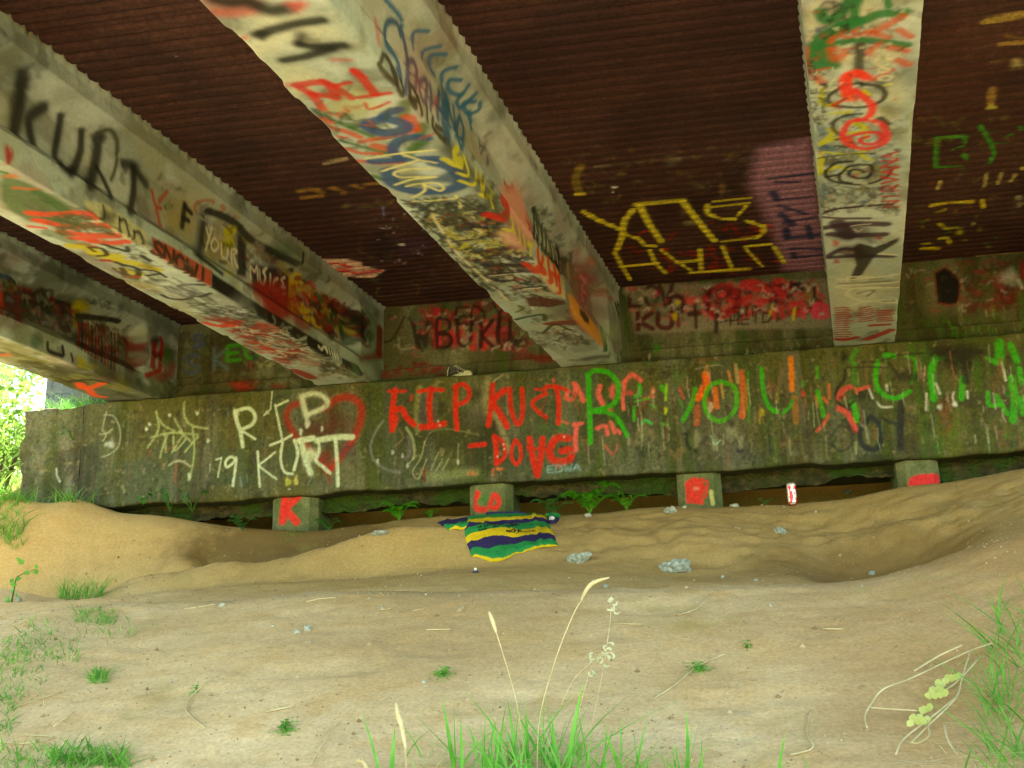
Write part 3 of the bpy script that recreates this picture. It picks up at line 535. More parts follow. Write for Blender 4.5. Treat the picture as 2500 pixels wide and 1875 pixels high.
v = V(S, 1300, 300, 2.765)
v.x([(640,1100),(1980,1060),(2000,1300),(700,1380)], 100, [(206,196,190),(206,80,104),(40,24,26),(176,176,166),(180,40,50)], 30, 7, op=.8, brk=.35)
v = V(S, 800, 400, 2.765)
v.x([(420,960),(1340,950),(1340,1250),(420,1300)], 80, [(190,170,160),(200,70,90),(44,30,26),(150,150,120),(70,100,60)], 30, 8, op=.75, brk=.35)
v = V(S, 1800, 500, 3.16)
v.x([(1280,470),(2210,430),(2210,790),(1280,830)], 60, [(170,160,150),(150,50,50),(60,90,44),(120,110,80),(50,40,30)], 34, 9, op=.7, brk=.35)
v.g([(1530,530),(1600,490),(1680,540),(1718,600),(1700,750),(1640,768),(1550,750)], (16,15,14), edge=10, brk=.05)
# ---- deck soffit between the girders
GAIN = 2.2
S = S_deck
YL = (150, 140, 48)
wash(S, (36, 16, 12), 1.2, 1.2, .5, .4, 71); wash(S, (34, 16, 20), .7, .9, .52, .4, 73)
v = V(S, 1300, 300, 2.765)
v.g([(1530,170),(1880,105),(1985,1000),(1700,1000),(1650,820),(1570,620),(1470,420),(1500,260)], (112,78,98), edge=34, brk=.2, op=.9)
for l, w_ in (([(1600,380),(1900,340)], 22), ([(1640,400),(1790,400)], 18), ([(1620,470),(1650,520)], 30), ([(1640,520),(1880,500)], 14), ([(1660,560),(1850,620)], 20), ([(1680,620),(1760,690)], 30), ([(1700,680),(1900,640)], 22), ([(1710,720),(1720,780)], 30), ([(1730,780),(1930,760)], 22), ([(1860,700),(1880,780)], 24), ([(1750,850),(1940,850)], 26), ([(1760,880),(1770,910)], 26), ([(1770,910),(1950,890)], 22)):
    v.p(l, (24, 30, 62), w_, False, soft=.5)
v.x([(560,680),(1640,660),(1690,1000),(640,1030)], 50, [(104,20,10),(84,18,10),(120,26,14)], 46, 14, op=.7, brk=.42)
for l, w_ in (([(345,605),(460,665),(590,720)], 27), ([(680,590),(620,660),(602,780),(570,858)], 25), ([(610,750),(720,785),(760,830),(830,835)], 20), ([(700,552),(1012,522)], 34), ([(722,560),(790,690),(872,805)], 27), ([(1012,532),(1130,680),(1230,800)], 27),
              ([(1220,535),(1480,508)], 12), ([(1180,572),(1460,540)], 20), ([(1180,560),(1182,615),(1260,645),(1362,652)], 22), ([(1445,560),(1385,625)], 16), ([(1440,660),(1560,700),(1562,740),(1510,782)], 22), ([(1285,802),(1520,775)], 22),
              ([(552,872),(600,960),(660,1062)], 17), ([(600,972),(842,950)], 20), ([(790,862),(830,950),(905,1022)], 17), ([(870,862),(975,940),(1080,1005)], 15), ([(978,946),(1130,932)], 22), ([(1130,852),(1140,1000)], 19), ([(1280,832),(1350,992)], 17), ([(1070,1012),(1462,990)], 22),
              ([(1440,842),(1600,822)], 22), ([(1440,852),(1552,972)], 13), ([(1632,840),(1700,946)], 18)):
    v.p(l, YL, w_, False, brk=.12, op=.95)
v.p([(330,290),(290,380),(320,480)], (110,96,40), 34, op=.5).p([(290,486),(352,484)], YL, 14, False).p([(360,470),(540,450)], (80,70,34), 14, op=.5).p([(420,300),(640,270),(860,245)], (84,80,60), 16, op=.5).b((945,255), 50, 34, (84,80,64), op=.5).b((600,350), 34, 16, (96,86,50), op=.6).b((1280,450), 20, 50, (90,70,40), op=.6).b((1130,430), 30, 16, (86,78,60), op=.5)
v.b((1060,680), 50, 18, (100,90,60), op=.6).b((1020,600), 20, 40, (80,60,34), op=.5)
v.g([(524,430),(576,428),(572,444),(548,450)], (215,215,195), edge=3, brk=0).b((540,469), 10, 5, (190,190,170), brk=0)
v = V(S, 800, 400, 2.765)
v.g([(-40,640),(90,640),(220,660),(240,690),(385,722),(310,770),(60,765),(-60,740)], (168,138,130), edge=6, brk=.05).p([(-30,680),(60,672),(150,695)], (150,34,42), 22, False).p([(-20,735),(120,725),(200,745),(350,722)], (140,30,38), 20, False).b((110,715), 60, 14, (150,40,46))
v.b((560,560), 130, 60, (46,26,46), op=.6).b((380,560), 90, 100, (16,12,18), op=.6).p([(360,430),(400,440),(425,430)], (180,170,175), 8).p([(480,545),(515,550)], (180,170,170), 8).p([(370,290),(380,350)], (80,76,110), 10)
for _ in range(26): v.b((RNG.uniform(320, 720), RNG.uniform(330, 680)), RNG.uniform(3, 8), RNG.uniform(3, 8), (150,130,150), op=.7, brk=0)
v.p([(350,830),(330,890),(420,900)], (84,64,26), 8, op=.6).p([(560,800),(620,830),(600,880)], (84,64,26), 8, op=.6)
v = V(S, 500, 0, 2.765)
v.p([(640,1290),(720,1275),(790,1300)], (112,84,36), 34, op=.6, brk=.4).p([(660,1340),(790,1325)], (112,80,36), 22, op=.6, brk=.4).p([(850,1270),(930,1290),(930,1310)], (112,84,36), 26, op=.6, brk=.4).p([(990,1250),(1060,1270)], (100,74,34), 26, op=.6).p([(1080,1245),(1180,1240)], (100,74,34), 20, op=.6)
v.p([(810,1105),(950,1075)], (118,104,84), 24, op=.7, brk=.35).x([(930,1370),(1290,1340),(1290,1400),(930,1420)], 16, [(84,80,44),(70,70,40)], 26, 11, op=.55)
v = V(S, 1800, 0, 3.16)
v.p([(1925,170),(2210,125)], (120,104,54), 60, False, brk=.35, op=.8).p([(2030,345),(2210,335)], (104,84,44), 24, False, brk=.35).p([(1970,482),(2160,452)], (112,96,54), 18, False).b((2160,500), 44, 34, (124,116,84)).p([(1965,700),(1960,800)], (110,88,48), 40, op=.7).b((1960,830), 40, 16, (150,150,70)).p([(2080,280),(2210,300)], (84,64,34), 26, op=.6)
gg = (34, 92, 28)
for l in ([(1545,1062),(1770,1058)], [(1540,1062),(1530,1290)], [(1530,1290),(1730,1285)], [(1665,1155),(1740,1128)], [(1750,1060),(1760,1100)], [(1745,1190),(1775,1240)], [(1870,970),(1960,1112),(1985,1190),(1940,1270)], [(1960,1112),(2080,1110)], [(2080,1060),(2110,1040)], [(2180,980),(2200,1000)]): v.p(l, gg, 22, False, brk=.4)
v.p([(1500,1590),(1640,1560),(1810,1560)], (130,120,40), 26, False, brk=.35).p([(1890,1550),(1900,1600)], (130,120,40), 22).p([(1530,1640),(1600,1620)], (110,104,34), 20)
for l in ([(1905,1440),(1925,1340)], [(2010,1420),(2040,1340)], [(2110,1400),(2150,1345)], [(1545,1460),(1570,1400)]): v.p(l, (124,114,70), 18, False, brk=.4, op=.8)
v.b((2170,1530), 26, 18, (124,120,100)).b((2180,1580), 28, 18, (116,110,90)).b((2200,1300), 14, 18, (150,140,70))
v = V(S, 1800, 500, 3.16)
v.p([(1435,335),(1540,342)], (130,120,34), 30, False, brk=.35).p([(1430,300),(1480,300)], (110,104,30), 18).p([(1560,265),(1620,262),(1640,300)], (124,118,40), 20).p([(1560,150),(1620,190)], (110,104,30), 22).p([(1640,185),(1740,180)], (124,118,40), 10).b((1715,220), 26, 20, (120,120,34)).b((1820,150), 14, 12, (160,150,90)).p([(1850,400),(2000,385),(2200,375)], (120,104,60), 12, op=.6)
for _ in range(22): v.b((RNG.uniform(1400, 2000), RNG.uniform(30, 330)), RNG.uniform(8, 26), RNG.uniform(6, 14), [(40,84,26), (96,90,30), (34,60,24)][RNG.randint(3)], op=.6)
v = V(S, 0, 0, 2.765)
v.b((1190,376), 12, 5, (190,180,160), brk=0)

v = V(S, 800, 400, 2.765)
v.x([(120,300),(700,280),(1100,860),(300,880)], 60, [(70,44,56),(84,60,34),(60,50,70),(50,60,40)], 40, 9, op=.35)
v = V(S, 1300, 300, 2.765)
v.x([(200,180),(1500,120),(1560,520),(340,560)], 70, [(84,74,56),(96,84,44),(70,60,60)], 44, 10, op=.3)
v = V(S, 1800, 0, 3.16)
v.x([(1380,900),(2210,860),(2210,1650),(1340,1650)], 60, [(50,80,34),(96,90,40),(80,70,50)], 40, 10, op=.35)
# ---- girder A, underside
GAIN = .92
S = S_A
wash(S, (170, 192, 198), 2, 2, .5, .6, 81); wash(S, (104, 104, 78), 5, 5, .56, .5, 82); dirty(S, 300)
v = V(S, 1800, 0, 3.16)
v.x([(520,20),(1300,20),(1280,640),(560,640)], 70, [(120,124,104),(96,110,96),(160,90,60),(60,110,70),(70,72,60)], 70, 12, op=.6)
v.x([(620,900),(1250,900),(1240,1640),(640,1640)], 110, [(60,64,58),(76,90,110),(84,84,50),(110,110,90),(40,40,38),(140,140,60)], 50, 11, op=.65)
v.x([(640,640),(1220,640),(1240,1500),(620,1500)], 60, [(90,96,84),(70,74,60),(110,130,140),(150,150,60)], 70, 12, op=.5)
for c, a, b in (((600,120), 60, 110), ((980,90), 60, 60), ((820,450), 120, 90), ((1150,420), 110, 80), ((1220,740), 80, 100), ((620,650), 50, 100), ((1100,900), 120, 60), ((560,250), 40, 60)): v.b(c, a, b, (200,204,180), op=.6, soft=.9)
v.b((1190,850), 90, 60, (96,100,72), op=.5, soft=.9)
DG = (30, 112, 62)
for l, w_ in (([(1290,100),(1100,115),(980,160),(800,190)], 62), ([(640,100),(690,165),(800,110),(880,0)], 60), ([(940,0),(915,80),(900,180)], 44), ([(1150,0),(1170,60)], 34), ([(900,180),(760,240),(650,320),(620,420)], 96), ([(620,420),(590,500),(740,512)], 70), ([(640,380),(700,460)], 90), ([(710,355),(900,312),(1060,322),(1310,352)], 50)): v.p(l, DG, w_, soft=.4, brk=.12)
OR = (188, 74, 34)
for l, w_ in (([(1280,130),(1170,190),(1060,250)], 44), ([(930,230),(890,250),(930,285),(960,255)], 22), ([(820,240),(800,280),(870,290)], 24), ([(740,290),(720,330)], 30), ([(1010,250),(1160,290)], 40), ([(1090,345),(1000,420)], 38), ([(735,385),(770,460),(820,420)], 52), ([(820,390),(910,375)], 20), ([(1260,235),(1340,290)], 40), ([(1170,370),(1310,400)], 40), ([(1240,470),(1320,500)], 44), ([(1200,540),(1050,620)], 26), ([(560,560),(700,530)], 18), ([(520,380),(540,580)], 30), ([(610,600),(650,640)], 40)): v.p(l, OR, w_, soft=.5, op=.75, brk=.3)
v.p([(945,350),(940,460),(945,590)], (58,58,46), 44, soft=.5).p([(960,640),(820,670),(702,750),(740,815),(960,832),(1100,790),(1145,725),(1090,670),(950,650)], (54,54,44), 22).b((960,650), 40, 16, (36,36,32), op=.8)
YB = (184, 190, 34)
for l, w_ in (([(660,690),(645,790),(700,820),(780,790)], 24), ([(720,880),(880,862),(820,890)], 20), ([(690,1000),(745,1010),(690,1080),(630,1125),(760,1070)], 26), ([(900,960),(965,985),(940,1020),(850,1030)], 24), ([(640,1225),(660,1180),(860,1195),(1010,1165)], 15), ([(655,1235),(640,1280),(645,1350)], 24), ([(690,1320),(780,1290),(840,1310)], 26), ([(965,1200),(1000,1230),(1060,1240)], 20), ([(900,940),(1000,990),(990,1080)], 14), ([(980,700),(1020,740)], 24), ([(1140,660),(1200,650)], 14)): v.p(l, YB, w_, op=.85)
for c, a, b in (((650,1010), 50, 36), ((700,1150), 80, 26), ((1110,1240), 70, 40), ((1110,1060), 40, 50), ((670,1480), 30, 60), ((980,1560), 24, 20), ((860,900), 60, 20)): v.b(c, a, b, (44,84,120), op=.65)
for l, w_ in (([(960,880),(840,895),(745,940),(740,1000),(800,1050)], 20), ([(860,1070),(760,1080)], 18), ([(1100,920),(1150,960),(1140,990)], 34), ([(620,1230),(850,1195),(1060,1190)], 11), ([(760,1130),(850,1140)], 16)): v.p(l, (50,50,44), w_, op=.85)
RR = (232, 56, 44)
v.p([(1000,600),(930,570),(850,590),(830,640),(850,730)], RR, 56, brk=.05).b((880,745), 62, 50, RR, brk=.05).b((860,600), 40, 36, RR, brk=.05).p([(830,770),(790,790),(735,818)], (170,50,36), 26).p([(905,700),(1010,775),(1045,840),(1010,910),(930,930)], (226,56,56), 36, brk=.05)
v.p([(985,925),(870,945),(815,1030),(845,1110),(990,1152),(1130,1110),(1158,1040),(1100,960),(1010,930)], (216,58,66), 28, brk=.05).p([(850,1062),(960,1032),(1080,1028),(1115,1070),(1060,1112),(975,1112),(950,1080),(1010,1058)], (206,50,60), 24, brk=.05).p([(860,1080),(900,1140)], (214,70,60), 30)
v.p([(870,745),(880,770),(850,780)], (240,110,60), 10)
v.p([(1200,462),(1100,455),(1070,490),(1120,520),(1165,500)], (212,212,184), 9).p([(1180,540),(1120,530),(1090,548),(1130,562),(1180,545)], (212,212,184), 9).p([(1200,590),(1120,590),(1100,615),(1160,625),(1195,600)], (212,212,184), 9).p([(680,690),(760,600)], (205,205,190), 9).p([(720,700),(800,640)], (205,205,190), 9)
SPB = (20, 20, 18)
v.p([(880,1250),(760,1265),(684,1330),(720,1395),(860,1425),(1000,1425),(1150,1370),(1190,1310)], SPB, 17, brk=.03).p([(700,1370),(800,1345),(860,1290),(1000,1275),(1045,1310),(1010,1370),(930,1380),(865,1355),(890,1315),(960,1320),(975,1335)], SPB, 18, brk=.03).p([(790,1350),(800,1400),(880,1420)], SPB, 15).p([(820,1445),(1000,1460),(1170,1430)], (30,30,26), 10, op=.7)
v.t('NIRVANA', (1245,1600), (-2,-62), (-118,6), (172,36,34), 15, op=.88)
v.t('JENDIE DEN', (626,985), (-4,-52), (-52,3), (28,28,24), 6).x([(640,560),(690,560),(690,980),(640,980)], 30, [(30,30,26),(50,50,44)], 22, 4, op=.8).x([(660,60),(880,40),(860,260),(660,300)], 26, [(28,34,26)], 26, 4, op=.8)
v.p([(650,60),(700,20),(760,60),(660,90)], (24,24,22), 6).p([(740,20),(820,60),(740,130)], (24,24,22), 6)
v.x([(640,1440),(1250,1440),(1230,1640),(640,1640)], 80, [(70,76,66),(60,80,100),(84,84,60),(40,40,36)], 40, 10, op=.6)
v.p([(670,1640),(760,1620),(960,1600),(1200,1580)], (74,26,44), 14)
v = V(S, 1800, 500, 3.16)
v.b((880,700), 250, 140, (196,196,176), op=.6, soft=.9, brk=.35).b((900,480), 180, 60, (170,170,150), op=.5)
PU = (58, 28, 54)
for l, w_ in (([(650,80),(800,30),(1180,0)], 16), ([(650,100),(840,110),(1020,108)], 20), ([(680,180),(900,150),(1150,152)], 44), ([(720,230),(900,240),(1130,232)], 44), ([(700,400),(800,350),(920,350)], 30), ([(710,410),(900,400),(1200,400)], 30), ([(770,140),(860,250)], 60)): v.p(l, PU, w_, op=.9, brk=.2)
v.b((890,220), 160, 76, (44,26,44), brk=.1).b((900,360), 130, 60, (44,26,40), brk=.1).g([(950,300),(1060,330),(1250,255),(1240,290),(1060,400),(965,540),(862,590),(915,470),(900,330)], (38,26,24), edge=8, brk=.05)
v.b((760,300), 28, 26, (172,46,24)).b((765,440), 26, 18, (150,34,34)).b((1085,262), 40, 14, (130,46,36)).p([(800,370),(880,375)], (110,90,84), 20).p([(880,165),(960,155),(1030,150)], (200,190,190), 7).p([(900,190),(930,208),(968,190)], (190,180,180), 6).p([(1050,260),(1150,300)], (150,140,150), 9)
for l in ([(770,582),(1000,570),(1240,540)], [(775,630),(1000,618),(1240,598)], [(760,640),(900,650),(1240,640)], [(1240,760),(1000,750),(850,700),(900,650),(1100,640)], [(880,780),(1000,745),(1235,740)], [(1100,380),(1230,390)], [(850,590),(870,560),(1100,560)]): v.p(l, (206,208,192), 14, brk=.3, op=.8)
for l in ([(780,612),(1200,590)], [(930,690),(1000,670),(1060,665),(1000,710)], [(1120,750),(1210,742)]): v.p(l, (64,66,54), 8, op=.8)
v = V(S, 1800, 0, 3.16)
v.x([(520,20),(1290,20),(1250,1600),(620,1600)], 170, [(40,40,36),(170,60,50),(60,80,110),(60,90,60),(200,204,190)], 24, 5, op=.7)
v = V(S, 1800, 500, 3.16)
BR = (160, 34, 28)
for k in range(15):
    y = 800+k*17; v.p([(762+RNG.uniform(-6, 6), y), (820, y-5), (872+RNG.uniform(-30, 10), y-2)], BR, 13, op=.85)
for k in range(8):
    y = 790+k*15; v.p([(935+RNG.uniform(-10, 20), y+10), (1040+RNG.uniform(-20, 30), y)], BR, 12, op=.85)
for k in range(7):
    y = 818+k*13; v.p([(1090+RNG.uniform(-10, 10), y+4), (1195+RNG.uniform(-20, 10), y)], BR, 13, op=.85)
v.p([(760,1040),(830,1045),(915,1025)], BR, 26).p([(1000,1040),(1080,1010),(1180,970)], BR, 34, brk=.3).p([(1030,935),(1170,925)], BR, 22).p([(970,1090),(1100,1070)], (90,90,80), 16, op=.6)

# ---- girder B
S = S_B
wash(S, (170, 192, 198), 2, 2, .5, .5, 91); wash(S, (110, 108, 80), 4, 4, .58, .45, 92); dirty(S, 320)
v = V(S, 500, 0, 2.765)
v.b((560,200), 330, 130, (206,214,200), op=.75, soft=.9, brk=.3).b((330,330), 110, 100, (206,210,196), op=.7, soft=.9).b((560,500), 200, 90, (190,196,176), op=.6, soft=.9).b((640,600), 80, 70, (206,206,190), op=.6, soft=.9).b((1000,700), 200, 90, (190,190,130), op=.5, soft=.9).b((1420,990), 70, 50, (110,120,100), op=.7)
BS = (24, 26, 24)
v.p([(60,0),(160,28),(290,22)], (190,70,60), 110, soft=.9, op=.5).b((610,40), 80, 44, (196,46,44), op=.8, soft=.8).p([(70,90),(190,95),(320,80)], (186,70,60), 60, soft=.9, op=.6)
v.p([(80,0),(170,22),(280,12)], BS, 84, soft=.8).p([(370,50),(440,75),(520,70)], BS, 84, soft=.8)
v.p([(350,238),(480,200),(620,165),(790,140)], BS, 58, soft=.7, brk=.05).b((395,240), 50, 34, BS, soft=.6).p([(640,300),(760,322),(930,312)], BS, 56, soft=.7, brk=.05).b((650,270), 56, 52, BS, soft=.7).p([(535,412),(700,380),(850,335)], BS, 52, soft=.7, brk=.05).b((720,280), 60, 20, (120,124,110), op=.6)
RE = (186, 40, 32)
for l, w_ in (([(620,580),(780,560),(860,600),(885,665)], 44), ([(650,600),(740,640),(880,650)], 40), ([(720,640),(760,690),(790,735)], 38), ([(800,550),(900,600),(990,665)], 36), ([(890,580),(985,560)], 22), ([(1010,480),(1080,550),(1150,640)], 42), ([(1040,662),(1250,632)], 26), ([(1000,480),(1080,520)], 26), ([(1080,700),(1120,740),(1250,690)], 14)): v.p(l, RE, w_, brk=.15, op=.85)
v.p([(800,740),(880,780),(960,750)], (190,100,50), 26, op=.5).p([(860,410),(980,410)], (180,60,60), 26, op=.5, soft=.8).p([(540,580),(640,570)], (170,60,70), 40, op=.5, soft=.9).b((270,260), 30, 20, (190,110,100), op=.7)
GG = (46, 98, 38)
for l, w_ in (([(740,755),(900,830),(1130,925)], 24), ([(1000,860),(1100,840)], 34), ([(910,950),(1200,1030),(1400,1050)], 22), ([(1360,700),(1330,790)], 54), ([(1470,850),(1440,920)], 46), ([(1480,960),(1400,1010)], 40), ([(1130,1190),(1200,1215)], 24), ([(1640,1100),(1700,1140)], 30)): v.p(l, GG, w_, soft=.6, op=.8)
for l, w_ in (([(830,860),(960,895),(1040,930)], 34), ([(1050,962),(1240,930),(1440,880)], 28), ([(900,925),(960,935)], 22), ([(950,1005),(1060,1040),(1180,1040)], 24), ([(1030,1090),(1180,1105),(1330,1100)], 26), ([(780,800),(850,830)], 30), ([(1150,990),(1260,1015)], 44), ([(1380,800),(1400,860)], 60)): v.p(l, (190,74,40), w_, op=.8, brk=.3)
BU = (44, 80, 134)
v.p([(1225,805),(1120,830),(1100,860),(1200,905),(1330,885),(1345,840),(1230,805)], BU, 56, brk=.05).p([(1200,800),(1230,770),(1310,740)], BU, 44, brk=.1)
v.p([(1500,935),(1400,930),(1300,960),(1270,1020),(1310,1070)], BU, 44, brk=.08).p([(1130,1095),(1300,1085),(1560,1070)], BU, 44, brk=.15).p([(1550,1100),(1680,1150),(1740,1240),(1620,1290),(1400,1290),(1270,1240),(1240,1160)], BU, 56, brk=.08).b((1400,1220), 140, 44, (50,70,90), op=.6).b((1640,1210), 90, 40, (44,74,116), op=.8)
v = V(S, 800, 400, 2.765)
q = [(560,230),(960,200),(1540,860),(1180,920)]
v.x([(560,270),(1020,250),(1180,430),(700,440)], 96, [(60,66,50),(84,90,70),(40,44,36)], 80, 13, op=.8)
v.x([(640,360),(1100,330),(1420,700),(980,780)], 288, [(52,32,52),(44,44,34),(34,30,34),(120,124,80),(90,60,60),(64,80,50),(34,30,28)], 60, 9, op=.85)
v.x([(800,450),(1250,450),(1350,620),(950,640)], 70, [(180,180,80),(150,150,100),(190,180,60)], 60, 9, op=.8)
v.x([(1000,750),(1450,750),(1560,920),(1200,920)], 60, [(84,66,60),(120,124,100),(64,50,48),(96,44,40)], 40, 7, op=.75)
for l, w_ in (([(880,440),(1080,430),(1180,450)], 20), ([(1000,600),(1300,560)], 30), ([(1080,380),(1160,360),(1120,340),(1000,340)], 16), ([(840,530),(1100,500)], 16), ([(1080,690),(1330,690)], 34), ([(1000,760),(1380,730)], 20), ([(1260,850),(1450,830),(1470,850)], 14)): v.p(l, (44,28,44), w_, op=.85)
for l in ([(1100,760),(1330,740)], [(1320,850),(1440,840)], [(1060,780),(1130,800)], [(1060,500),(1110,520)], [(1030,450),(1040,480)], [(1390,910),(1395,935)], [(1415,905),(1420,945)], [(1490,930),(1498,960)], [(1370,960),(1390,985)]): v.p(l, (206,206,190), 7)
v.g([(1330,905),(1440,900),(1600,925),(1610,950),(1500,970),(1360,965)], (84,20,22), edge=8, brk=.1).p([(1500,1085),(1600,1075),(1695,1070)], (128,42,36), 40, brk=.15).p([(1390,1090),(1500,1100),(1650,1130)], (190,190,160), 14, op=.6)
v.p([(1270,1055),(1350,1035),(1455,1020),(1465,1060)], (24,74,40), 15).p([(1290,960),(1320,980),(1270,1005)], (44,84,44), 9).p([(1455,1142),(1520,1090),(1570,1095),(1640,1125)], (24,70,44), 12).x([(1400,1140),(1720,1140),(1780,1220),(1450,1220)], 83, [(60,60,44),(84,84,66)], 26, 6, op=.6).p([(1740,1322),(1830,1305),(1900,1302)], (50,34,24), 34, op=.7, soft=.8)
v.p([(1080,640),(1250,560)], (56,30,52), 26, op=.7).p([(697,335),(770,455),(880,610),(1040,760),(1212,922)], (208,208,188), 10, brk=0)
v = V(S, 500, 0, 2.765)
CY = (222, 222, 160)
for l in ([(1083,1076),(1310,1040),(1560,1015)], [(1320,1040),(1440,1080),(1562,1106)], [(1440,1084),(1195,1160)], [(1540,1140),(1400,1142),(1300,1160),(1278,1182),(1330,1200),(1450,1198),(1560,1200),(1400,1215),(1282,1252)], [(1358,1262),(1440,1245),(1560,1240),(1612,1268),(1590,1292),(1540,1275),(1470,1245)], [(1478,1250),(1480,1290),(1400,1337)], [(1400,1362),(1560,1355),(1700,1344)], [(1690,1325),(1718,1360),(1726,1412)]):
    v.p(l, CY, 10, brk=0)
v = V(S, 500, 0, 2.765)
v.x([(560,640),(1050,560),(1560,960),(960,1000)], 26, [(60,84,50),(160,70,50),(90,90,70),(50,60,80),(170,90,60)], 90, 16, op=.7)
v = V(S, 800, 400, 2.765)
v.x([(540,260),(1000,240),(1500,800),(1120,880)], 90, [(34,34,28),(48,30,46),(30,30,30),(70,70,56)], 60, 9, op=.85)
v.x([(640,360),(1100,330),(1300,560),(900,620)], 40, [(190,184,90),(150,160,130),(120,50,46),(60,90,60)], 50, 8, op=.7)
v.x([(1150,760),(1560,760),(1860,1260),(1480,1280)], 40, [(70,66,54),(96,90,70),(50,50,40),(110,60,50)], 40, 9, op=.6)
v.x([(540,240),(1000,220),(1560,900),(1150,920)], 150, [(36,36,30),(60,58,50),(200,200,180),(150,50,46),(60,80,120),(40,60,44)], 26, 6, op=.8)
# side of girder B
v = V(S, 500, 0, 2.765, 'r')
BL = (38, 92, 136)
v.p([(1155,160),(1165,220),(1175,285)], (180,84,60), 34, op=.6, soft=.8)
v.p([(1320,240),(1295,160),(1240,150),(1215,210),(1225,300),(1275,370),(1310,450),(1325,550),(1300,470)], BL, 24, soft=.5)
for l, w_ in (([(1325,190),(1355,330),(1370,480),(1355,620)], 28), ([(1365,420),(1410,420),(1430,500),(1420,600)], 22), ([(1490,540),(1450,560),(1460,650),(1490,690),(1500,570)], 20), ([(1520,580),(1530,660),(1525,740)], 18), ([(1580,630),(1570,720),(1575,800)], 22), ([(1630,690),(1620,790),(1632,900)], 20), ([(1635,700),(1690,880)], 16), ([(1680,720),(1695,920)], 16), ([(1720,790),(1700,880),(1735,1000),(1745,880),(1720,790)], 20)): v.p(l, BL, w_, soft=.45)
for l in ([(1512,215),(1410,222),(1408,330)], [(1590,316),(1480,345),(1465,402)], [(1628,372),(1530,378),(1512,440),(1552,515)], [(1700,455),(1605,492),(1598,580)], [(1730,545),(1650,545),(1650,615),(1730,640),(1780,580)], [(1740,640),(1700,690),(1730,730),(1825,640)], [(1825,690),(1745,700),(1775,770),(1850,745),(1855,700)], [(1780,760),(1798,870)], [(1220,0),(1300,90),(1330,140)]):
    v.p(l, (42,104,148), 20, soft=.5, brk=.08)
v.b((1440,560), 20, 40, (180,60,40), op=.7).b((1560,690), 14, 50, (170,60,50), op=.6)
BN = (66, 58, 44)
for l, w_ in (([(1205,375),(1190,440),(1240,520),(1300,570),(1280,480),(1220,385)], 22), ([(1260,470),(1310,590),(1350,660)], 20), ([(1320,540),(1345,620)], 16), ([(1385,580),(1390,670),(1430,730)], 24), ([(1380,660),(1440,680),(1400,590)], 18), ([(1440,660),(1470,770)], 20), ([(1500,720),(1505,820)], 16), ([(1540,800),(1545,870),(1620,950)], 20), ([(1560,850),(1600,880)], 18)): v.p(l, BN, w_)
v.p([(1640,1000),(1760,1140),(1880,1290),(1960,1420)], (60,58,44), 60, op=.75, soft=.7)
YW_ = (196, 192, 70)
for l, w_ in (([(1712,1000),(1682,1040),(1700,1080),(1740,1090),(1720,1140),(1680,1130)], 22), ([(1750,1060),(1770,1120),(1782,1185),(1760,1215)], 16), ([(1830,1150),(1828,1260),(1800,1292)], 16), ([(1830,1200),(1862,1210)], 12), ([(1862,1180),(1868,1290)], 16), ([(1890,1230),(1875,1330),(1912,1330)], 16), ([(1925,1270),(1945,1320),(1925,1340),(1948,1400)], 16)): v.p(l, YW_, w_)
v.p([(1850,930),(1858,1010)], (60,60,50), 6).p([(1855,985),(1885,1000),(1862,1040)], (60,60,50), 6).b((1910,1090), 12, 36, (50,70,96), op=.7).b((1810,1070), 14, 30, (90,50,50), op=.6)
v = V(S, 800, 400, 2.765, 'r')
v.x([(960,100),(1100,80),(1420,560),(1330,600)], 60, [(60,62,46),(44,44,36),(110,114,90),(80,60,50)], 26, 6, op=.7)
v.x([(1380,300),(1480,260),(1700,700),(1600,760)], 46, [(34,60,44),(60,64,56),(70,90,70),(140,140,120),(60,90,110)], 26, 6, op=.75)
v.x([(1600,640),(1760,660),(1900,980),(1700,900)], 26, [(90,100,70),(150,90,80),(60,70,50),(120,120,80)], 50, 10, op=.6)
v.g([(1186,100),(1215,150),(1250,150),(1310,260),(1350,340),(1382,440),(1376,500),(1290,400),(1240,330),(1200,230)], (172,44,46), edge=5, brk=.05)
for l in ([(1190,140),(1240,250),(1300,250)], [(1245,240),(1300,350)], [(1310,270),(1370,420),(1372,480)], [(1210,240),(1290,400)]): v.p(l, (206,140,130), 8)
for c in ((1282,365), (1312,395), (1345,440)): v.p([(c[0]-8,c[1]+26),(c[0]-10,c[1]-20),(c[0]+10,c[1]-6),(c[0]+2,c[1]+14),(c[0]+12,c[1]+40)], (216,160,150), 9)
v.p([(1180,250),(1215,290),(1210,340),(1150,400)], (196,36,30), 32, brk=.05).p([(1100,210),(1180,320),(1260,440),(1350,560)], (70,72,54), 46, op=.5, soft=.9)
for l in ([(1243,370),(1252,430),(1228,478)], [(1250,430),(1262,470)], [(1292,440),(1300,528)], [(1326,490),(1334,560)], [(1360,530),(1375,620)], [(1350,545),(1385,560)]): v.p(l, (196,190,70), 12)
for k in range(18):
    x = 1385+k*10; y = 300+k*18; v.p([(x, y+RNG.uniform(-20, 30)), (x+RNG.uniform(-4, 8), y+110), (x+RNG.uniform(-8, 8), y+190)], [(28,52,38), (30,30,26), (40,70,50), (60,66,54)][k % 4], 11, op=.8, soft=.3)
for k in range(6): v.p([(1400+k*28, 400+k*40), (1412+k*28, 470+k*40)], (170,176,160), 9, op=.8)
v.g([(1405,565),(1500,650),(1592,785),(1606,915),(1560,900),(1500,830),(1420,740)], (186,168,136), edge=6, brk=.2)
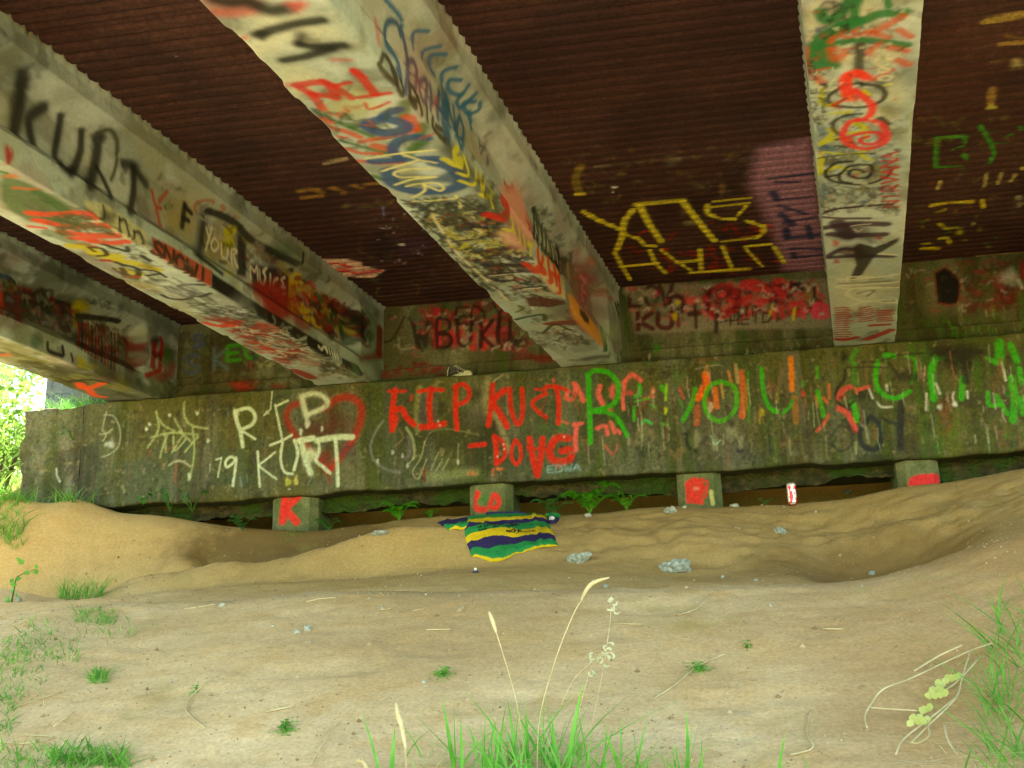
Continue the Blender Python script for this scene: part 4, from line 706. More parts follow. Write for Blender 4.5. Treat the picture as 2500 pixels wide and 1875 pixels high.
for l, w_ in (([(1420,600),(1430,690),(1470,740)], 26), ([(1455,640),(1440,700)], 20), ([(1490,650),(1500,760),(1520,800)], 26), ([(1530,700),(1545,800)], 26), ([(1560,760),(1570,870)], 22), ([(1410,740),(1460,780)], 20), ([(1510,740),(1560,780)], 14)): v.p(l, (190,56,34), w_, brk=.1)
v.g([(1566,648),(1604,670),(1604,775),(1580,772)], (44,26,22), edge=4, brk=0).p([(1640,620),(1645,740)], (60,90,110), 8).p([(1620,690),(1625,790)], (150,160,90), 14, op=.7).p([(1650,700),(1655,800)], (90,110,70), 14, op=.7)
v.g([(1692,700),(1730,740),(1754,830),(1754,985),(1720,960),(1690,930)], (156,44,62), edge=10, brk=.3).p([(1700,760),(1740,800),(1710,840),(1745,880)], (190,110,120), 8).p([(1710,880),(1740,960)], (190,110,120), 8).b((1780,660), 24, 34, (190,110,70), op=.5).b((1680,600), 20, 30, (160,90,70), op=.4)
v.g([(1615,880),(1650,890),(1700,960),(1790,1070),(1880,1200),(1866,1245),(1800,1190),(1700,1080),(1640,970)], (196,130,62), edge=6, brk=.1).g([(1700,975),(1735,1000),(1766,1050),(1766,1085),(1730,1060),(1706,1020)], (30,24,20), edge=4, brk=0)
for l, w_ in (([(1858,960),(1866,1050)], 22), ([(1912,950),(1920,1060),(1932,1185)], 24), ([(1866,1030),(1915,1040)], 20), ([(1850,1140),(1880,1240)], 30)): v.p(l, (28,78,44), w_, brk=.1)
v.b((1870,1120), 30, 90, (150,170,140), op=.6).b((1850,760), 40, 60, (90,100,80), op=.3)

# ---- girder C
S = S_C
wash(S, (170, 192, 198), 2, 2, .5, .5, 101); wash(S, (104, 100, 70), 4, 4, .58, .5, 102); dirty(S, 340)
v = V(S, 0, 0, 2.765, 'r')
for k in range(40): v.p([(k*50-100, k*38-40), (k*50-104, k*38+20)], (170,158,80), 16, op=.35, soft=.8)
v.b((740,880), 150, 60, (120,124,110), op=.4, soft=.9).b((480,640), 140, 60, (110,114,96), op=.4, soft=.9).b((60,900), 80, 300, (156,156,120), op=.4, soft=.9)
KB = (30, 32, 26)
v.p([(150,500),(145,620),(125,760),(95,900)], KB, 66, soft=.7, brk=.1).p([(90,650),(80,800)], KB, 40, soft=.9, op=.5).p([(300,720),(205,790),(195,860),(218,980)], KB, 52, soft=.7, brk=.1)
v.p([(410,790),(390,920),(370,1060),(420,1120),(485,1160)], KB, 44, soft=.6, brk=.1).p([(550,890),(545,1010),(510,1120),(480,1170)], KB, 44, soft=.6, brk=.1)
v.p([(665,930),(650,1060),(610,1250)], KB, 60, soft=.6, brk=.1).p([(660,900),(740,880),(790,960),(780,1130),(750,1215)], (70,74,56), 22, soft=.7).p([(650,1130),(700,1220),(750,1335)], KB, 26, soft=.6)
v.p([(830,1110),(890,1120),(985,1245)], KB, 46, soft=.7, op=.85).p([(900,1140),(900,1290),(880,1430)], KB, 42, soft=.6, brk=.1)
v.p([(1025,1290),(1058,1420),(1085,1540)], (170,70,50), 20, op=.85).p([(1130,1295),(1072,1365)], (170,70,50), 18, op=.8).p([(1065,1400),(1090,1410)], (170,70,50), 16)
v.g([(1108,1386),(1166,1384),(1166,1414),(1110,1420)], (14,44,36), edge=2, brk=0).p([(1120,1402),(1156,1400)], (150,180,160), 4, False)
v.b((1230,1480), 90, 140, (172,156,66), op=.6, soft=.9).p([(1245,1390),(1228,1530)], KB, 32, soft=.5).p([(1245,1400),(1290,1445)], KB, 22).p([(1230,1475),(1272,1495)], KB, 22)
v.p([(1320,1440),(1325,1370),(1420,1355),(1440,1370)], (166,76,52), 18, op=.6).p([(1500,1390),(1510,1420),(1470,1440)], (166,66,46), 20, op=.6).b((1590,1470), 24, 18, (160,66,46), op=.5)
v.b((60,1050), 30, 70, (166,34,42), op=.9)
v = V(S, 0, 500, 2.765, 'r')
v.b((1560,260), 150, 150, (150,148,120), op=.6, soft=.8).b((1640,480), 110, 70, (160,160,160), op=.5, soft=.8).b((1420,300), 60, 120, (150,140,70), op=.5)
v.g([(1360,40),(1400,60),(1385,250),(1360,380),(1318,330),(1340,150)], KB, edge=10, brk=.05).g([(1700,400),(1940,440),(1950,700),(1860,690),(1700,590)], (24,20,18), edge=14, brk=.15).g([(1600,190),(1670,230),(1660,490),(1600,480)], KB, edge=14, brk=.1)
v.p([(1400,40),(1560,110),(1700,240),(1860,330),(2010,400)], KB, 30, brk=.1).b((1850,340), 110, 60, KB, brk=.1).p([(1955,450),(1930,720)], KB, 34, brk=.1).p([(1330,340),(1500,470)], KB, 18).p([(2050,330),(2040,400)], KB, 14)
v.p([(1540,190),(1550,280)], (190,190,34), 60, brk=.1).p([(1500,260),(1505,330)], (170,160,50), 30, op=.8).b((1900,430), 24, 30, (120,110,80)).b((1740,300), 34, 60, (150,150,130), op=.7).p([(1850,560),(1855,640)], (150,140,50), 16, op=.8).p([(1780,580),(1785,640)], (110,40,40), 16, op=.7)
v.x([(1380,90),(1640,200),(1640,500),(1380,400)], 16, [(190,190,180),(60,60,50),(180,180,60),(90,60,50),(40,40,34)], 44, 12, op=.7)
v.x([(1650,240),(1960,420),(1960,700),(1660,560)], 40, [(40,36,30),(120,110,100),(150,140,60),(100,40,40)], 40, 14, op=.65)
v.x([(1990,480),(2260,640),(2260,900),(1990,740)], 60, [(150,36,34),(60,40,30),(180,60,40),(190,180,70),(40,40,30)], 34, 12, op=.85)
v.b((1900,560), 90, 90, (30,26,22), op=.7)
WH = (226, 228, 218)
v.p([(1393,160),(1412,235)], WH, 9).p([(1432,150),(1410,235),(1388,312)], WH, 9).p([(1450,225),(1425,265),(1445,315),(1478,275),(1450,225)], WH, 9).p([(1495,265),(1500,350),(1530,362),(1540,300)], WH, 9).p([(1565,405),(1562,310),(1600,315),(1575,350),(1605,425)], WH, 9)
v.p([(1692,500),(1692,420),(1718,455),(1735,420),(1740,510)], WH, 9).p([(1752,440),(1758,520),(1785,520),(1786,450)], (206,208,196), 9).p([(1800,430),(1775,455),(1792,490),(1775,550),(1755,535)], WH, 10).p([(1825,470),(1822,570)], WH, 10).p([(1875,500),(1850,520),(1845,575),(1875,580)], WH, 10).p([(1925,490),(1900,510),(1915,535),(1900,560),(1925,560)], WH, 9).p([(1898,602),(1912,610),(1925,600)], WH, 9)
v.p([(1980,500),(1975,620),(1968,720)], (196,176,40), 60, brk=.15)
v.x([(1990,480),(2240,640),(2240,900),(1990,740)], 104, [(150,36,34),(180,60,40),(120,30,30),(190,170,60),(50,40,30),(160,150,110)], 40, 16, op=.85)
v.x([(1760,540),(1950,640),(1950,720),(1760,600)], 36, [(150,40,34),(90,30,30)], 30, 14, op=.8)
v.p([(1900,270),(2010,330)], (84,124,100), 50, op=.5, soft=.9).p([(2000,400),(2212,520)], (90,90,70), 20, op=.5)
# flange edge: white strip with a name, red band, black band
v.g([(560,-30),(700,-10),(990,190),(1010,300),(930,290),(640,140)], (196,192,152), edge=10, brk=.2, op=.8)
v.b((735,85), 54, 44, (50,52,46), brk=.1).p([(700,10),(705,90),(650,100)], (50,52,46), 14).p([(730,60),(760,80),(735,110)], (130,130,110), 8).p([(805,90),(812,190)], (40,42,36), 14).p([(808,110),(845,110),(875,222)], (40,42,36), 14).p([(905,180),(912,250)], (40,42,36), 14).p([(908,190),(945,190),(975,275)], (40,42,36), 14)
v.g([(1025,215),(1130,270),(1430,450),(1425,560),(1290,490),(1080,370),(1035,320)], (178,66,38), edge=8, brk=.15)
v.t('SNOWI', (1030,335), (76,46), (8,-96), (52,44,34), 20)
v.g([(1428,462),(1850,740),(2250,985),(2250,1085),(1850,830),(1428,575)], (20,16,14), edge=6, brk=0, op=.98).x([(1500,560),(2100,900),(2100,940),(1500,590)], 26, [(60,30,26),(50,40,34)], 30, 8, op=.6)
v.p([(2150,960),(2170,980),(2190,960),(2210,1000)], WH, 10)
v = V(S, 800, 400, 2.765, 'r')
for k in range(5): v.p([(-10+k*18, 1235+k*14), (0+k*18, 1275+k*12)], WH, 8)
v.g([(95,1310),(200,1360),(240,1420),(232,1442),(150,1410),(100,1370)], (18,16,14), edge=4, brk=0)
v.x([(-60,900),(190,1000),(190,1240),(-60,1100)], 130, [(130,34,34),(24,24,20),(50,80,50),(150,140,60),(90,30,30)], 40, 18, op=.85)
v.g([(190,1020),(312,1000),(300,1390),(205,1340)], (90,130,92), edge=14, brk=.3, op=.7).p([(262,1130),(256,1280)], (120,36,30), 44, brk=.2).b((250,1300), 40, 34, (110,30,28), op=.8).p([(80,1080),(110,1200)], (30,70,50), 34, op=.8).b((200,1180), 24, 50, (60,90,60), op=.7).p([(130,1000),(140,1160)], (24,24,20), 30, op=.8)
v = V(S, 0, 0, 2.765)
v.g([(0,1170),(200,1240),(380,1330),(520,1430),(430,1520),(200,1500),(60,1420),(0,1350)], (70,98,58), edge=20, brk=.2, op=.85).g([(150,1340),(480,1480),(560,1560),(300,1500)], (90,100,84), edge=14, brk=.3, op=.6)
v.b((70,1190), 60, 16, (186,110,60)).p([(100,1270),(250,1280)], (180,100,56), 22, op=.8).p([(0,1160),(40,1170)], (60,120,60), 20).p([(250,1300),(400,1400),(460,1450)], (60,96,60), 40, op=.8)
v = V(S, 0, 500, 2.765)
v.x([(300,100),(800,160),(1300,620),(900,560)], 60, [(90,96,80),(60,66,54),(120,120,100),(150,140,80)], 60, 10, op=.6, aniso=1.5)
v.x([(900,380),(1300,560),(1700,800),(1300,720)], 50, [(60,64,60),(100,110,110),(120,128,120)], 60, 9, op=.65, aniso=1.5)
for l, w_ in (([(210,60),(400,70),(560,60),(620,90)], 44), ([(260,110),(460,150),(640,140),(710,150)], 44), ([(430,190),(600,210),(770,210)], 50), ([(620,250),(760,260),(850,250)], 36), ([(480,230),(640,240)], 30), ([(200,150),(300,160)], 20), ([(540,270),(640,290)], 24)): v.p(l, (208,72,52), w_, brk=.12)
v.b((590,80), 40, 26, (226,70,80)).b((700,140), 30, 18, (232,60,66)).p([(330,190),(480,250),(560,270)], (80,100,60), 44, op=.6).x([(300,60),(700,90),(800,200),(420,210)], 46, [(80,84,60),(70,90,50)], 50, 16, op=.7)
for l, w_ in (([(480,282),(600,300),(690,350)], 44), ([(620,330),(800,350),(760,370)], 36), ([(800,380),(920,400),(1060,440)], 40), ([(830,440),(940,470)], 36)): v.p(l, (180,176,60), w_, brk=.2)
for l, w_ in (([(600,290),(690,300),(720,340),(660,350)], 16), ([(640,320),(610,300)], 12), ([(840,410),(920,430),(930,480),(860,480),(820,430)], 18), ([(780,390),(830,410)], 18), ([(940,440),(1040,450),(1120,490)], 14), ([(700,270),(800,300),(860,320),(860,290)], 18), ([(960,350),(1010,380)], 20), ([(1090,610),(1150,635),(1260,640),(1300,600),(1210,555),(1290,540),(1375,545)], 17), ([(1270,600),(1340,625),(1420,600)], 14), ([(760,430),(860,490),(930,500)], 10), ([(990,480),(1080,470)], 14)): v.p(l, (34,34,28), w_)
v.p([(860,490),(930,490)], (170,50,40), 22).p([(690,380),(740,380)], (150,40,36), 20).b((1240,580), 90, 50, (150,160,170), op=.5, soft=.9).b((1560,700), 160, 60, (170,176,190), op=.5, soft=.9)
v.x([(1250,660),(1700,680),(2100,960),(1700,900)], 156, [(84,88,84),(50,52,48),(110,120,110),(60,60,60)], 50, 8, op=.75, aniso=1.6)
v.x([(1400,760),(1800,800),(2200,1080),(1900,1080)], 114, [(150,50,40),(128,44,36),(172,70,54)], 44, 16, op=.8, aniso=1.8).x([(1600,820),(2000,860),(2250,1080),(1900,1050)], 88, [(60,60,56),(190,196,186),(84,90,84)], 50, 7, op=.8, aniso=1.8)
v.p([(1390,800),(1470,820),(1560,815)], (196,66,54), 26).p([(1980,1120),(2060,1150),(2100,1170)], (140,46,36), 34).b((2110,1060), 100, 40, (170,176,160), op=.4)
v = V(S, 800, 400, 2.765); v.x([(-60,1330),(120,1360),(200,1450),(-40,1450)], 57, [(84,84,70),(120,110,84),(60,60,50)], 36, 8, op=.7).b((190,1430), 60, 34, (110,140,110), op=.5)

v = V(S, 0, 0, 2.765)
v.x([(0,1250),(560,1400),(1500,2100),(900,1950)], 50, [(90,96,80),(60,66,54),(130,90,70),(84,100,70)], 60, 11, op=.55, aniso=1.5)
v = V(S, 0, 500, 2.765, 'r')
v.x([(700,60),(1330,380),(1300,560),(1000,330)], 30, [(90,90,76),(60,60,50),(120,110,90)], 34, 8, op=.5)
# ---- girder D
GAIN = 1.1
S = S_D
dirty(S, 360); wash(S, (44, 44, 28), 2.2, 3, .47, .6, 371)
wash(S, (104, 110, 70), 3, 3, .5, .6, 111); wash(S, (60, 64, 34), 4, 4, .54, .6, 112)
v = V(S, 0, 500, 2.765, 'r')
v.x([(0,480),(300,600),(790,830),(780,1050),(300,830),(0,700)][:2]+[(780,1000),(0,720)], 70, [(34,34,26),(60,30,26),(90,100,90),(44,50,44),(120,40,34)], 60, 22, op=.75)
v.x([(0,560),(420,700),(460,860),(0,720)], 40, [(24,26,22),(40,40,34)], 50, 20, op=.85)
v.t('B', (30,660), (90,20), (10,-150), (24,26,24), 30).t('ENT', (150,700), (110,36), (8,-120), (22,22,20), 22).b((80,560), 30, 34, (120,120,60)).b((70,640), 30, 26, (70,100,110), op=.8)
v.b((330,830), 150, 60, (130,136,134), op=.6, soft=.9).p([(120,700),(140,780)], (130,40,34), 26, op=.8).p([(0,560),(10,720)], (160,54,30), 34, op=.8).p([(0,480),(60,490)], (40,70,110), 18, op=.7)
v.b((540,690), 52, 46, (158,148,14), brk=.1).p([(520,720),(515,800)], (150,136,20), 34).p([(520,755),(700,770),(800,790)], (26,22,18), 26).x([(580,590),(780,660),(780,720),(580,650)], 14, [(44,60,44),(60,66,50)], 26, 9, op=.7)
for k in range(12): v.p([(530+k*22, 790+k*8), (534+k*22, 900+k*10), (530+k*22, 960+k*14)], [(120,26,24), (30,26,20), (96,24,22)][k % 3], 16, op=.85)
for k in range(5): v.p([(800+k*22, 880+k*20), (800+k*22, 1060+k*16)], [(96,26,22), (50,60,30)][k % 2], 20, op=.7)
v.b((1040,1040), 50, 70, (44,96,26), op=.85).b((960,930), 34, 40, (26,20,16), op=.9).p([(955,960),(945,1100)], (140,28,22), 34, brk=.15).p([(1015,910),(1000,1020),(990,1150)], (150,34,24), 26, brk=.15).p([(960,1020),(1010,1010)], (140,28,22), 24).b((1060,1130), 44, 60, (130,60,48), op=.7).p([(860,920),(862,1080)], (110,50,30), 40, op=.5)
v.p([(320,935),(325,985),(380,1010),(425,1020),(420,960)], (26,24,20), 18).b((245,930), 40, 40, (60,96,76), op=.7).b((545,1070), 30, 44, (176,170,30), op=.85).b((600,1100), 60, 24, (150,144,40), op=.7).p([(480,1010),(490,1060)], (40,44,30), 14).b((780,1180), 90, 60, (80,52,34), op=.6).b((680,1120), 60, 40, (96,96,50), op=.5)
v.x([(0,500),(780,820),(1060,1100),(0,720)], 120, [(30,30,24),(90,34,28),(54,60,40),(110,112,96),(40,60,34),(110,40,34)], 46, 16, op=.7)
v = V(S, 0, 500, 2.765)
v.p([(0,1020),(60,1015)], (180,100,70), 24, op=.8).x([(100,1000),(400,1080),(760,1230),(500,1240)], 44, [(70,72,54),(56,58,44),(110,116,70)], 60, 18, op=.7, aniso=1.8).b((440,1120), 110, 44, (60,64,56), op=.6).p([(460,1195),(620,1182),(760,1215)], (44,30,24), 12)
v.p([(540,1212),(560,1240)], (216,78,50), 26).p([(600,1240),(650,1225),(690,1208)], (216,84,54), 22).p([(600,1250),(640,1290),(700,1300)], (216,84,54), 20).b((800,1230), 90, 30, (120,124,60), op=.5)
GAIN = 1.1
# ------------------------------------------------------------------ terrain
def D(l): return [(x*1.13017, y*1.13017) for x, y in l]
LIP = D([(-200,1370),(0,1345),(60,1330),(150,1312),(270,1303),(400,1297),(600,1281),(800,1277),(1130,1271),(1500,1264),(1780,1254),(1900,1238),(2000,1213),(2100,1180),(2212,1142),(2400,1080)])
FLOOR = D([(-200,1310),(0,1290),(60,1290),(150,1290),(270,1285),(400,1270),(600,1256),(800,1246),(1130,1236),(1500,1232),(1780,1228),(1900,1215),(2000,1190),(2100,1160),(2212,1122),(2400,1060)])
FACE0 = D([(-200,1290),(0,1262),(100,1285),(220,1302),(350,1285),(430,1274),(560,1262),(650,1262),(760,1256),(860,1248),(1000,1232),(1150,1222),(1300,1215),(1500,1210),(1700,1215),(1850,1200),(2000,1168),(2100,1138),(2212,1105),(2400,1050)])
HOL = D([(-200,1236),(0,1232),(130,1228),(343,1208),(400,1192),(445,1222),(560,1216),(700,1196),(800,1166),(900,1142),(1000,1130),(2400,1000)])
HOL2 = D([(-200,1130),(0,1145),(130,1130),(343,1130),(420,1145),(500,1172),(640,1178),(760,1160),(860,1137),(1000,1120),(2400,1000)])
RIDGE = D([(-200,1330),(0,1322),(120,1315),(201,1302),(269,1263),(310,1246),(354,1240),(398,1236),(432,1229),(466,1217),(507,1214),(541,1218),(575,1218),(626,1207),(677,1194),(727,1185),(772,1167),(830,1150),(950,1143),(1050,1135),(1200,1140),(1400,1135),(1500,1128),(1650,1148),(1800,1158),(1900,1140),(2050,1100),(2212,1065),(2400,1010)])
LEDGE = D([(-200,1010),(0,1055),(100,1085),(170,1072),(240,1098),(350,1108),(480,1130),(590,1138),(690,1142),(780,1132),(860,1122),(1040,1110),(1150,1113),(1300,1110),(1380,1096),(1480,1088),(1560,1092),(1700,1087),(1830,1080),(1950,1053),(2050,1043),(2212,1012),(2400,960)])
XT = np.arange(-9, 7.01, .05); YT = np.arange(-2, 12.01, .05)
def crv(pts, Y, dz=0):
    W = np.array([at_y(x, y, Y) for x, y in pts]); return np.interp(XT, W[:,0], W[:,2])+dz
_c = [(-2., np.full(XT.shape, -1.62)), (.8, np.full(XT.shape, -1.5))]
_lip = crv(LIP, 5.8)
_hw = sstep(-5.2, -4.6, XT)*(1-sstep(-1.5, -.95, XT))        # the gully behind the left ridge
_c += [(3.9, _lip-.76+.0*XT), (4.9, _lip-.32), (5.62, _lip-.035), (5.82, _lip+.005), (5.98, _lip-.02), (6.25, np.minimum(crv(FLOOR, 6.25), _lip-.03)), (6.8, crv(FLOOR, 6.8)-.01),
       (7.08, crv(FACE0, 7.08)), (7.34, (crv(RIDGE, 7.34)+.012)*_hw+(1-_hw)*(crv(RIDGE, 7.34)*.55+crv(FACE0, 7.34)*.45)), (7.44, crv(RIDGE, 7.44)*_hw+(1-_hw)*(crv(RIDGE, 7.44)*.8+crv(FACE0, 7.44)*.2)),
       (7.6, crv(RIDGE, 7.6)*(1-_hw)+(crv(RIDGE, 7.6)-.13)*_hw), (7.76, (crv(RIDGE, 7.76)*.75+crv(LEDGE, 7.76)*.25)*(1-_hw)+(crv(HOL, 7.76)-.07)*_hw), (7.86, (crv(RIDGE, 7.86)*.5+crv(LEDGE, 7.86)*.5)*(1-_hw)+crv(HOL, 7.86)*_hw),
       (8.06, (crv(LEDGE, 8.06)-.015)*(1-_hw)+crv(HOL2, 8.06)*_hw), (8.2, crv(LEDGE, 8.2)), (8.36, crv(LEDGE, 8.36)-.03),
       (8.7, crv(LEDGE, 8.5)-.22), (9.2, crv(LEDGE, 8.5)-.1)]
_fill = np.where((XT > -5.1) & (XT < 4.9), 3.0, 0)
_y = [a for a, _ in _c]+[9.45, 12.1]
_z = np.array([b for _, b in _c]+[np.full(XT.shape, 2.2), np.full(XT.shape, 3.1)])
ZTAB = np.array([np.interp(YT, _y, _z[:, i]) for i in range(len(XT))])
# open bank beside the bridge
_k = np.interp(YT, [-2, .8, 3.9, 5.8, 7.2, 8.3, 9.5, 12.1], [-1.62, -1.5, -.25, .5, .95, 1.5, 2.0, 2.7])
_out = sstep(-5.05, -5.9, XT)+sstep(4.9, 6.2, XT)
_wy = sstep(8.0, 9.0, YT)
for i in range(len(XT)):
    if _out[i] > 0:
        far = sstep(-6.0, -8.5, XT[i])+sstep(5.5, 7, XT[i])
        wgt = np.maximum(_wy, far)*_out[i]; ZTAB[i] = ZTAB[i]*(1-wgt)+_k*wgt
_g = np.exp(-.5*(np.arange(-4, 5)/.75)**2); _g /= _g.sum()
def _sm(a, ax): return np.apply_along_axis(lambda v: np.convolve(np.pad(v, 4, 'edge'), _g, 'valid'), ax, a)
ZTAB = _sm(_sm(ZTAB, 1), 0)
def ground_z(x, y):
    x = np.asarray(x, float); y = np.asarray(y, float)
    i = np.clip((x-XT[0])/.05, 0, len(XT)-1.001); j = np.clip((y-YT[0])/.05, 0, len(YT)-1.001)
    i0 = i.astype(int); j0 = j.astype(int); fi = i-i0; fj = j-j0
    z = (ZTAB[i0, j0]*(1-fi)+ZTAB[i0+1, j0]*fi)*(1-fj)+(ZTAB[i0, j0+1]*(1-fi)+ZTAB[i0+1, j0+1]*fi)*fj
    near = sstep(3.2, 4.2, y)*(1-sstep(8.6, 9, y))
    face = sstep(7.0, 7.25, y)*(1-sstep(7.8, 8.1, y))
    z = z+(fbm(x*.8+2, y*1.3, 5, 2)-.5)*.055+(fbm(x*3, y*4.2, 9, 3)-.5)*(.008+.035*face)+(fbm(x*17, y*20, 3, 3)-.5)*(.004+.014*face)
    rid = 1-np.abs(2*fbm(x*4.5+9, y*6, 14, 3)-1)
    z = z+face*(rid-.75)*.045*sstep(-1.6, -.8, x)+near*(.0022*(fbm(x*30, y*34, 4, 3)-.5)+.004*sstep(.62, .80, fbm(x*11, y*14, 24, 3))-.006*sstep(.60, .76, fbm(x*5+3, y*6, 27, 3)))
    hx, hy = at_y(2140, 1350, 6.9)[:2]
    z = z-.17*np.exp(-((x-hx-.05)/.42)**4)*np.exp(-((y-hy-.05)/.34)**4)-.05*np.exp(-((x-hx+.9)/.5)**2)*np.exp(-((y-6.9)/.25)**2)
    z = z-.010*sstep(.66, .9, vnoise(x*3.3+1, y*4.5+4, 8))       # scuffed foot marks
    z = z+.55*np.maximum(0, y-12)*0
    return z
def ground_hit(px, py, t0=3.2, t1=14):
    r = ray(px, py); t = np.linspace(t0, t1, 1400); q = r[None]*(t/r[1])[:, None]
    g = ground_z(q[:,0], q[:,1]); h = q[:,2] < g
    if not h.any(): return q[-1]
    k = int(np.argmax(h)); p = q[k].copy(); p[2] = g[k]; return p
def axis(lo, a, b, hi, fine, grow=1.25):
    m = list(np.arange(a, b, fine)); s = fine; x = a; L = []
    while x > lo: s *= grow; x -= s; L.append(x)
    s = fine; x = m[-1]; Rr = []
    while x < hi: s *= grow; x += s; Rr.append(x)
    return np.array(L[::-1]+m+Rr)
gx = axis(-90, -6.4, 3.6, 90, .022); gy = axis(-90, 3.3, 9.3, 90, .022)
GXX, GYY = np.meshgrid(gx, gy)
GZ = ground_z(GXX, GYY)
GZ = GZ+np.clip(GYY-12, 0, 18)*.10*sstep(0, 1, 1)
m_dirt = None
def dirt_material():
    m, t, n, b = new_mat('dirt'); L = t.links.new
    tc = n.new('ShaderNodeTexCoord'); v = tc.outputs['Object']
    def nz(s, d=6, r=.6, sc=(1,1,1)):
        mp = n.new('ShaderNodeMapping'); L(v, mp.inputs[0]); mp.inputs['Scale'].default_value = sc
        a = n.new('ShaderNodeTexNoise'); a.inputs['Scale'].default_value = s; a.inputs['Detail'].default_value = d; a.inputs['Roughness'].default_value = r; L(mp.outputs[0], a.inputs['Vector']); return a.outputs[0]
    def ramp(f, p0, c0, p1, c1):
        r = n.new('ShaderNodeValToRGB'); r.color_ramp.elements[0].position = p0; r.color_ramp.elements[1].position = p1
        r.color_ramp.elements[0].color = (*c0, 1); r.color_ramp.elements[1].color = (*c1, 1); L(f, r.inputs[0]); return r.outputs[0]
    def mix(f, a, c, mode='MIX'):
        x = n.new('ShaderNodeMixRGB'); x.blend_type = mode
        if isinstance(f, float): x.inputs[0].default_value = f
        else: L(f, x.inputs[0])
        L(a, x.inputs[1])
        if isinstance(c, tuple): x.inputs[2].default_value = (*c, 1)
        else: L(c, x.inputs[2])
        return x.outputs[0]
    c = ramp(nz(.9, 7, .6), .36, (.50, .35, .18), .64, (.68, .515, .30))
    c = mix(ramp(nz(3.5, 8, .65), .5, (0,0,0), .68, (1,1,1)), c, (.56, .38, .18))
    sxr = n.new('ShaderNodeSeparateXYZ'); L(v, sxr.inputs[0]); mrr = n.new('ShaderNodeMath'); mrr.operation = 'MULTIPLY_ADD'; L(nz(1.2, 6), mrr.inputs[0]); mrr.inputs[1].default_value = 2.6; L(sxr.outputs[0], mrr.inputs[2])
    mr2 = n.new('ShaderNodeMapRange'); L(mrr.outputs[0], mr2.inputs[0]); mr2.inputs[1].default_value = 1.3; mr2.inputs[2].default_value = 2.5; mr2.inputs[4].default_value = .9
    c = mix(mr2.outputs[0], c, (.45, .275, .12))
    c = mix(ramp(nz(14, 8, .7, (1, .6, 1)), .56, (0,0,0), .72, (.40,.40,.40)), c, (.38, .28, .15))
    # browner, darker soil towards the abutment, paler soil on the open front
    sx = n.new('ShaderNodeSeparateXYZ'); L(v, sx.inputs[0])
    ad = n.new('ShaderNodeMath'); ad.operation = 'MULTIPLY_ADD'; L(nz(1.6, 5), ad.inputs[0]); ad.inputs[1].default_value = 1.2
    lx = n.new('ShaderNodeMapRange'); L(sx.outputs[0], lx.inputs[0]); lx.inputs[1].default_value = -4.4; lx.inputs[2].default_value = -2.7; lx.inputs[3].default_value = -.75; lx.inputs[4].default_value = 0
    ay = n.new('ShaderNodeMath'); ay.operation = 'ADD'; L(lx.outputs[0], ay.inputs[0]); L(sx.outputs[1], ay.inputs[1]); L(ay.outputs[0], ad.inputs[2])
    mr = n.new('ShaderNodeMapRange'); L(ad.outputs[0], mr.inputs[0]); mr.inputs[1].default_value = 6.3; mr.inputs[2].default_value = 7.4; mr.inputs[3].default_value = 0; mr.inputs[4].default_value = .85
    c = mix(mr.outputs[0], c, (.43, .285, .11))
    c = mix(ramp(nz(2.3, 8, .7), .55, (0,0,0), .7, (.55,.55,.55)), c, (.46, .30, .13))
    c = mix(1.0, c, ramp(nz(60, 6, .75), .3, (.72,.72,.72), .7, (1.18,1.18,1.18)), 'MULTIPLY')
    hx_ = at_y(700, 1330, 7.9)  # left hollow: damp soil, with its shade also put into the colour
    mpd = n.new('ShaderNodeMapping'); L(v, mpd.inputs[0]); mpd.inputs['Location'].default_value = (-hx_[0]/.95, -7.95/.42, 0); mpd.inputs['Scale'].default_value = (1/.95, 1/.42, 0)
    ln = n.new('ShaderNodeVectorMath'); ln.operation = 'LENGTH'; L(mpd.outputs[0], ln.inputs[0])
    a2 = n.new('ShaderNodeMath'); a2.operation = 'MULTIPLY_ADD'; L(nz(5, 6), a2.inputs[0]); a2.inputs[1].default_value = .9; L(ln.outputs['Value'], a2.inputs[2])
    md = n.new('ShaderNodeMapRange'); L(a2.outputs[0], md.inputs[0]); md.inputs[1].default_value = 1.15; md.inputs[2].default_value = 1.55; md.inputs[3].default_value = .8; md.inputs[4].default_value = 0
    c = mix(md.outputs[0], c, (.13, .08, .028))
    hr_ = at_y(2120, 1345, 7.0)  # right hollow: shade and damp painted into the soil colour
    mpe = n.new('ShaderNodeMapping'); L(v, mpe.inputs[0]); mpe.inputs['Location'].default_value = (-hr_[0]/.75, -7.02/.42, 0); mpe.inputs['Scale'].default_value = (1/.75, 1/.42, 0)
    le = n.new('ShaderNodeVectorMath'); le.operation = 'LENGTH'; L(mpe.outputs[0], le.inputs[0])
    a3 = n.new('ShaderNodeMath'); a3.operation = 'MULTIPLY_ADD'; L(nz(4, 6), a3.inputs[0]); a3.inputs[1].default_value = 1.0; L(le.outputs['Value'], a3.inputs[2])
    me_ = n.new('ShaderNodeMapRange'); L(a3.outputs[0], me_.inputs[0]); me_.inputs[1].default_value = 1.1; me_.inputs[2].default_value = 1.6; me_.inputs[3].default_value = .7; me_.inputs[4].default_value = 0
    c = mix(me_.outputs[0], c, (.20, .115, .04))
    c = mix(ramp(nz(1.9, 7, .7), .56, (0,0,0), .72, (.4,.4,.4)), c, (.34, .30, .10))
    ms_ = n.new('ShaderNodeMapping'); L(v, ms_.inputs[0]); ms_.inputs['Rotation'].default_value = (0, 0, -.55); ms_.inputs['Scale'].default_value = (1.2, 6.5, 1)
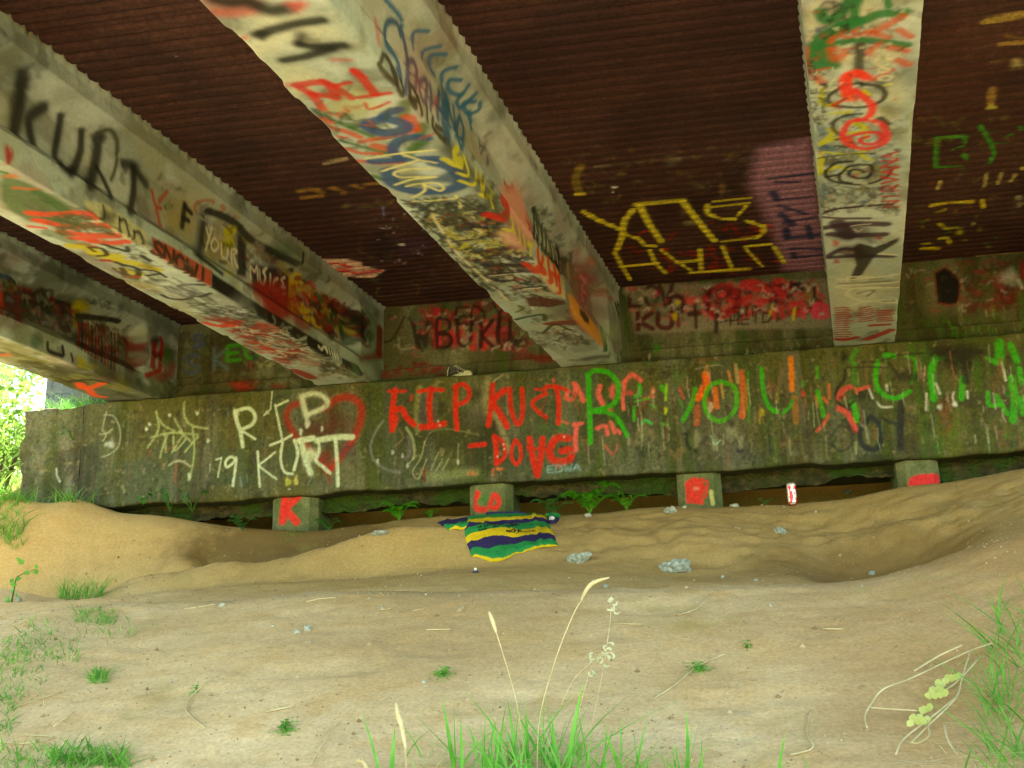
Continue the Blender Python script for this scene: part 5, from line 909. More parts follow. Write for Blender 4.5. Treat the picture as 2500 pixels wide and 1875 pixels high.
    as_ = n.new('ShaderNodeTexNoise'); as_.inputs['Scale'].default_value = 2.6; as_.inputs['Detail'].default_value = 7; as_.inputs['Roughness'].default_value = .65; L(ms_.outputs[0], as_.inputs['Vector'])
    c = mix(1.0, c, ramp(as_.outputs[0], .36, (.94,.92,.88), .58, (1.02,1.02,1.02)), 'MULTIPLY')
    vo = n.new('ShaderNodeTexVoronoi'); vo.inputs['Scale'].default_value = 38; L(v, vo.inputs['Vector'])
    c = mix(1.0, c, ramp(vo.outputs['Distance'], .02, (.74,.70,.62), .12, (1,1,1)), 'MULTIPLY')
    # grassy soil far from the trodden bank
    far = n.new('ShaderNodeVectorMath'); far.operation = 'LENGTH'; L(v, far.inputs[0])
    mf = n.new('ShaderNodeMapRange'); L(far.outputs['Value'], mf.inputs[0]); mf.inputs[1].default_value = 12; mf.inputs[2].default_value = 16
    c = mix(mf.outputs[0], c, (.10, .15, .04))
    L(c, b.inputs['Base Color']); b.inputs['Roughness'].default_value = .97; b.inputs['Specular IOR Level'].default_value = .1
    bn = n.new('ShaderNodeBump'); bn.inputs['Strength'].default_value = .25; bn.inputs['Distance'].default_value = .012
    s = n.new('ShaderNodeMath'); s.operation = 'ADD'; L(nz(30, 8, .7), s.inputs[0]); L(nz(9, 5), s.inputs[1])
    L(s.outputs[0], bn.inputs['Height']); L(bn.outputs[0], b.inputs['Normal'])
    return m
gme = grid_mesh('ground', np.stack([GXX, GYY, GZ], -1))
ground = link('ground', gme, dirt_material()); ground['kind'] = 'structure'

# ------------------------------------------------------------------ bridge
bridge = empty('bridge', (0, Y0, ZB), 'low concrete girder bridge with graffiti covered beams, dark ribbed deck and a painted cap beam on short piles', 'bridge')
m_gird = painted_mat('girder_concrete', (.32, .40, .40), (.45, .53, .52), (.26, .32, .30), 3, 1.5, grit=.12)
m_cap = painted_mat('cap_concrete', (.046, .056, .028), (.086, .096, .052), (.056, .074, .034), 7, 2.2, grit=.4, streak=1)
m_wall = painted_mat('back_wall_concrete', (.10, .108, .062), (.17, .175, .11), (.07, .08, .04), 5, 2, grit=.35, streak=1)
m_deck = painted_mat('rusty_decking', (.054, .020, .017), (.080, .034, .029), (.040, .017, .017), 14, 2, grit=.5)
m_pile = painted_mat('pile_concrete', (.10, .12, .05), (.19, .20, .10), (.08, .11, .04), 8, 3, grit=.3)
m_plain = noise_mat('plain_concrete', (.20, .20, .14), (.32, .31, .22), 4, .9, .4, 60)

# deck soffit: ribbed steel decking
PITCH = .092
ys = np.concatenate([np.arange(YN, 3.1, PITCH/4), np.arange(3.1, 8.66, PITCH/8)])
xs = np.concatenate([np.arange(-6.6, -4.8, .15), np.arange(-4.8, 2.7, .012), np.arange(2.7, 5.3, .15)])
UU, VV = np.meshgrid(xs, ys)
fr = (VV/PITCH) % 1.0
groove = np.clip(1-np.abs(fr-.5)/.17, 0, 1); groove = np.minimum(groove*1.6, 1)
join = (np.abs(((VV-.2)/.92) % 1.0-.5) < .012)*.012
lo = -5.3+SK*(VV-Y0); hi = 3.95+SK*(VV-Y0)
ZZ = ZS+.020*groove+join+(fbm(UU*3, VV*3, 4, 2)-.5)*.006
Pd = np.stack([np.clip(UU, lo, hi), VV, ZZ], -1)
link('ribbed_decking', grid_mesh('ribbed_decking', Pd, S_deck.rgba(UU, VV), flip=True), m_deck, bridge)
def skew_box(mb, x0, x1, y0, y1, z0, z1):
    q = [(x0+SK*(y0-Y0), y0), (x1+SK*(y0-Y0), y0), (x1+SK*(y1-Y0), y1), (x0+SK*(y1-Y0), y1)]
    mb.prism([(x, y, z0) for x, y in q], (0, 0, z1-z0)); return mb
skew_box(MB(), -5.32, 3.97, YN-.01, 9.6, ZS+.03, ZS+.26).build('deck_slab', m_plain, bridge)
for x0, x1 in ((-5.32, -5.12), (3.77, 3.97)):
    skew_box(MB(), x0, x1, YN, 9.6, ZS+.262, ZS+.9).build('parapet', m_plain, bridge)
# girders
def girder(key, surf, label, seed):
    xc = GX[key]
    v = []; v_break = PT
    tt = [0]
    for k in range(len(PROF)-1):
        L = PT[k+1]-PT[k]; n = max(2, int(round(L/.009))) if surf is not None else 4
        tt += list(PT[k]+L*np.arange(1, n+1)/n)
    tt = np.array(tt)
    o = np.interp(tt, PT, [p[0] for p in PROF]); z = np.interp(tt, PT, [p[1] for p in PROF])
    y0 = surf.u0 if surf is not None else 8.6
    yy = np.concatenate([np.arange(YN, y0, .12), np.arange(y0, 8.601, .009)]) if surf is not None else np.arange(YN, 8.6, .05)
    if surf is None or yy[-1] < 8.6: yy = np.append(yy, 8.605)
    U, V = np.meshgrid(yy, tt)
    OO = np.repeat(o[:, None], len(yy), 1); Z = np.repeat(z[:, None], len(yy), 1)
    blk = sstep(8.08, 8.16, U); OO = np.sign(OO)*(np.abs(OO)*(1-blk)+HW*blk)*(np.abs(OO) > 1e-9)*((Z > .001) | (np.abs(OO) > HW-.001))+OO*((Z <= .001) & (np.abs(OO) <= HW-.001))
    # concrete pushed out between the decking ribs, rough top edge
    top = sstep(.675, .715, Z)*(Z < .76)
    OO = OO+np.sign(OO)*top*(.011*np.abs(np.sin(math.pi*U/PITCH))+.012*(fbm(U*6, V*3, seed, 3)-.4))
    rel = (fbm(U*5, V*5, seed+3, 3)-.5)*.006+(fbm(U*30, V*30, seed+5, 2)-.5)*.003
    corner = np.exp(-((V-PT[5])/.012)**2)+np.exp(-((V-PT[6])/.012)**2)
    chip = corner*.012*sstep(.5, .7, fbm(U*4, V*0+seed, seed, 4))
    OO = OO+np.sign(OO)*rel-np.sign(OO)*chip; Z2 = Z+rel+chip*.7
    X = xc+SK*(U-Y0)+OO
    Pg = np.stack([X, U, ZT+.003+Z2], -1)
    me = grid_mesh('girder', Pg, surf.rgba(U, V) if surf is not None else np.zeros(U.shape+(4,)), flip=True)
    ob = link('girder', me, m_gird, bridge)
    if label: ob['label'] = label
    return ob
girder('D', S_D, 'outer girder at the open left edge of the deck', 31)
girder('C', S_C, 'girder with large black KURT letters on its side', 32)
girder('B', S_B, 'girder with blue handwriting on its side and a yellow scratched KURT underneath', 33)
girder('A', S_A, 'girder seen from below with a black spiral and a pink looped line', 34)
girder('E', None, None, 35)
# cap beam
def cap_mesh(x0, x1, name, surf, off=0, seed=1, res=.0075, mat=None):
    prof = [(1.0, ZB), (.05, ZB), (.012, ZB+.003), (0, ZB+.02), (0, ZT-.012), (.012, ZT), (.1, ZT), (1.0, ZT)]
    t = [0]
    for a, b in zip(prof[:-1], prof[1:]): t.append(t[-1]+math.hypot(b[0]-a[0], b[1]-a[1]))
    tt = []
    for k in range(len(prof)-1):
        L = t[k+1]-t[k]; n = max(1, int(L/(res if k in (3,) else .03 if L > .2 else .01))); tt += list(t[k]+L*np.arange(n)/n)
    tt.append(t[-1]); tt = np.array(tt)
    d = np.interp(tt, t, [p[0] for p in prof]); z = np.interp(tt, t, [p[1] for p in prof])
    xx = np.arange(x0, min(x1, 2.75), res); 
    if x1 > 2.75: xx = np.concatenate([xx, np.arange(2.75, x1+.05, .05)])
    U, V = np.meshgrid(xx, tt); Dp = np.repeat(d[:, None], len(xx), 1); Zp = np.repeat(z[:, None], len(xx), 1)
    Dn = (fbm(U*2.5, Zp*2.5, seed, 3)-.5)*.014+(fbm(U*22, Zp*22, seed+2, 3)-.5)*.007
    ed = np.exp(-((Zp-ZB)/.03)**2)
    Zp = Zp+ed*(fbm(U*3, U*0, seed+7, 4)-.45)*.05*(Dp < .4)
    te = np.exp(-((Zp-ZT)/.015)**2); Zp = Zp-te*.012*sstep(.5, .7, fbm(U*5, U*0+3, seed+8, 4))*(Dp < .05)
    if mat:
        Dn = Dn*2.2+(fbm(U*9, Zp*7, 88, 4)-.5)*.03; U2 = U+np.exp(-(U-x0)/.05)*(fbm(Zp*5, Dp*3, 41, 4)-.35)*.11; Zp = Zp-np.exp(-((Zp-ZT)/.03)**2)*.05*fbm(U*6, U*0, 43, 3)
    else: U2 = U
    Pc = np.stack([U2, Y0+off+Dp+Dn, Zp], -1)
    rgba = surf.rgba(U, Zp)
    rgba[..., 3] *= (Dp < .04)
    me = grid_mesh(name, Pc, rgba)
    bm = bmesh.new(); bm.from_mesh(me); bm.verts.ensure_lookup_table()
    n = len(xx); rows = len(tt)
    bm.faces.new([bm.verts[i*n] for i in range(rows)]); bm.faces.new([bm.verts[i*n+n-1] for i in range(rows)][::-1])
    bm.to_mesh(me); bm.free()
    return link(name, me, mat or m_cap, bridge)
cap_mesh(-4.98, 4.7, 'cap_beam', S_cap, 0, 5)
m_wing = painted_mat('wing_concrete', (.11, .10, .065), (.22, .20, .14), (.09, .11, .06), 9, 3, grit=.4)
wl = cap_mesh(-5.54, -4.988, 'wing_block', S_cap, .02, 15, mat=m_wing)
# back wall with its step
zz = np.concatenate([np.arange(ZT-.06, ZSTEP, .012), [ZSTEP, ZSTEP+.001], np.arange(ZSTEP+.012, ZS+.03, .012)])
xx = np.concatenate([np.arange(-5.1, 2.75, .012), np.arange(2.75, 4.4, .1)])
U, V = np.meshgrid(xx, zz); Yv = np.where(V <= ZSTEP, YW-.06, YW)+(fbm(U*4, V*4, 3, 3)-.5)*.012
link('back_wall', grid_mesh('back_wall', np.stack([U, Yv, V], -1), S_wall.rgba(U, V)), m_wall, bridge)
MB().box(-5.1, YW+.09, ZT-.2, 4.4, YW+.75, ZS+.029).build('back_wall_core', m_plain, bridge)
# rough footing lip hanging below the cap
xx = np.arange(-4.95, 4.5, .02); tt = np.linspace(0, 1, 26)
U, V = np.meshgrid(xx, tt)
low = ZB-.02-.09*fbm(U*1.1, U*0, 21, 3)-.035*sstep(.45, .55, vnoise(U*1.7, U*0+5, 3))-.03*vnoise(U*9, U*0, 6)-.02*vnoise(U*30, U*0, 7)
front = np.minimum(V*2, 1); under = np.maximum(V*2-1, 0)
Z = ZB+.01+(low-ZB-.01)*front+(ZB+.005-low)*np.minimum(1, under*2)
Yv = Y0+.16+.05*fbm(U*2.2, V*3, 9, 3)+.05*np.sin(front*3.1)+under*.22+(fbm(U*14, Z*20, 12, 3)-.5)*.07+(fbm(U*40, Z*40, 13, 2)-.5)*.02
lipm = noise_mat('mossy_footing', (.030, .030, .010), (.10, .075, .03), 14, .95, 1.0, 40, c3=(.035, .07, .008), s3=4.5, dist=.03)
fo = link('footing_lip', grid_mesh('footing_lip', np.stack([U, Yv, Z], -1)), lipm, bridge)
fo['label'] = 'mossy crumbling underside below the cap beam'
# piles
def pile(px0, px1, surf_paint):
    a = at_y(px0, 1240, 8.36)[0]; b = at_y(px1, 1240, 8.36)[0]; w_ = (b-a); xm = (a+b)/2; h = w_/2; c = .055
    Sp = PlaneY(8.36, a-.02, b+.02, .8, ZB+.02, .005, 77)
    if surf_paint: surf_paint(Sp)
    q = [(-h, .35), (-h, c), (-h+c, 0), (h-c, 0), (h, c), (h, .35), (0, .42)]
    per = [0]
    for k in range(len(q)): per.append(per[-1]+math.hypot(q[(k+1) % 7][0]-q[k][0], q[(k+1) % 7][1]-q[k][1]))
    tt = np.unique(np.concatenate([np.arange(0, per[-1], .006), per])); qx = np.interp(tt, per, [p[0] for p in q]+[q[0][0]]); qy = np.interp(tt, per, [p[1] for p in q]+[q[0][1]])
    zz = np.arange(.75, ZB+.012, .007)
    U = np.repeat(qx[None], len(zz), 0); Dy = np.repeat(qy[None], len(zz), 0); Z = np.repeat(zz[:, None], len(tt), 1)
    rg = Sp.rgba(xm+U, Z); rg[..., 3] *= (Dy < c*.9)
    r = (fbm(U*30+xm*7, Z*30, 8, 3)-.5)*.008
    P_ = np.stack([xm+U, 8.36+Dy+r, Z], -1)
    return link('pile', grid_mesh('pile', P_, rg), m_pile, bridge)
RED = (205, 42, 38)
def k_k(S): P(S, [(697,1215),(690,1272)], RED, 17, False, brk=.1); P(S, [(728,1212),(696,1243),(724,1274)], RED, 16, False, brk=.1)
def k_u(S):
    P(S, [(1166,1204),(1162,1225),(1164,1242),(1184,1244)], RED, 13, True, brk=.1); P(S, [(1206,1208),(1197,1235),(1212,1240),(1218,1222),(1210,1208)], RED, 11, True, brk=.1)
    blob(S, (1180,1219), 18, 8, (60,110,50), ang=-.5, brk=.1)
def k_r(S):
    PG(S, [(1672,1178),(1690,1165),(1712,1168),(1724,1190),(1716,1210),(1718,1232),(1676,1228)], RED, brk=.05)
    blob(S, (1699,1193), 7, 5, (190,120,100), brk=.1); P(S, [(1715,1170),(1728,1180),(1722,1215)], RED, 5); P(S, [(1736,1200),(1740,1230)], (170,170,110), 9)
def k_t(S): PG(S, [(2222,1166),(2240,1159),(2290,1155),(2300,1162),(2298,1182),(2215,1188)], (210,35,45), brk=.05)
for (a, b), fn, lb in (((660, 772), k_k, 'pile with a red K'), ((1144, 1251), k_u, 'pile with a red U and a green blot'), ((1656, 1766), k_r, 'pile with a filled red R'), ((2202, 2308), k_t, 'pile with a red bar'), ((2740, 2850), None, None), ((150, 260), None, None)):
    o = pile(a, b, fn)
    if lb and fn: o['label'] = lb
# ------------------------------------------------------------------ plants
def leaf_mat(name, c1, c2, trans=.35, rough=.6):
    m, t, n, b = new_mat(name); L = t.links.new
    tc = n.new('ShaderNodeTexCoord'); a = n.new('ShaderNodeTexNoise'); a.inputs['Scale'].default_value = 9; L(tc.outputs['Object'], a.inputs['Vector'])
    r = n.new('ShaderNodeValToRGB'); r.color_ramp.elements[0].position = .35; r.color_ramp.elements[1].position = .65
    r.color_ramp.elements[0].color = (*c1, 1); r.color_ramp.elements[1].color = (*c2, 1); L(a.outputs[0], r.inputs[0])
    L(r.outputs[0], b.inputs['Base Color']); b.inputs['Roughness'].default_value = rough; b.inputs['Specular IOR Level'].default_value = .3
    tr = n.new('ShaderNodeBsdfTranslucent'); L(r.outputs[0], tr.inputs[0]); mx = n.new('ShaderNodeMixShader'); mx.inputs[0].default_value = trans
    L(b.outputs[0], mx.inputs[1]); L(tr.outputs[0], mx.inputs[2]); L(mx.outputs[0], n['Material Output'].inputs[0])
    return m
m_grass = leaf_mat('grass_blades', (.09, .34, .04), (.20, .56, .10))
m_grass2 = leaf_mat('short_grass', (.08, .28, .04), (.18, .46, .08))
m_fern = leaf_mat('fern_leaf', (.04, .22, .01), (.08, .34, .02))
m_leaf = leaf_mat('broad_leaf', (.03, .12, .02), (.07, .22, .04))
m_bush = leaf_mat('bush_leaf', (.14, .28, .06), (.28, .46, .12), .5)
m_straw = leaf_mat('straw', (.50, .42, .22), (.72, .64, .40), .2)
m_pod = leaf_mat('pale_pod', (.52, .56, .36), (.70, .72, .52), .3)
m_yleaf = leaf_mat('yellow_leaf', (.42, .50, .14), (.58, .62, .24), .3)
m_bark = noise_mat('bark', (.06, .045, .03), (.14, .10, .06), 12, .95, .8, 40)
def blade(mb, base, h, lean, w, seg=5, curl=.5):
    """one curved grass blade: strip with a centre fold"""
    bx, by, bz = base; a = RNG.uniform(0, 6.28); sx, sy = math.cos(a)*w/2, math.sin(a)*w/2; vs = []; fs = []
    for i in range(seg+1):
        t = i/seg; k = (1-t**1.8)*(.55+.45*min(1, t*4)); f = t+curl*t*t
        cx = bx+lean[0]*f*h; cy = by+lean[1]*f*h; cz = bz+h*(t-.35*curl*t*t*math.hypot(*lean))
        vs += [(cx-sx*k, cy-sy*k, cz), (cx+sy*k*.3, cy-sx*k*.3, cz+.0005), (cx+sx*k, cy+sy*k, cz)]
    for i in range(seg):
        b = i*3; fs += [(b, b+1, b+4, b+3), (b+1, b+2, b+5, b+4)]
    mb.add(vs, fs)
def gpt(x, y, dz=-.01): return (x, y, float(ground_z(x, y))+dz)
def grass_clump(name, label, cat, px, py, n, rad, h, mat, w=.008, group=None, lean=.35, ry=.6, kind=None):
    c = ground_hit(px, py); mb = MB()
    for _ in range(n):
        a = RNG.uniform(0, 6.28); r = rad*math.sqrt(RNG.uniform(0, 1)); x = c[0]+r*math.cos(a); y = c[1]+r*math.sin(a)*ry
        l = (RNG.normal(0, lean)+.3*math.cos(a)*lean, RNG.normal(0, lean)); blade(mb, gpt(x, y), RNG.uniform(*h), l, w*RNG.uniform(.6, 1.3), 5, RNG.uniform(.1, .9))
    o = mb.build(name, mat, None, True); tag(o, label, cat, group, kind); return o
# foreground clump of long blades, plus named single tall ones read off the photo
c0 = ground_hit(1300, 1890); mb = MB()
def blade_px(mb, base, tip, w, Yoff=0, curl=.35):
    b = ground_hit(*base); t = at_y(tip[0], tip[1], b[1]+Yoff); h = t[2]-b[2]
    if h <= .01: h = .05
    f = 1+curl; blade(mb, (b[0], b[1], b[2]-.01), h/(1-.0), ((t[0]-b[0])/h/f, Yoff/h/f), w, 7, curl)
for bx, by, tx, ty in ((930,1900,880,1720), (955,1900,965,1760), (1110,1890,1078,1690), (1112,1890,1108,1700), (1128,1890,1125,1735), (1265,1890,1238,1690), (1250,1885,1272,1682), (1290,1890,1282,1720), (1330,1890,1325,1670), (1325,1880,1308,1690), (1385,1890,1425,1640),
                       (1395,1880,1422,1660), (1300,1890,1275,1760), (1440,1890,1405,1700), (1350,1890,1390,1720), (1460,1900,1500,1760), (1230,1890,1190,1730), (1150,1890,1020,1740), (1360,1890,1345,1730), (1520,1900,1475,1770), (1405,1890,1440,1740), (1270,1880,1225,1745), (1200,1900,1165,1790), (1180,1900,1185,1740)):
    blade_px(mb, (bx, by), (tx, ty), .018*RNG.uniform(.8, 1.3), RNG.uniform(-.08, .05), RNG.uniform(.15, .6))
for _ in range(170):
    px = RNG.normal(1320, 130); py = RNG.uniform(1850, 1990); c = ground_hit(px, py)
    blade(mb, (c[0], c[1], c[2]-.01), RNG.uniform(.07, .30)*(1.15-abs(px-1320)/500), (RNG.normal(0, .45), RNG.normal(0, .35)), RNG.uniform(.005, .014), 5, RNG.uniform(.1, 1))
o = mb.build('grass_clump', m_grass, None, True); tag(o, 'large bright green clump of long grass at the bottom centre', 'grass', 'grass clumps on the bank')
G = 'grass clumps on the bank'
mb = MB()
for _ in range(420):
    k = RNG.rand(); px, py = (RNG.normal(1320, 150), RNG.uniform(1790, 1960)) if k < .5 else (RNG.uniform(2250, 2560), RNG.uniform(1620, 1960)) if k < .85 else (RNG.uniform(-40, 330), RNG.uniform(1780, 1940))
    c = ground_hit(px, py); blade(mb, (c[0], c[1], c[2]-.002), RNG.uniform(.02, .06), (RNG.normal(0, 2.2), RNG.normal(0, 2.0)), RNG.uniform(.002, .004), 4, .5)
tag(mb.build('straw', m_straw, None, True), 'dead grass and straw matted round the foot of the clumps', 'grass', None, 'stuff')
mb = MB()
for bx, by, tx, ty in ((1680,1880,1676,1715), (1678,1885,1715,1718), (1672,1885,1690,1760), (1714,1885,1712,1790), (1560,1890,1545,1770), (1550,1890,1580,1740)): blade_px(mb, (bx, by), (tx, ty), .013, 0, .2)
for _ in range(14): c = ground_hit(RNG.uniform(1640, 1710), 1900); blade(mb, tuple(c), RNG.uniform(.05, .12), (RNG.normal(0, .4), 0), .006)
tag(mb.build('grass_clump', m_grass, None, True), 'few upright wide blades just right of the large bottom clump', 'grass', G)
mb = MB(); blade_px(mb, (1898,1895), (1917,1775), .012, 0, .15); blade_px(mb, (1890,1900), (1930,1840), .006, 0, .8); blade_px(mb, (1980,1890), (1950,1822), .006, 0, .9)
tag(mb.build('grass_clump', m_grass, None, True), 'single thin upright blade at the bottom edge left of the dry vine', 'grass', G)
grass_clump('grass_clump', 'bushy green tuft in the gully left of the dirt mound', 'grass', 195, 1462, 170, .17, (.07, .20), m_grass2, .006, G)
grass_clump('grass_clump', 'low tuft on the ledge line left of the first pile', 'grass', 300, 1240, 90, .22, (.04, .14), m_grass2, .006, G)
grass_clump('grass_clump', 'small tuft on the dirt slope below the red K pile', 'grass', 712, 1315, 40, .09, (.02, .06), m_grass2, .005, G)
for px, py, lb in ((695,1790,'round sprig of clover leaves low on the front slope'), (1085,1650,'thin yellowish sprout above the large grass clump'), (1712,1640,'green sprig lying on the long straw stem'), (1825,1585,'tiny sprig at the end of the long straw stem'), (480,1690,'little weed beside the curved dead stem')):
    c = ground_hit(px, py); mb = MB(); big = px in (695, 1712, 1085)
    for _ in range(46 if big else 12):
        x = c[0]+RNG.normal(0, .024 if big else .012); y = c[1]+RNG.normal(0, .02); z = float(ground_z(x, y))+RNG.uniform(.002, .03); a = RNG.uniform(0, 6.28); s = RNG.uniform(.006, .013)
        mb.add([(x, y, z), (x+s*math.cos(a), y+s*math.sin(a), z+RNG.uniform(0, .006)), (x+s*1.2*math.cos(a+.7), y+s*1.2*math.sin(a+.7), z+.004), (x+s*math.cos(a+1.4), y+s*math.sin(a+1.4), z)], [(0,1,2,3)])
        mb.tube([(c[0], c[1], c[2]+.002), ((c[0]+x)/2, (c[1]+y)/2, max(z, c[2])+.004), (x, y, z)], .0012, 4)
        if RNG.rand() < .3: blade(mb, gpt(x, y), RNG.uniform(.02, .05), (RNG.normal(0, .5), 0), .003)
    tag(mb.build('weed', m_grass, None, True), lb, 'weed', 'small weeds on the bare slope')
def field(name, polys, n, h, w, mat, label, lean=.5):
    mb = MB()
    for _ in range(n):
        x0, y0, x1, y1 = polys[RNG.randint(len(polys))]; px = RNG.uniform(x0, x1); py = RNG.uniform(y0, y1)
        c = ground_hit(px, py); blade(mb, (c[0], c[1], c[2]-.01), RNG.uniform(*h), (RNG.normal(0, lean), RNG.normal(0, lean)), w*RNG.uniform(.6, 1.4), 4, RNG.uniform(.1, 1))
    return tag(mb.build(name, mat, None, True), label, 'grass', None, 'stuff')
field('grass', [(-60,1540,110,1700),(-60,1600,70,1720),(-60,1700,30,1800),(40,1510,330,1560),(0,1560,200,1620),(220,1640,260,1670),(180,1490,280,1525)], 1300, (.015, .065), .006, m_grass2, 'thin short grass along the left edge of the front slope')
field('grass', [(-60,1170,80,1235),(-60,1180,200,1230),(-60,1235,60,1345),(60,1195,260,1230)], 1300, (.04, .17), .008, m_grass2, 'green grass growing at the foot of the end block')
field('grass', [(-40,1830,330,1900),(120,1850,300,1880)], 420, (.03, .10), .007, m_grass2, 'patchy grass at the bottom left corner')
field('straw', [(100,1560,330,1640),(0,1640,240,1760),(30,1540,360,1600),(150,1460,560,1500),(-20,1560,200,1850)], 260, (.02, .07), .003, m_straw, 'dry straw scattered over the left of the front slope', 2.2)
# outside bank, lush grass in the sun
mb = MB()
for _ in range(4200):
    x = RNG.uniform(-11.5, -5.7); y = RNG.uniform(6.6, 13.5)
    if x > -6.0 and y < 7.8: continue
    blade(mb, gpt(x, y), RNG.uniform(.12, .42), (RNG.normal(0, .4), RNG.normal(0, .4)), RNG.uniform(.008, .018), 4, RNG.uniform(.2, 1))
tag(mb.build('tall_grass', m_bush, None, True), 'sunlit tall grass on the open bank beyond the end block', 'grass', None, 'stuff')
def bush(x, y, rad, h, n, label, leaf=.05, mat=None, trunk=0, cat='bush', name='bush', group='bushes beyond the end of the bridge'):
    z = float(ground_z(x, y)); z += max(0, min(18, y-12))*.10
    e = empty(name, (x, y, z), label, cat, group)
    cl = [(RNG.uniform(-1, 1)*rad*.6, RNG.uniform(-1, 1)*rad*.6, trunk+h*RNG.uniform(.25, .85), rad*RNG.uniform(.3, .55)) for _ in range(11)]
    V_ = []; Fq = []
    for i in range(n):
        cx, cy, cz, r = cl[RNG.randint(len(cl))]; d = RNG.normal(0, 1, 3); d /= np.linalg.norm(d); rr = r*RNG.uniform(.5, 1.1)
        p = np.array([x+cx, y+cy, z+cz])+d*rr*[1, 1, .8]; u = RNG.normal(0, 1, 3); u /= np.linalg.norm(u); q = np.cross(u, RNG.normal(0, 1, 3)); q /= np.linalg.norm(q)
        s = leaf*RNG.uniform(.6, 1.4); b = len(V_); V_ += [p-u*s, p+q*s*.45, p+u*s, p-q*s*.45]; Fq.append((b, b+1, b+2, b+3))
    link('crown', mesh_np('crown', np.array(V_), np.array(Fq), False), mat or m_bush, e)
    tb = MB()
    for cx, cy, cz, r in cl[:6]:
        tb.tube([(x, y, z-.1), (x+cx*.3, y+cy*.3, z+trunk*.8+cz*.2), (x+cx*.8, y+cy*.8, z+cz)], [.03+.03*(trunk > 0)*2, .022+.02*(trunk > 0), .006], 6)
    tb.build('trunk', m_bark, e, True)
    return e
bush(-7.9, 10.6, 1.0, 1.5, 2600, 'broad leafy bush right behind the end block')
bush(-9.6, 12.2, 1.2, 2.2, 2600, 'tall pale green bush at the left edge', .06)
bush(-8.4, 14.6, 1.5, 2.6, 2600, 'bush standing furthest back behind the block', .07)
bush(-7.0, 12.6, .9, 1.6, 1800, 'narrow bush behind the grey painted block', .05)
bush(-11.5, 9.0, 1.3, 1.8, 2200, 'rounded bush on the open bank far left', .06)
for x, y, h, lb in ((-12.5, 15.5, 4.0, 'slender young tree behind the bushes'), (-16, 11, 4.5, 'leafy tree on the far left bank'), (8.5, 12.5, 4.0, 'leafy tree beyond the right side of the bridge')):
    bush(x, y, 2.0, h, 3600, lb, .09, None, 1.6, 'tree', 'tree', 'trees beside the bridge')
# ferns and broad leaves in the dark gap under the cap
def fern(name, px, py, L, n, label, mat=m_fern, spread=1.0, Y=None, flat=.95):
    b = at_y(px, py, Y or 8.17); b = (b[0], b[1], float(ground_z(b[0], b[1]))); e = empty(name, (b[0], b[1], b[2]-.02), label, 'fern', 'ferns in the gap under the cap beam')
    for k in range(n):
        a = math.pi*(k+.5)/n+RNG.uniform(-.15, .15); hd = (math.cos(a)*spread, -.35-.3*abs(math.sin(a))); l = L*RNG.uniform(.75, 1.1); el = RNG.uniform(.7, 1.2)*flat*2
        pts = []; 
        for i in range(15):
            t = i/14; pts.append(Vector((b[0]+hd[0]*l*t*.9, b[1]+hd[1]*l*t*.6, b[2]+l*(el*t-.75*el*t*t))))
        mb = MB(); mb.tube(pts, [.0025*(1-.8*i/14) for i in range(15)], 4)
        for i in range(2, 15):
            t = i/14; d = (pts[i]-pts[i-1]).normalized(); side = d.cross(Vector((0, -.4, 1))).normalized(); s = l*.24*math.sin(math.pi*min(1, .15+t*.87))+.004
            for sg in (-1, 1):
                tip = pts[i]+side*sg*s+d*s*.35-Vector((0, 0, s*.25)); wd = l*.028
                mb.add([pts[i]-d*wd, pts[i]+side*sg*s*.5+d*(s*.15-wd*1.1), tip, pts[i]+side*sg*s*.5+d*(s*.15+wd*1.1), pts[i]+d*wd], [(0,1,2,3,4)])
        mb.build('frond', mat, e)
    return e
fern('fern', 975, 1262, .20, 9, 'small round bright fern left of the second pile')
fern('fern', 1440, 1246, .29, 9, 'large bright fern between the second and third piles')
fern('fern', 1530, 1240, .19, 6, 'drooping fern close to the third pile')
fern('fern', 1052, 1262, .09, 5, 'small fern just left of the second pile')
fern('fern', 1350, 1254, .22, 5, 'darker fern right of the striped shirt', m_leaf)
fern('fern', 805, 1278, .14, 5, 'small fern right of the red K pile', m_leaf)
fern('fern', 1868, 1226, .09, 4, 'tiny sprout left of the drink can', m_leaf)
fern('fern', 592, 1280, .16, 4, 'low dark fern left of the red K pile', m_leaf)
def broad(px, py, Y, n, h, label, lf=.05):
    b = at_y(px, py, Y); e = empty('leafy_plant', tuple(b), label, 'plant', 'broad leaved plants at the ledge'); st = MB()
    for k in range(n):
        a = RNG.uniform(0, 6.28); tip = Vector((b[0]+math.cos(a)*h*.5, b[1]-abs(math.sin(a))*h*.3, b[2]+h*RNG.uniform(.4, 1)))
        st.tube([Vector(b), (Vector(b)+tip)/2+Vector((0, 0, h*.1)), tip], [.004, .003, .002], 5)
        d = Vector((math.cos(a)*.8, -.4, RNG.uniform(-.7, -.2))).normalized(); s = d.cross(Vector((0, 0, 1))).normalized(); L = lf*RNG.uniform(.8, 1.6); up = s.cross(d)
        lb_ = MB(); lb_.add([tip, tip+d*L*.3+s*L*.34+up*.006, tip+d*L*.7+s*L*.3+up*.004, tip+d*L, tip+d*L*.7-s*L*.3+up*.004, tip+d*L*.3-s*L*.34+up*.006, tip+d*L*.45], [(0,1,6),(1,2,6),(2,3,6),(3,4,6),(4,5,6),(5,0,6)])
        lb_.build('leaf', m_leaf, e, True)
    st.build('stem', m_leaf, e, True)
broad(415, 1248, 8.16, 7, .20, 'dark broad leaves hanging left of the red K pile')
broad(470, 1250, 8.16, 6, .18, 'second spray of broad leaves nearer the red K pile')
broad(350, 1235, 8.16, 5, .12, 'low broad leaves at the left end of the ledge')
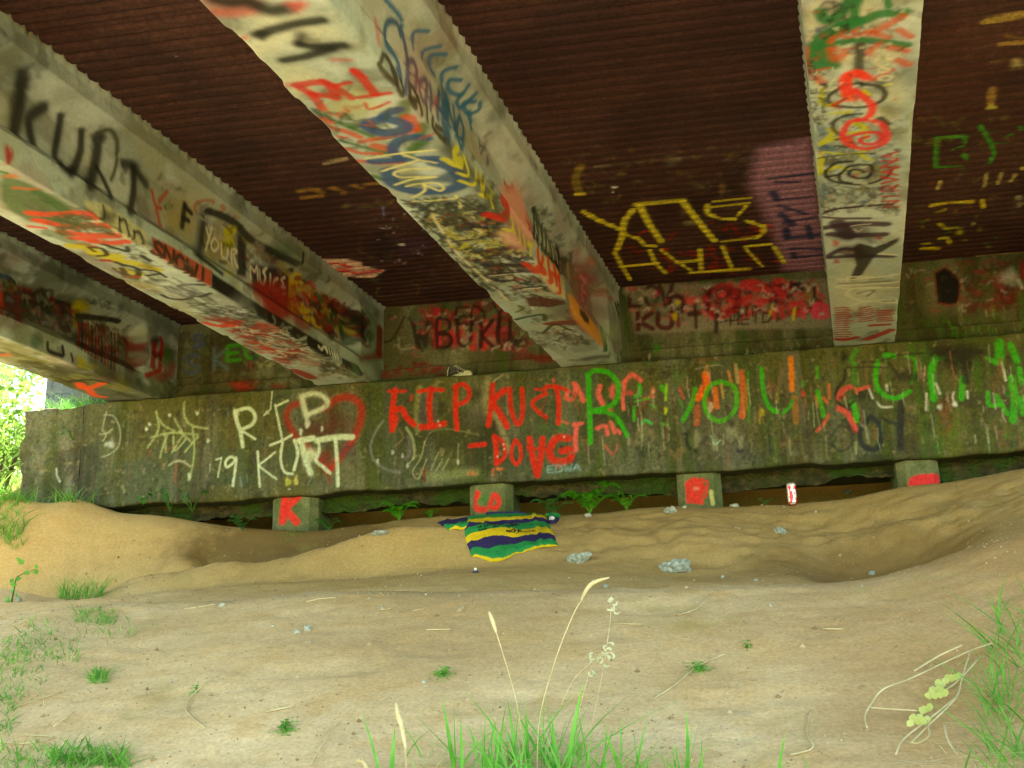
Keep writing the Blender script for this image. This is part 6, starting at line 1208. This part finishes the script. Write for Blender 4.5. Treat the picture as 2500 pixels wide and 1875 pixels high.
# climbing leafy stem at the left edge
b = ground_hit(28, 1470); e = empty('climbing_weed', tuple(b), 'leafy green weed with a bent stem at the left edge', 'plant')
pts = [at_y(x, y, b[1]) for x, y in ((28,1472),(34,1440),(40,1410),(60,1398),(88,1390))]; MB().tube(pts, [.006,.005,.004,.003,.002], 6).build('stem', m_leaf, e, True)
for i, (x, y) in enumerate(((20,1455),(38,1450),(30,1435),(42,1428),(34,1412),(48,1406),(74,1395),(84,1386),(96,1394),(52,1372),(60,1368),(22,1462))):
    p = at_y(x, y, b[1]); a = RNG.uniform(0, 6.28); d = Vector((math.cos(a), -.5, math.sin(a))).normalized(); s = d.cross(Vector((0, 1, .4))).normalized(); L = .045
    MB().add([p, Vector(p)+d*L*.4+s*L*.4, Vector(p)+d*L, Vector(p)+d*L*.4-s*L*.4], [(0,1,2,3)]).build('leaf', m_grass2, e)
# dry seed heads
def seed_stalk(base, pts, head, label, r=.0022, hr=.010):
    b = ground_hit(*base); e = empty('seed_stalk', tuple(b), label, 'grass stalk', 'dry seed heads in the foreground')
    Y = b[1]-.02; P_ = [tuple(b)]+[tuple(at_y(x, y, Y)) for x, y in pts]
    MB().tube(smooth3(P_), r, 5).build('stalk', m_straw, e, True)
    H = [tuple(at_y(x, y, Y)) for x, y in head]; Hs = smooth3(H, 6); n = len(Hs); mb = MB()
    mb.tube(Hs, [hr*.55*math.sin(math.pi*(.12+.8*i/(n-1)))+.001 for i in range(n)], 7)
    for i in range(n*7):
        t = RNG.uniform(0, n-1.01); k = int(t); p = Vector(Hs[k]).lerp(Vector(Hs[k+1]), t-k); d = (Vector(Hs[k+1])-Vector(Hs[k])).normalized(); o = Vector(RNG.normal(0, 1, 3)); o = (o-d*o.dot(d)).normalized()
        rr = hr*math.sin(math.pi*(.1+.82*t/(n-1))); q = p+o*rr*.4; tip = p+o*rr+d*rr*1.1; s = d.cross(o)*rr*.22; mb.add([q-s, tip, q+s, q+d*rr*.2+o*rr*.1], [(0,1,2),(0,2,3)])
    mb.build('seed_head', m_straw, e, True)
def smooth3(P_, k=5):
    P_ = [np.array(p, float) for p in P_]; out = []
    for i in range(len(P_)-1):
        p0 = P_[max(i-1, 0)]; p1 = P_[i]; p2 = P_[i+1]; p3 = P_[min(i+2, len(P_)-1)]
        for j in range(k):
            t = j/k; out.append(.5*((2*p1)+(-p0+p2)*t+(2*p0-5*p1+4*p2-p3)*t*t+(-p0+3*p1-3*p2+p3)*t**3))
    out.append(P_[-1]); return [tuple(p) for p in out]
seed_stalk((1312,1895), [(1318,1750),(1360,1600),(1400,1500),(1418,1468)], [(1418,1468),(1433,1438),(1452,1421),(1487,1410)], 'tall dry stalk leaning right with a drooping pale seed head', .0022, .011)
seed_stalk((1290,1895), [(1262,1720),(1232,1610),(1212,1545)], [(1212,1545),(1203,1518),(1194,1494)], 'thinner dry stalk leaning left with a short seed head', .0016, .010)
seed_stalk((992,1900), [(990,1820),(980,1770)], [(991,1830),(980,1770),(972,1745),(967,1717)], 'short stalk with a fat cream seed head near the lower left', .003, .015)
seed_stalk((905,1905), [(893,1878)], [(900,1890),(888,1862),(870,1858)], 'cream seed head at the very bottom edge', .003, .013)
# pale dried weeds with curled pods
def pod_weed(base, stems, pods, label, yo=0):
    b = ground_hit(*base); e = empty('dried_weed', tuple(b), label, 'weed', 'dried weeds with pods'); Y = b[1]+yo; mb = MB()
    for s in stems: mb.tube(smooth3([tuple(at_y(x, y, Y)) for x, y in s]), .0012, 4)
    mb.build('stem', m_straw, e, True)
    for x, y in pods:
        p = np.array(at_y(x, y, Y)); a = RNG.uniform(0, 6.28); L = .022; pts = [tuple(p+L*np.array([math.cos(a+t)*t*.6, RNG.uniform(-.1, .1), math.sin(a+t)*t*.6])) for t in (.1, .6, 1.1, 1.7)]
        MB().tube(smooth3(pts, 3), [.002,.003,.0045,.005,.0055,.005,.0045,.003,.002,.001], 5).build('pod', m_pod, e, True)
pod_weed((1400,1800), [[(1370,1720),(1400,1660),(1440,1620),(1480,1585)],[(1440,1620),(1470,1600),(1500,1590)],[(1400,1800),(1425,1690),(1445,1625)]], [(1447,1600),(1453,1612),(1462,1618),(1470,1608),(1475,1620),(1485,1612),(1492,1590),(1470,1590),(1440,1640),(1446,1650),(1480,1575),(1495,1608),(1450,1596),(1497,1578)], 'dried weed with a lower cluster of curled pale pods')
pod_weed((1440,1790), [[(1440,1790),(1470,1650),(1488,1530),(1492,1480)]], [(1485,1468),(1495,1475),(1490,1490),(1500,1492),(1482,1485),(1498,1466)], 'dried weed stem with a small upper cluster of pods')
# dry vine with yellow leaves at the lower right
def vv(x, y): return (1500+x/2.212, 1100+y/2.212)
b = ground_hit(*vv(2000, 1200)); e = empty('dry_vine', tuple(b), 'dry pale vine with yellow green leaves at the lower right', 'vine'); mb = MB()
for l in ([(2040,1040),(1900,1090),(1600,1230),(1450,1290),(1375,1385),(1352,1440),(1365,1495)], [(1920,1085),(1880,1220),(1840,1340),(1700,1480),(1600,1580)], [(1380,1388),(1520,1398),(1640,1405)], [(1850,1330),(1700,1450),(1560,1560),(1520,1640)], [(1970,1120),(1860,1240),(1790,1290)], [(1880,1050),(1750,1110),(1620,1190)], [(1780,1480),(1800,1560),(1850,1640)], [(1690,1480),(1700,1540),(1640,1580),(1600,1575)]):
    P_ = []
    for x, y in l:
        g = ground_hit(*vv(x, y)); n_ = at_y(*vv(x, y), g[1]-.10); P_.append(tuple(n_))
    mb.tube(smooth3(P_), .0035, 5)
mb.build('stem', m_straw, e, True)
for x, y in ((1860,1215),(1840,1225),(1820,1232),(1800,1225),(1785,1245),(1770,1262),(1755,1290),(1775,1300),(1740,1300),(1715,1310),(1730,1325),(1760,1320),(1700,1325),(1785,1312),(1680,1395),(1700,1390),(1665,1405),(1650,1440),(1690,1450),(1670,1465),(1640,1465),(1610,1445),(1600,1470),(1750,1250),(1720,1290)):
    g = ground_hit(*vv(x, y)); p = Vector(at_y(*vv(x, y), g[1]-.11)); L = .022; a = RNG.uniform(0, 6.28); d = Vector((math.cos(a), -.2, math.sin(a))).normalized(); s = d.cross(Vector((0, 1, 0))).normalized()
    MB().add([p-d*L*.6, p-d*L*.2+s*L*.55, p+d*L*.5+s*L*.4, p+d*L*.8, p+d*L*.4-s*L*.5, p-d*L*.3-s*L*.45], [(0,1,2,3,4,5)]).build('leaf', m_yleaf, e)
mb = MB()
for _ in range(190):
    px = RNG.uniform(2400, 2560); py = RNG.uniform(1600, 1960) if RNG.rand() < .75 else RNG.uniform(1500, 1600)
    if px-2380 < (1600-py)*.3: continue
    c = ground_hit(px, py); blade(mb, (c[0], c[1], c[2]-.01), RNG.uniform(.06, .26), (RNG.normal(-.1, .5), RNG.normal(0, .4)), RNG.uniform(.004, .010), 6, RNG.uniform(.2, 1))
for bx, by, tx, ty in ((2455,1760,2396,1518), (2440,1740,2430,1560), (2450,1720,2450,1590), (2450,1700,2330,1620), (2560,1740,2330,1705), (2480,1800,2400,1700), (2400,1900,2370,1830), (2350,1900,2380,1790), (2460,1860,2380,1760)): blade_px(mb, (bx, by), (tx, ty), .008, -.05, .4)
tag(mb.build('grass_clump', m_grass2, None, True), 'wild grass filling the lower right corner beside the dry vine', 'grass', G)

# ------------------------------------------------------------------ stones and litter
m_stone = noise_mat('broken_concrete', (.22, .25, .21), (.48, .52, .46), 38, .95, 1.0, 110)
def rock_mesh(w_, d_, h_, seed, jag=.35):
    bm = bmesh.new(); bmesh.ops.create_icosphere(bm, subdivisions=4, radius=1)
    r = np.random.RandomState(seed); pl = [(_n(r.normal(0, 1, 3)), r.uniform(.55, .9)) for _ in range(9)]
    for v_ in bm.verts:
        c = np.array(v_.co)
        for n_, d in pl:
            k = c.dot(n_)
            if k > d: c = c-n_*(k-d)
        f = 1+jag*(float(fbm(np.array(c[0]*2.2+seed), np.array(c[1]*2.2+c[2]*1.7), seed, 3))-.5)*1.3; g_ = 1+.16*(float(fbm(np.array(c[0]*6+seed*.7), np.array(c[1]*5+c[2]*7), seed+3, 3))-.5)*2; v_.co = Vector(c*f*g_)
    for v_ in bm.verts: v_.co = Vector((v_.co.x*w_/2, v_.co.y*d_/2, v_.co.z*h_/2))
    me = bpy.data.meshes.new('stone'); bm.to_mesh(me); bm.free(); return me
def stone(px, py, wp, hp, label, cat='stone', Y=None, jag=.5, mat=None, group='pale stones on the dirt', name='stone'):
    p = np.array(at_y(px, py, Y)) if Y else ground_hit(px, py+hp*.35); s = p[1]/F; w_ = wp*s; h_ = hp*s*1.15
    me = rock_mesh(w_, max(w_*.6, h_), h_, int(px)*3+int(py), jag); o = link(name, me, mat or m_stone); o.location = (p[0], p[1], p[2]+h_*.20)
    o.rotation_euler = (0, 0, RNG.uniform(-.4, .4)); tag(o, label, cat, group); return o
for a in ((927,1301,46,15,'flat pale stone on the slope left of the striped shirt'), (1418,1359,64,32,'jagged pale concrete lump right of the striped shirt'), (1652,1383,90,36,'largest grey concrete lump lying in the hollow'), (1637,1246,34,20,'round grey stone in front of the third pile'), (1905,1295,32,20,'grey stone on the slope below the drink can'),
          (1434,1258,20,11,'small stone on the ledge right of the shirt'), (2130,1399,18,10,'small pale stone on the crest at the right'), (1793,1234,28,10,'flat stone right of the third pile'), (724,1544,20,13,'lower of two small stones side by side on the front slope'), (752,1533,18,18,'upper of two small stones side by side on the front slope'),
          (542,1477,20,11,'small stone on the crest at the left'), (45,1463,16,16,'stone beside the leafy weed at the left edge'), (1764,1408,10,7,'tiny stone on the crest right of the big concrete lump'), (1881,1478,9,7,'tiny stone on the slope below the crest, right of centre'), (665,1529,12,5,'thin flat chip left of the two side by side stones'),
          (1035,1664,12,10,'small stone beside the thin yellowish sprout'), (376,1252,18,9,'bluish white scrap stone under the broad leaves'), (2071,1201,22,14,'stone in the dark gap left of the last pile'), (1478,1431,14,10,'stone beside the drooping seed head'), (1845,1416,14,5,'flat chip at the crest below the trampled hollow'), (1670,1238,12,7,'tiny stone next to the round grey stone'), (935,1485,10,8,'pebble on the crest below the flat pale stone'), (1992,1249,7,5,'pebble on the ledge right of the can')):
    stone(*a)
peb = stone(1390, 1410, 6, 4, 'tiny pale pebble scattered on the crest of the bank', 'pebble', group='tiny pale pebbles', name='pebble')
for k in range(26):
    o = peb.copy(); COL.objects.link(o); px = RNG.uniform(250, 2250) if k % 2 else RNG.normal(1000, 300); py = np.interp(px, [p[0] for p in LIP], [p[1] for p in LIP])+abs(RNG.normal(4, 12)) if k % 3 else RNG.uniform(1330, 1700)
    p = ground_hit(px, py); o.location = (p[0], p[1], p[2]+.004); s = RNG.uniform(.35, 1.0); o.scale = (s, s, s); o.rotation_euler = (0, 0, RNG.uniform(0, 6))
    o['label'] = 'tiny pale pebble scattered on the crest of the bank' if py < 1450 else 'tiny pale pebble scattered on the crest of the bank'
mb = MB()
for k in range(9500):
    if k % 3: x, y = RNG.uniform(-5.2, 3.2), RNG.uniform(3.7, 6.4)
    else: x, y = RNG.uniform(-5.2, 3.2), RNG.uniform(6.4, 8.2)
    if fbm(np.array(x*1.5), np.array(y*2), 33, 3) < .47 and k % 5: continue
    r = RNG.uniform(.0022, .0055)*(2.6 if RNG.rand() < .05 else 1); z = float(ground_z(x, y))+r*.25
    j = RNG.uniform(.6, 1.3, 6); mb.add([(x-r*j[0], y, z), (x+r*j[1], y, z), (x, y-r*j[2], z), (x, y+r*j[3], z), (x, y, z+r*j[4]*.9), (x, y, z-r)], [(0,2,4),(2,1,4),(1,3,4),(3,0,4),(2,0,5),(1,2,5),(3,1,5),(0,3,5)])
m_clod = noise_mat('soil_crumbs', (.20, .14, .07), (.52, .40, .24), 5, 1, 0)
tag(mb.build('soil_crumbs', m_clod), 'crumbs of dry soil and grit strewn over the bank', 'soil', None, 'stuff')
# straw stems lying on the dirt
for l, lb in (([(1771,1602),(1708,1629),(1645,1679),(1586,1717)], 'long pale straw stem lying diagonally under a green sprig'), ([(499,1781),(466,1752),(455,1735),(470,1701),(506,1672)], 'curved dead stem at the left of the front slope'), ([(33,1731),(150,1693)], 'straight straw on the left slope'), ([(130,1780),(180,1742)], 'short straw below the straight one at the left'), ([(0,1795),(45,1770)], 'straw at the left edge'), ([(0,1815),(60,1820),(130,1805),(60,1800)], 'folded dry blade near the bottom left corner'), ([(650,1743),(722,1727)], 'short straw left of the clover sprig'), ([(760,1875),(800,1800),(830,1770)], 'pale dead stem at the bottom left of the grass clump'), ([(450,1490),(525,1479)], 'straw beside the small crest stone'), ([(1655,1505),(1700,1490),(1735,1455)], 'thin bent straw on the slope right of the seed head'), ([(1500,1525),(1570,1528)], 'thin straw right of the tall stalk'), ([(2010,1540),(2060,1541)], 'dark twig on the right slope'), ([(1980,1740),(1970,1790),(1985,1830),(1930,1850)], 'thin root like twig near the bottom right'), ([(748,1473),(780,1466),(820,1463)], 'reddish twig on the crest left of centre'), ([(925,1493),(955,1489)], 'short light straw below the crest'), ([(1040,1541),(1100,1540)], 'faint straw lying across the middle of the slope'), ([(1010,1495),(1035,1490)], 'white paper scrap like straw below the crest')):
    mb = MB(); P_ = []
    for x, y in l: g = ground_hit(x, y); P_.append((g[0], g[1], g[2]+.006))
    mb.tube(smooth3(P_), .0028, 5); o = mb.build('straw_stem', m_straw, None, True); tag(o, lb, 'straw', 'straw stems on the slope')
# ------------------------------------------------------------------ striped shirt
SC_ = {'n': (36, 30, 74), 'g': (20, 116, 62), 'y': (186, 160, 36), 'w': (210, 214, 205)}
m_shirt = painted_mat('shirt_cloth', (.05, .02, .1), (.05, .02, .1), (.05, .02, .1), grit=.10, bump=.15)
GAIN = 1.25
def cloth(name, parent, corners, nu, nv, colfn, lift=.012, edgeb=None, seed=1, shade=None):
    u, v_ = np.meshgrid(np.linspace(0, 1, nu), np.linspace(0, 1, nv)); G = np.zeros((13, 13, 3)); C_ = np.array(corners, float)
    for a in range(13):
        for b in range(13):
            uu_, vv_ = b/12, a/12; q = (1-uu_)*(1-vv_)*C_[0]+uu_*(1-vv_)*C_[1]+uu_*vv_*C_[2]+(1-uu_)*vv_*C_[3]
            h = ground_hit(*q)
            if h[1] > 8.12: h = at_y(q[0], q[1], 8.12)
            G[a, b] = h
    G[..., 1] = np.minimum.accumulate(G[..., 1], 0)-np.arange(13)[:, None]*1e-3
    def lerp(A, t):
        x = t*12; i0 = np.clip(x.astype(int), 0, 11); return i0, (x-i0)[..., None]
    iu, fu = lerp(G, u); iv, fv = lerp(G, v_)
    P_ = (G[iv, iu]*(1-fu)+G[iv, iu+1]*fu)*(1-fv)+(G[iv+1, iu]*(1-fu)+G[iv+1, iu+1]*fu)*fv
    if edgeb: P_ = P_+edgeb(u, v_)
    wr = .014*(fbm(u*5+seed, v_*5+u*3, seed, 3)-.4)+.006*np.maximum(0, np.sin(u*7+v_*4+seed))*np.exp(-((v_-.6)/.3)**2)+.012*np.exp(-((u-.86+.05*v_)/.025)**2)
    ed = np.minimum(np.minimum(u, 1-u), np.minimum(v_, 1-v_)); lf = lift*sstep(0, .06, ed)+.003
    P_[..., 2] = ground_z(P_[..., 0], P_[..., 1])+lf+wr*sstep(0, .08, ed)+.002
    P_[..., 1] -= (lf+wr)*.6
    rgba = colfn(u, v_); me = grid_mesh(name, P_, rgba, flip=True); return link(name, me, m_shirt, parent), P_
def stripes(bounds, cols):
    def f(u, v_):
        w_ = v_+.007*np.sin(u*9)+.005*(fbm(u*6, v_*2, 3, 2)-.5); out = np.zeros(u.shape+(4,)); out[..., 3] = 1
        idx = np.searchsorted(bounds, w_); tab = np.array([_lin0(SC_[c]) for c in cols])*GAIN; out[..., :3] = tab[np.clip(idx, 0, len(cols)-1)]; return out
    return f
sh0 = ground_hit(1245, 1310)
shirt = empty('striped_shirt', tuple(sh0), 'green, yellow and navy striped polo shirt spread on the dirt slope', 'shirt')
def body_edge(u, v_):
    o = np.zeros(u.shape+(3,)); o[..., 0] = -.03*v_*(1-v_)*4*(u < .5)+0; o[..., 2] = 0
    o[..., 1] = -.07*v_**6*np.exp(-((u-.33)/.22)**2)+.05*(1-v_)**6*np.exp(-((u-.42)/.16)**2)
    return o
fb = stripes([.055, .14, .235, .34, .50, .68, .85, .975], 'ngyngyngy')
def body_col(u, v_):
    a = fb(u, v_); ink = np.array(_lin0((18, 26, 24)))
    def word(seed, u0, v0, du, hv, txt):
        x = u0
        for ch in txt:
            for pl in GLY.get(ch, []):
                q = dens([(x+p[0]*du*.75, v0-p[1]*hv) for p in pl], .004)
                for (qx, qy) in q: a[..., :3][np.hypot((u-qx)/1.0, (v_-qy)*1.1) < .0062] = ink
            x += du
    word(1, .50, .605, .042, .055, 'GEMERIA'); word(2, .16, .41, .03, .035, 'IN LOVING MEMORY'); word(3, .17, .475, .03, .03, 'YOUR  MUSIC')
    return a
body, BP = cloth('body', shirt, [(1139,1263),(1329,1252),(1364,1333),(1155,1356)], 240, 160, body_col, .014, body_edge, 3)
slv = stripes([.50, .93], 'ngy')
def sl_l(u, v_): return slv(v_*0+u*0+v_, u)     # colours run down the sleeve
cloth('sleeve', shirt, [(1140,1266),(1148,1289),(1100,1294),(1068,1277)], 50, 70, sl_l, .010, None, 5)
cloth('sleeve', shirt, [(1342,1281),(1329,1254),(1372,1264),(1360,1273)], 50, 50, sl_l, .010, None, 6)
# collar roll
cp = [BP[2, i] for i in range(60, 190, 10)]; MB().tube([tuple(p+np.array([0, .01, .012])) for p in cp], .010, 8).build('collar', plain('navy_collar', lin((40, 36, 80)), .9), shirt, True)
tag(stone(1346, 1267, 20, 18, 'small round white and grey striped rock on the shirt', 'rock', jag=.2, mat=noise_mat('striped_rock', (.10, .10, .14), (.75, .77, .74), 30, .5, 0), group=None, name='rock'), None)
stone(1306, 1274, 20, 8, 'cream scrap of paper on the right of the shirt', 'paper', jag=.8, mat=plain('cream_paper', (.75, .74, .58), .8), group=None, name='paper_scrap')
stone(1172, 1273, 9, 5, 'tiny white scrap on the left shoulder of the shirt', 'paper', jag=.5, mat=plain('white_scrap', (.75, .75, .7), .8), group=None, name='paper_scrap')
# candle stub
p = ground_hit(1161, 1398); e = empty('candle', tuple(p), 'small dark candle stub with a white tip below the shirt', 'candle')
m_dk = plain('dark_wax', (.06, .06, .12), .5); m_wh = plain('white_wax', (.85, .84, .8), .4)
MB().lathe([(.0, 0), (.020, 0), (.021, .006), (.016, .012), (.0, .013)], tuple(p), 14).build('holder', m_dk, e, True); MB().lathe([(.0, .012), (.009, .012), (.009, .024), (.006, .029), (0, .030)], tuple(p), 12).build('stub', m_wh, e, True)
# ------------------------------------------------------------------ drink can
p = at_y(1935, 1228, 8.13); p[2] = max(p[2]-.01, float(ground_z(p[0], p[1]))-.008)
can = empty('drink_can', tuple(p), 'tall red and white drink can standing in the gap between the last two piles', 'can')
prof = [(.0, .004), (.022, .003), (.026, 0), (.029, .006), (.033, .014)]; 
zz = np.linspace(.014, .140, 34); prof += [(.0332, z) for z in zz]; prof += [(.031, .147), (.027, .152), (.0268, .155)]
ang = np.linspace(0, 2*math.pi, 73); U, V_ = np.meshgrid(ang, np.arange(len(prof))); rr = np.array([q[0] for q in prof])[V_]; hh = np.array([q[1] for q in prof])[V_]
rgba = np.zeros(U.shape+(4,)); rgba[..., 3] = 1; rgba[..., :3] = _lin0((214, 46, 30))
nn = fbm(U*1.6, hh*40, 6, 2); wht = (nn > .60) | (np.abs(((U-5.15+.5*hh*8) % 6.28)-.1) < .20) | (hh > .135); rgba[..., :3][wht] = _lin0((226, 222, 222)); dk_ = (np.hypot((U-4.62)*.033, (hh-.088)) < .008) & (np.hypot((U-4.62)*.033, (hh-.088)) > .0045) | (hh > .151); rgba[..., :3][dk_] = _lin0((60, 52, 60))  # white print, plus a glint painted as an upright stripe on the right
org = (U > 3.6) & (U < 4.1) & (~wht); rgba[..., :3][org] = _lin0((226, 92, 30))
m_can = painted_mat('can_print_glint', (.6, .1, .05), (.6, .1, .05), (.6, .1, .05), grit=0, bump=0)
b_ = m_can.node_tree.nodes['Principled BSDF']; b_.inputs['Roughness'].default_value = .22; b_.inputs['Metallic'].default_value = .35; b_.inputs['Specular IOR Level'].default_value = .6
m_alu = plain('aluminium', (.7, .7, .68), .3); m_alu.node_tree.nodes['Principled BSDF'].inputs['Metallic'].default_value = .9
link('can_body', grid_mesh('can_body', np.stack([p[0]+rr*np.cos(U), p[1]+rr*np.sin(U), p[2]-.004+hh], -1), rgba), m_can, can)
MB().lathe([(.0, .1505), (.025, .1505), (.0262, .154), (.0275, .1545), (.0278, .153)], (p[0], p[1], p[2]-.004), 28).build('lid', m_alu, can, True)
# ------------------------------------------------------------------ canvas shoe on the cap
a = at_y(1086, 914, 8.42); b2 = at_y(1156, 906, 8.36); L = .235; zc = ZT+.004; cxm = (a[0]+b2[0])/2; cym = 8.42
shoe = empty('sneaker', (cxm, cym, zc), 'old black and white canvas sneaker left on top of the cap beam', 'shoe')
th = math.radians(-24); ct, st_ = math.cos(th), math.sin(th)
def sp(x, y, z): return (cxm+x*ct-y*st_, cym+x*st_+y*ct, zc+z)
def outline(k, z, toe=1.0):
    pts = []
    for i in range(28):
        q = 2*math.pi*i/28; x = math.cos(q)*L/2; y = math.sin(q)*(.040+.008*math.cos(q)); x = x*k; y = y*k*toe; pts.append(sp(x, y, z))
    return pts
def loft(rings):
    mb = MB(); n = len(rings[0]); vs = [v_ for r in rings for v_ in r]; fs = [(i*n+k, i*n+(k+1) % n, (i+1)*n+(k+1) % n, (i+1)*n+k) for i in range(len(rings)-1) for k in range(n)]; fs += [tuple(range(n))[::-1], tuple((len(rings)-1)*n+k for k in range(n))]; return mb.add(vs, fs)
m_rub = noise_mat('off_white_rubber', (.50, .52, .40), (.66, .68, .54), 30, .7, .2, 80); m_can2 = noise_mat('worn_canvas', (.03, .03, .03), (.12, .12, .12), 60, .95, .6, 200)
loft([outline(.97, 0), outline(1.0, .004), outline(1.0, .022), outline(.97, .027)]).build('sole', m_rub, shoe, True)
rings = []
for i in range(9):
    t = i/8; pts = []
    for k in range(28):
        q = 2*math.pi*k/28; x0, x1 = -L/2*.96, L/2*(.93-1.12*min(1, t*1.05)**.85); x = (x0+x1)/2+(x1-x0)/2*math.cos(q); y = math.sin(q)*(.037-.010*t)
        pts.append(sp(x+(-.004*t), y, .024+.080*t+.012*t*(x < -L*.3)))
    rings.append(pts)
loft(rings).build('upper', m_can2, shoe, True)
tc_ = []
for i in range(6):
    t = i/5; r_ = math.cos(t*1.45); tc_.append([sp(L*.27+math.cos(q)*r_*.050 if math.cos(q) > 0 else L*.27+math.cos(q)*.012*r_, math.sin(q)*r_*.036, .026+.026*math.sin(t*1.5)) for q in [2*math.pi*k/20 for k in range(20)]])
loft(tc_).build('toe_cap', m_rub, shoe, True)
m_lace = plain('lace', (.7, .7, .66), .9)
lm = MB()
for i in range(5):
    x = L*.20-i*.020; z = .052+i*.0125; lm.tube([sp(x, -.030, z-.006), sp(x-.004, 0, z+.010), sp(x, .030, z-.006)], .0028, 5)
lm.tube([sp(.0, -.034, .05), sp(.03, -.045, .03), sp(.06, -.05, .03)], .002, 5)
lm.build('laces', m_lace, shoe, True)
MB().tube([sp(-L*.42, -.034, .028), sp(-L*.40, -.034, .07), sp(-L*.36, -.030, .10)], .004, 5).build('heel_strip', m_rub, shoe, True)
# ------------------------------------------------------------------ grey painted block behind the wing
a = at_y(92, 1000, 9.55); b2 = at_y(186, 1000, 9.55); t_ = at_y(120, 915, 9.55)
bk = Surf(a[0]-.05, b2[0]+.1, a[2]-.3, t_[2]+.3, .006, 9); bk.to = lambda px, py: (at_y(px, py, 9.55)[0], at_y(px, py, 9.55)[2])
for l in ([(96,968),(102,960),(112,962),(116,968),(108,976),(98,974),(96,968)], [(128,968),(138,960),(148,962),(150,970),(140,978),(130,974),(128,968)], [(116,968),(128,968)], [(150,962),(160,960),(170,962)], [(105,925),(110,945)], [(128,928),(126,948)], [(170,975),(182,980)]): P(bk, l, (52, 56, 70), 2.6, True, brk=.05, op=.85)
x0, x1, z0, z1 = a[0], b2[0]+.06, a[2]-.35, t_[2]+.22
U, V_ = np.meshgrid(np.linspace(x0, x1, 90), np.linspace(z0, z1, 110)); ed = np.minimum(np.minimum(U-x0, x1-U), z1-V_); dy = .10*np.exp(-ed/.05)+(fbm(U*6, V_*6, 7, 3)-.5)*.03
dy[:, 0] = dy[:, -1] = .7; dy[-1, :] = .7
fx = U+(x0+.10-U)*sstep(z0+.35+.0, z1, V_)*.25*(U < (x0+x1)/2)
m_blk = painted_mat('grey_block', (.10, .115, .12), (.17, .185, .19), (.08, .095, .10), 5, 2, grit=.2)
ob = link('concrete_block', grid_mesh('concrete_block', np.stack([fx, 9.55+dy, V_], -1), bk.rgba(U, V_)), m_blk)
tag(ob, 'grey concrete block with dark painted loops standing behind the bridge end', 'concrete block')
grass_clump('grass_clump', 'tuft growing on top of the end block beside the outer girder', 'grass', 3000, 3000, 1, .01, (.01, .02), m_grass, .005, G) if False else None
mb = MB()
for _ in range(260):
    x = RNG.normal(-5.12, .2); blade(mb, (x, 8.36+RNG.uniform(0, .4), ZT-.01), RNG.uniform(.05, .17), (RNG.normal(0, .6), RNG.normal(-.2, .4)), .007, 4, .8)
tag(mb.build('grass_clump', m_grass, None, True), 'tuft growing on top of the end block beside the outer girder', 'grass', G)
broad(178, 1075, 8.27, 6, .14, 'leafy sprigs growing from the joint at the left end of the cap beam', .035)
bush(-6.15, 8.9, .45, 1.0, 1500, 'small bush crowding the left edge of the end block', .035)
bridge['label'] = 'low concrete girder bridge covered in graffiti with a dark ribbed deck and short piles'
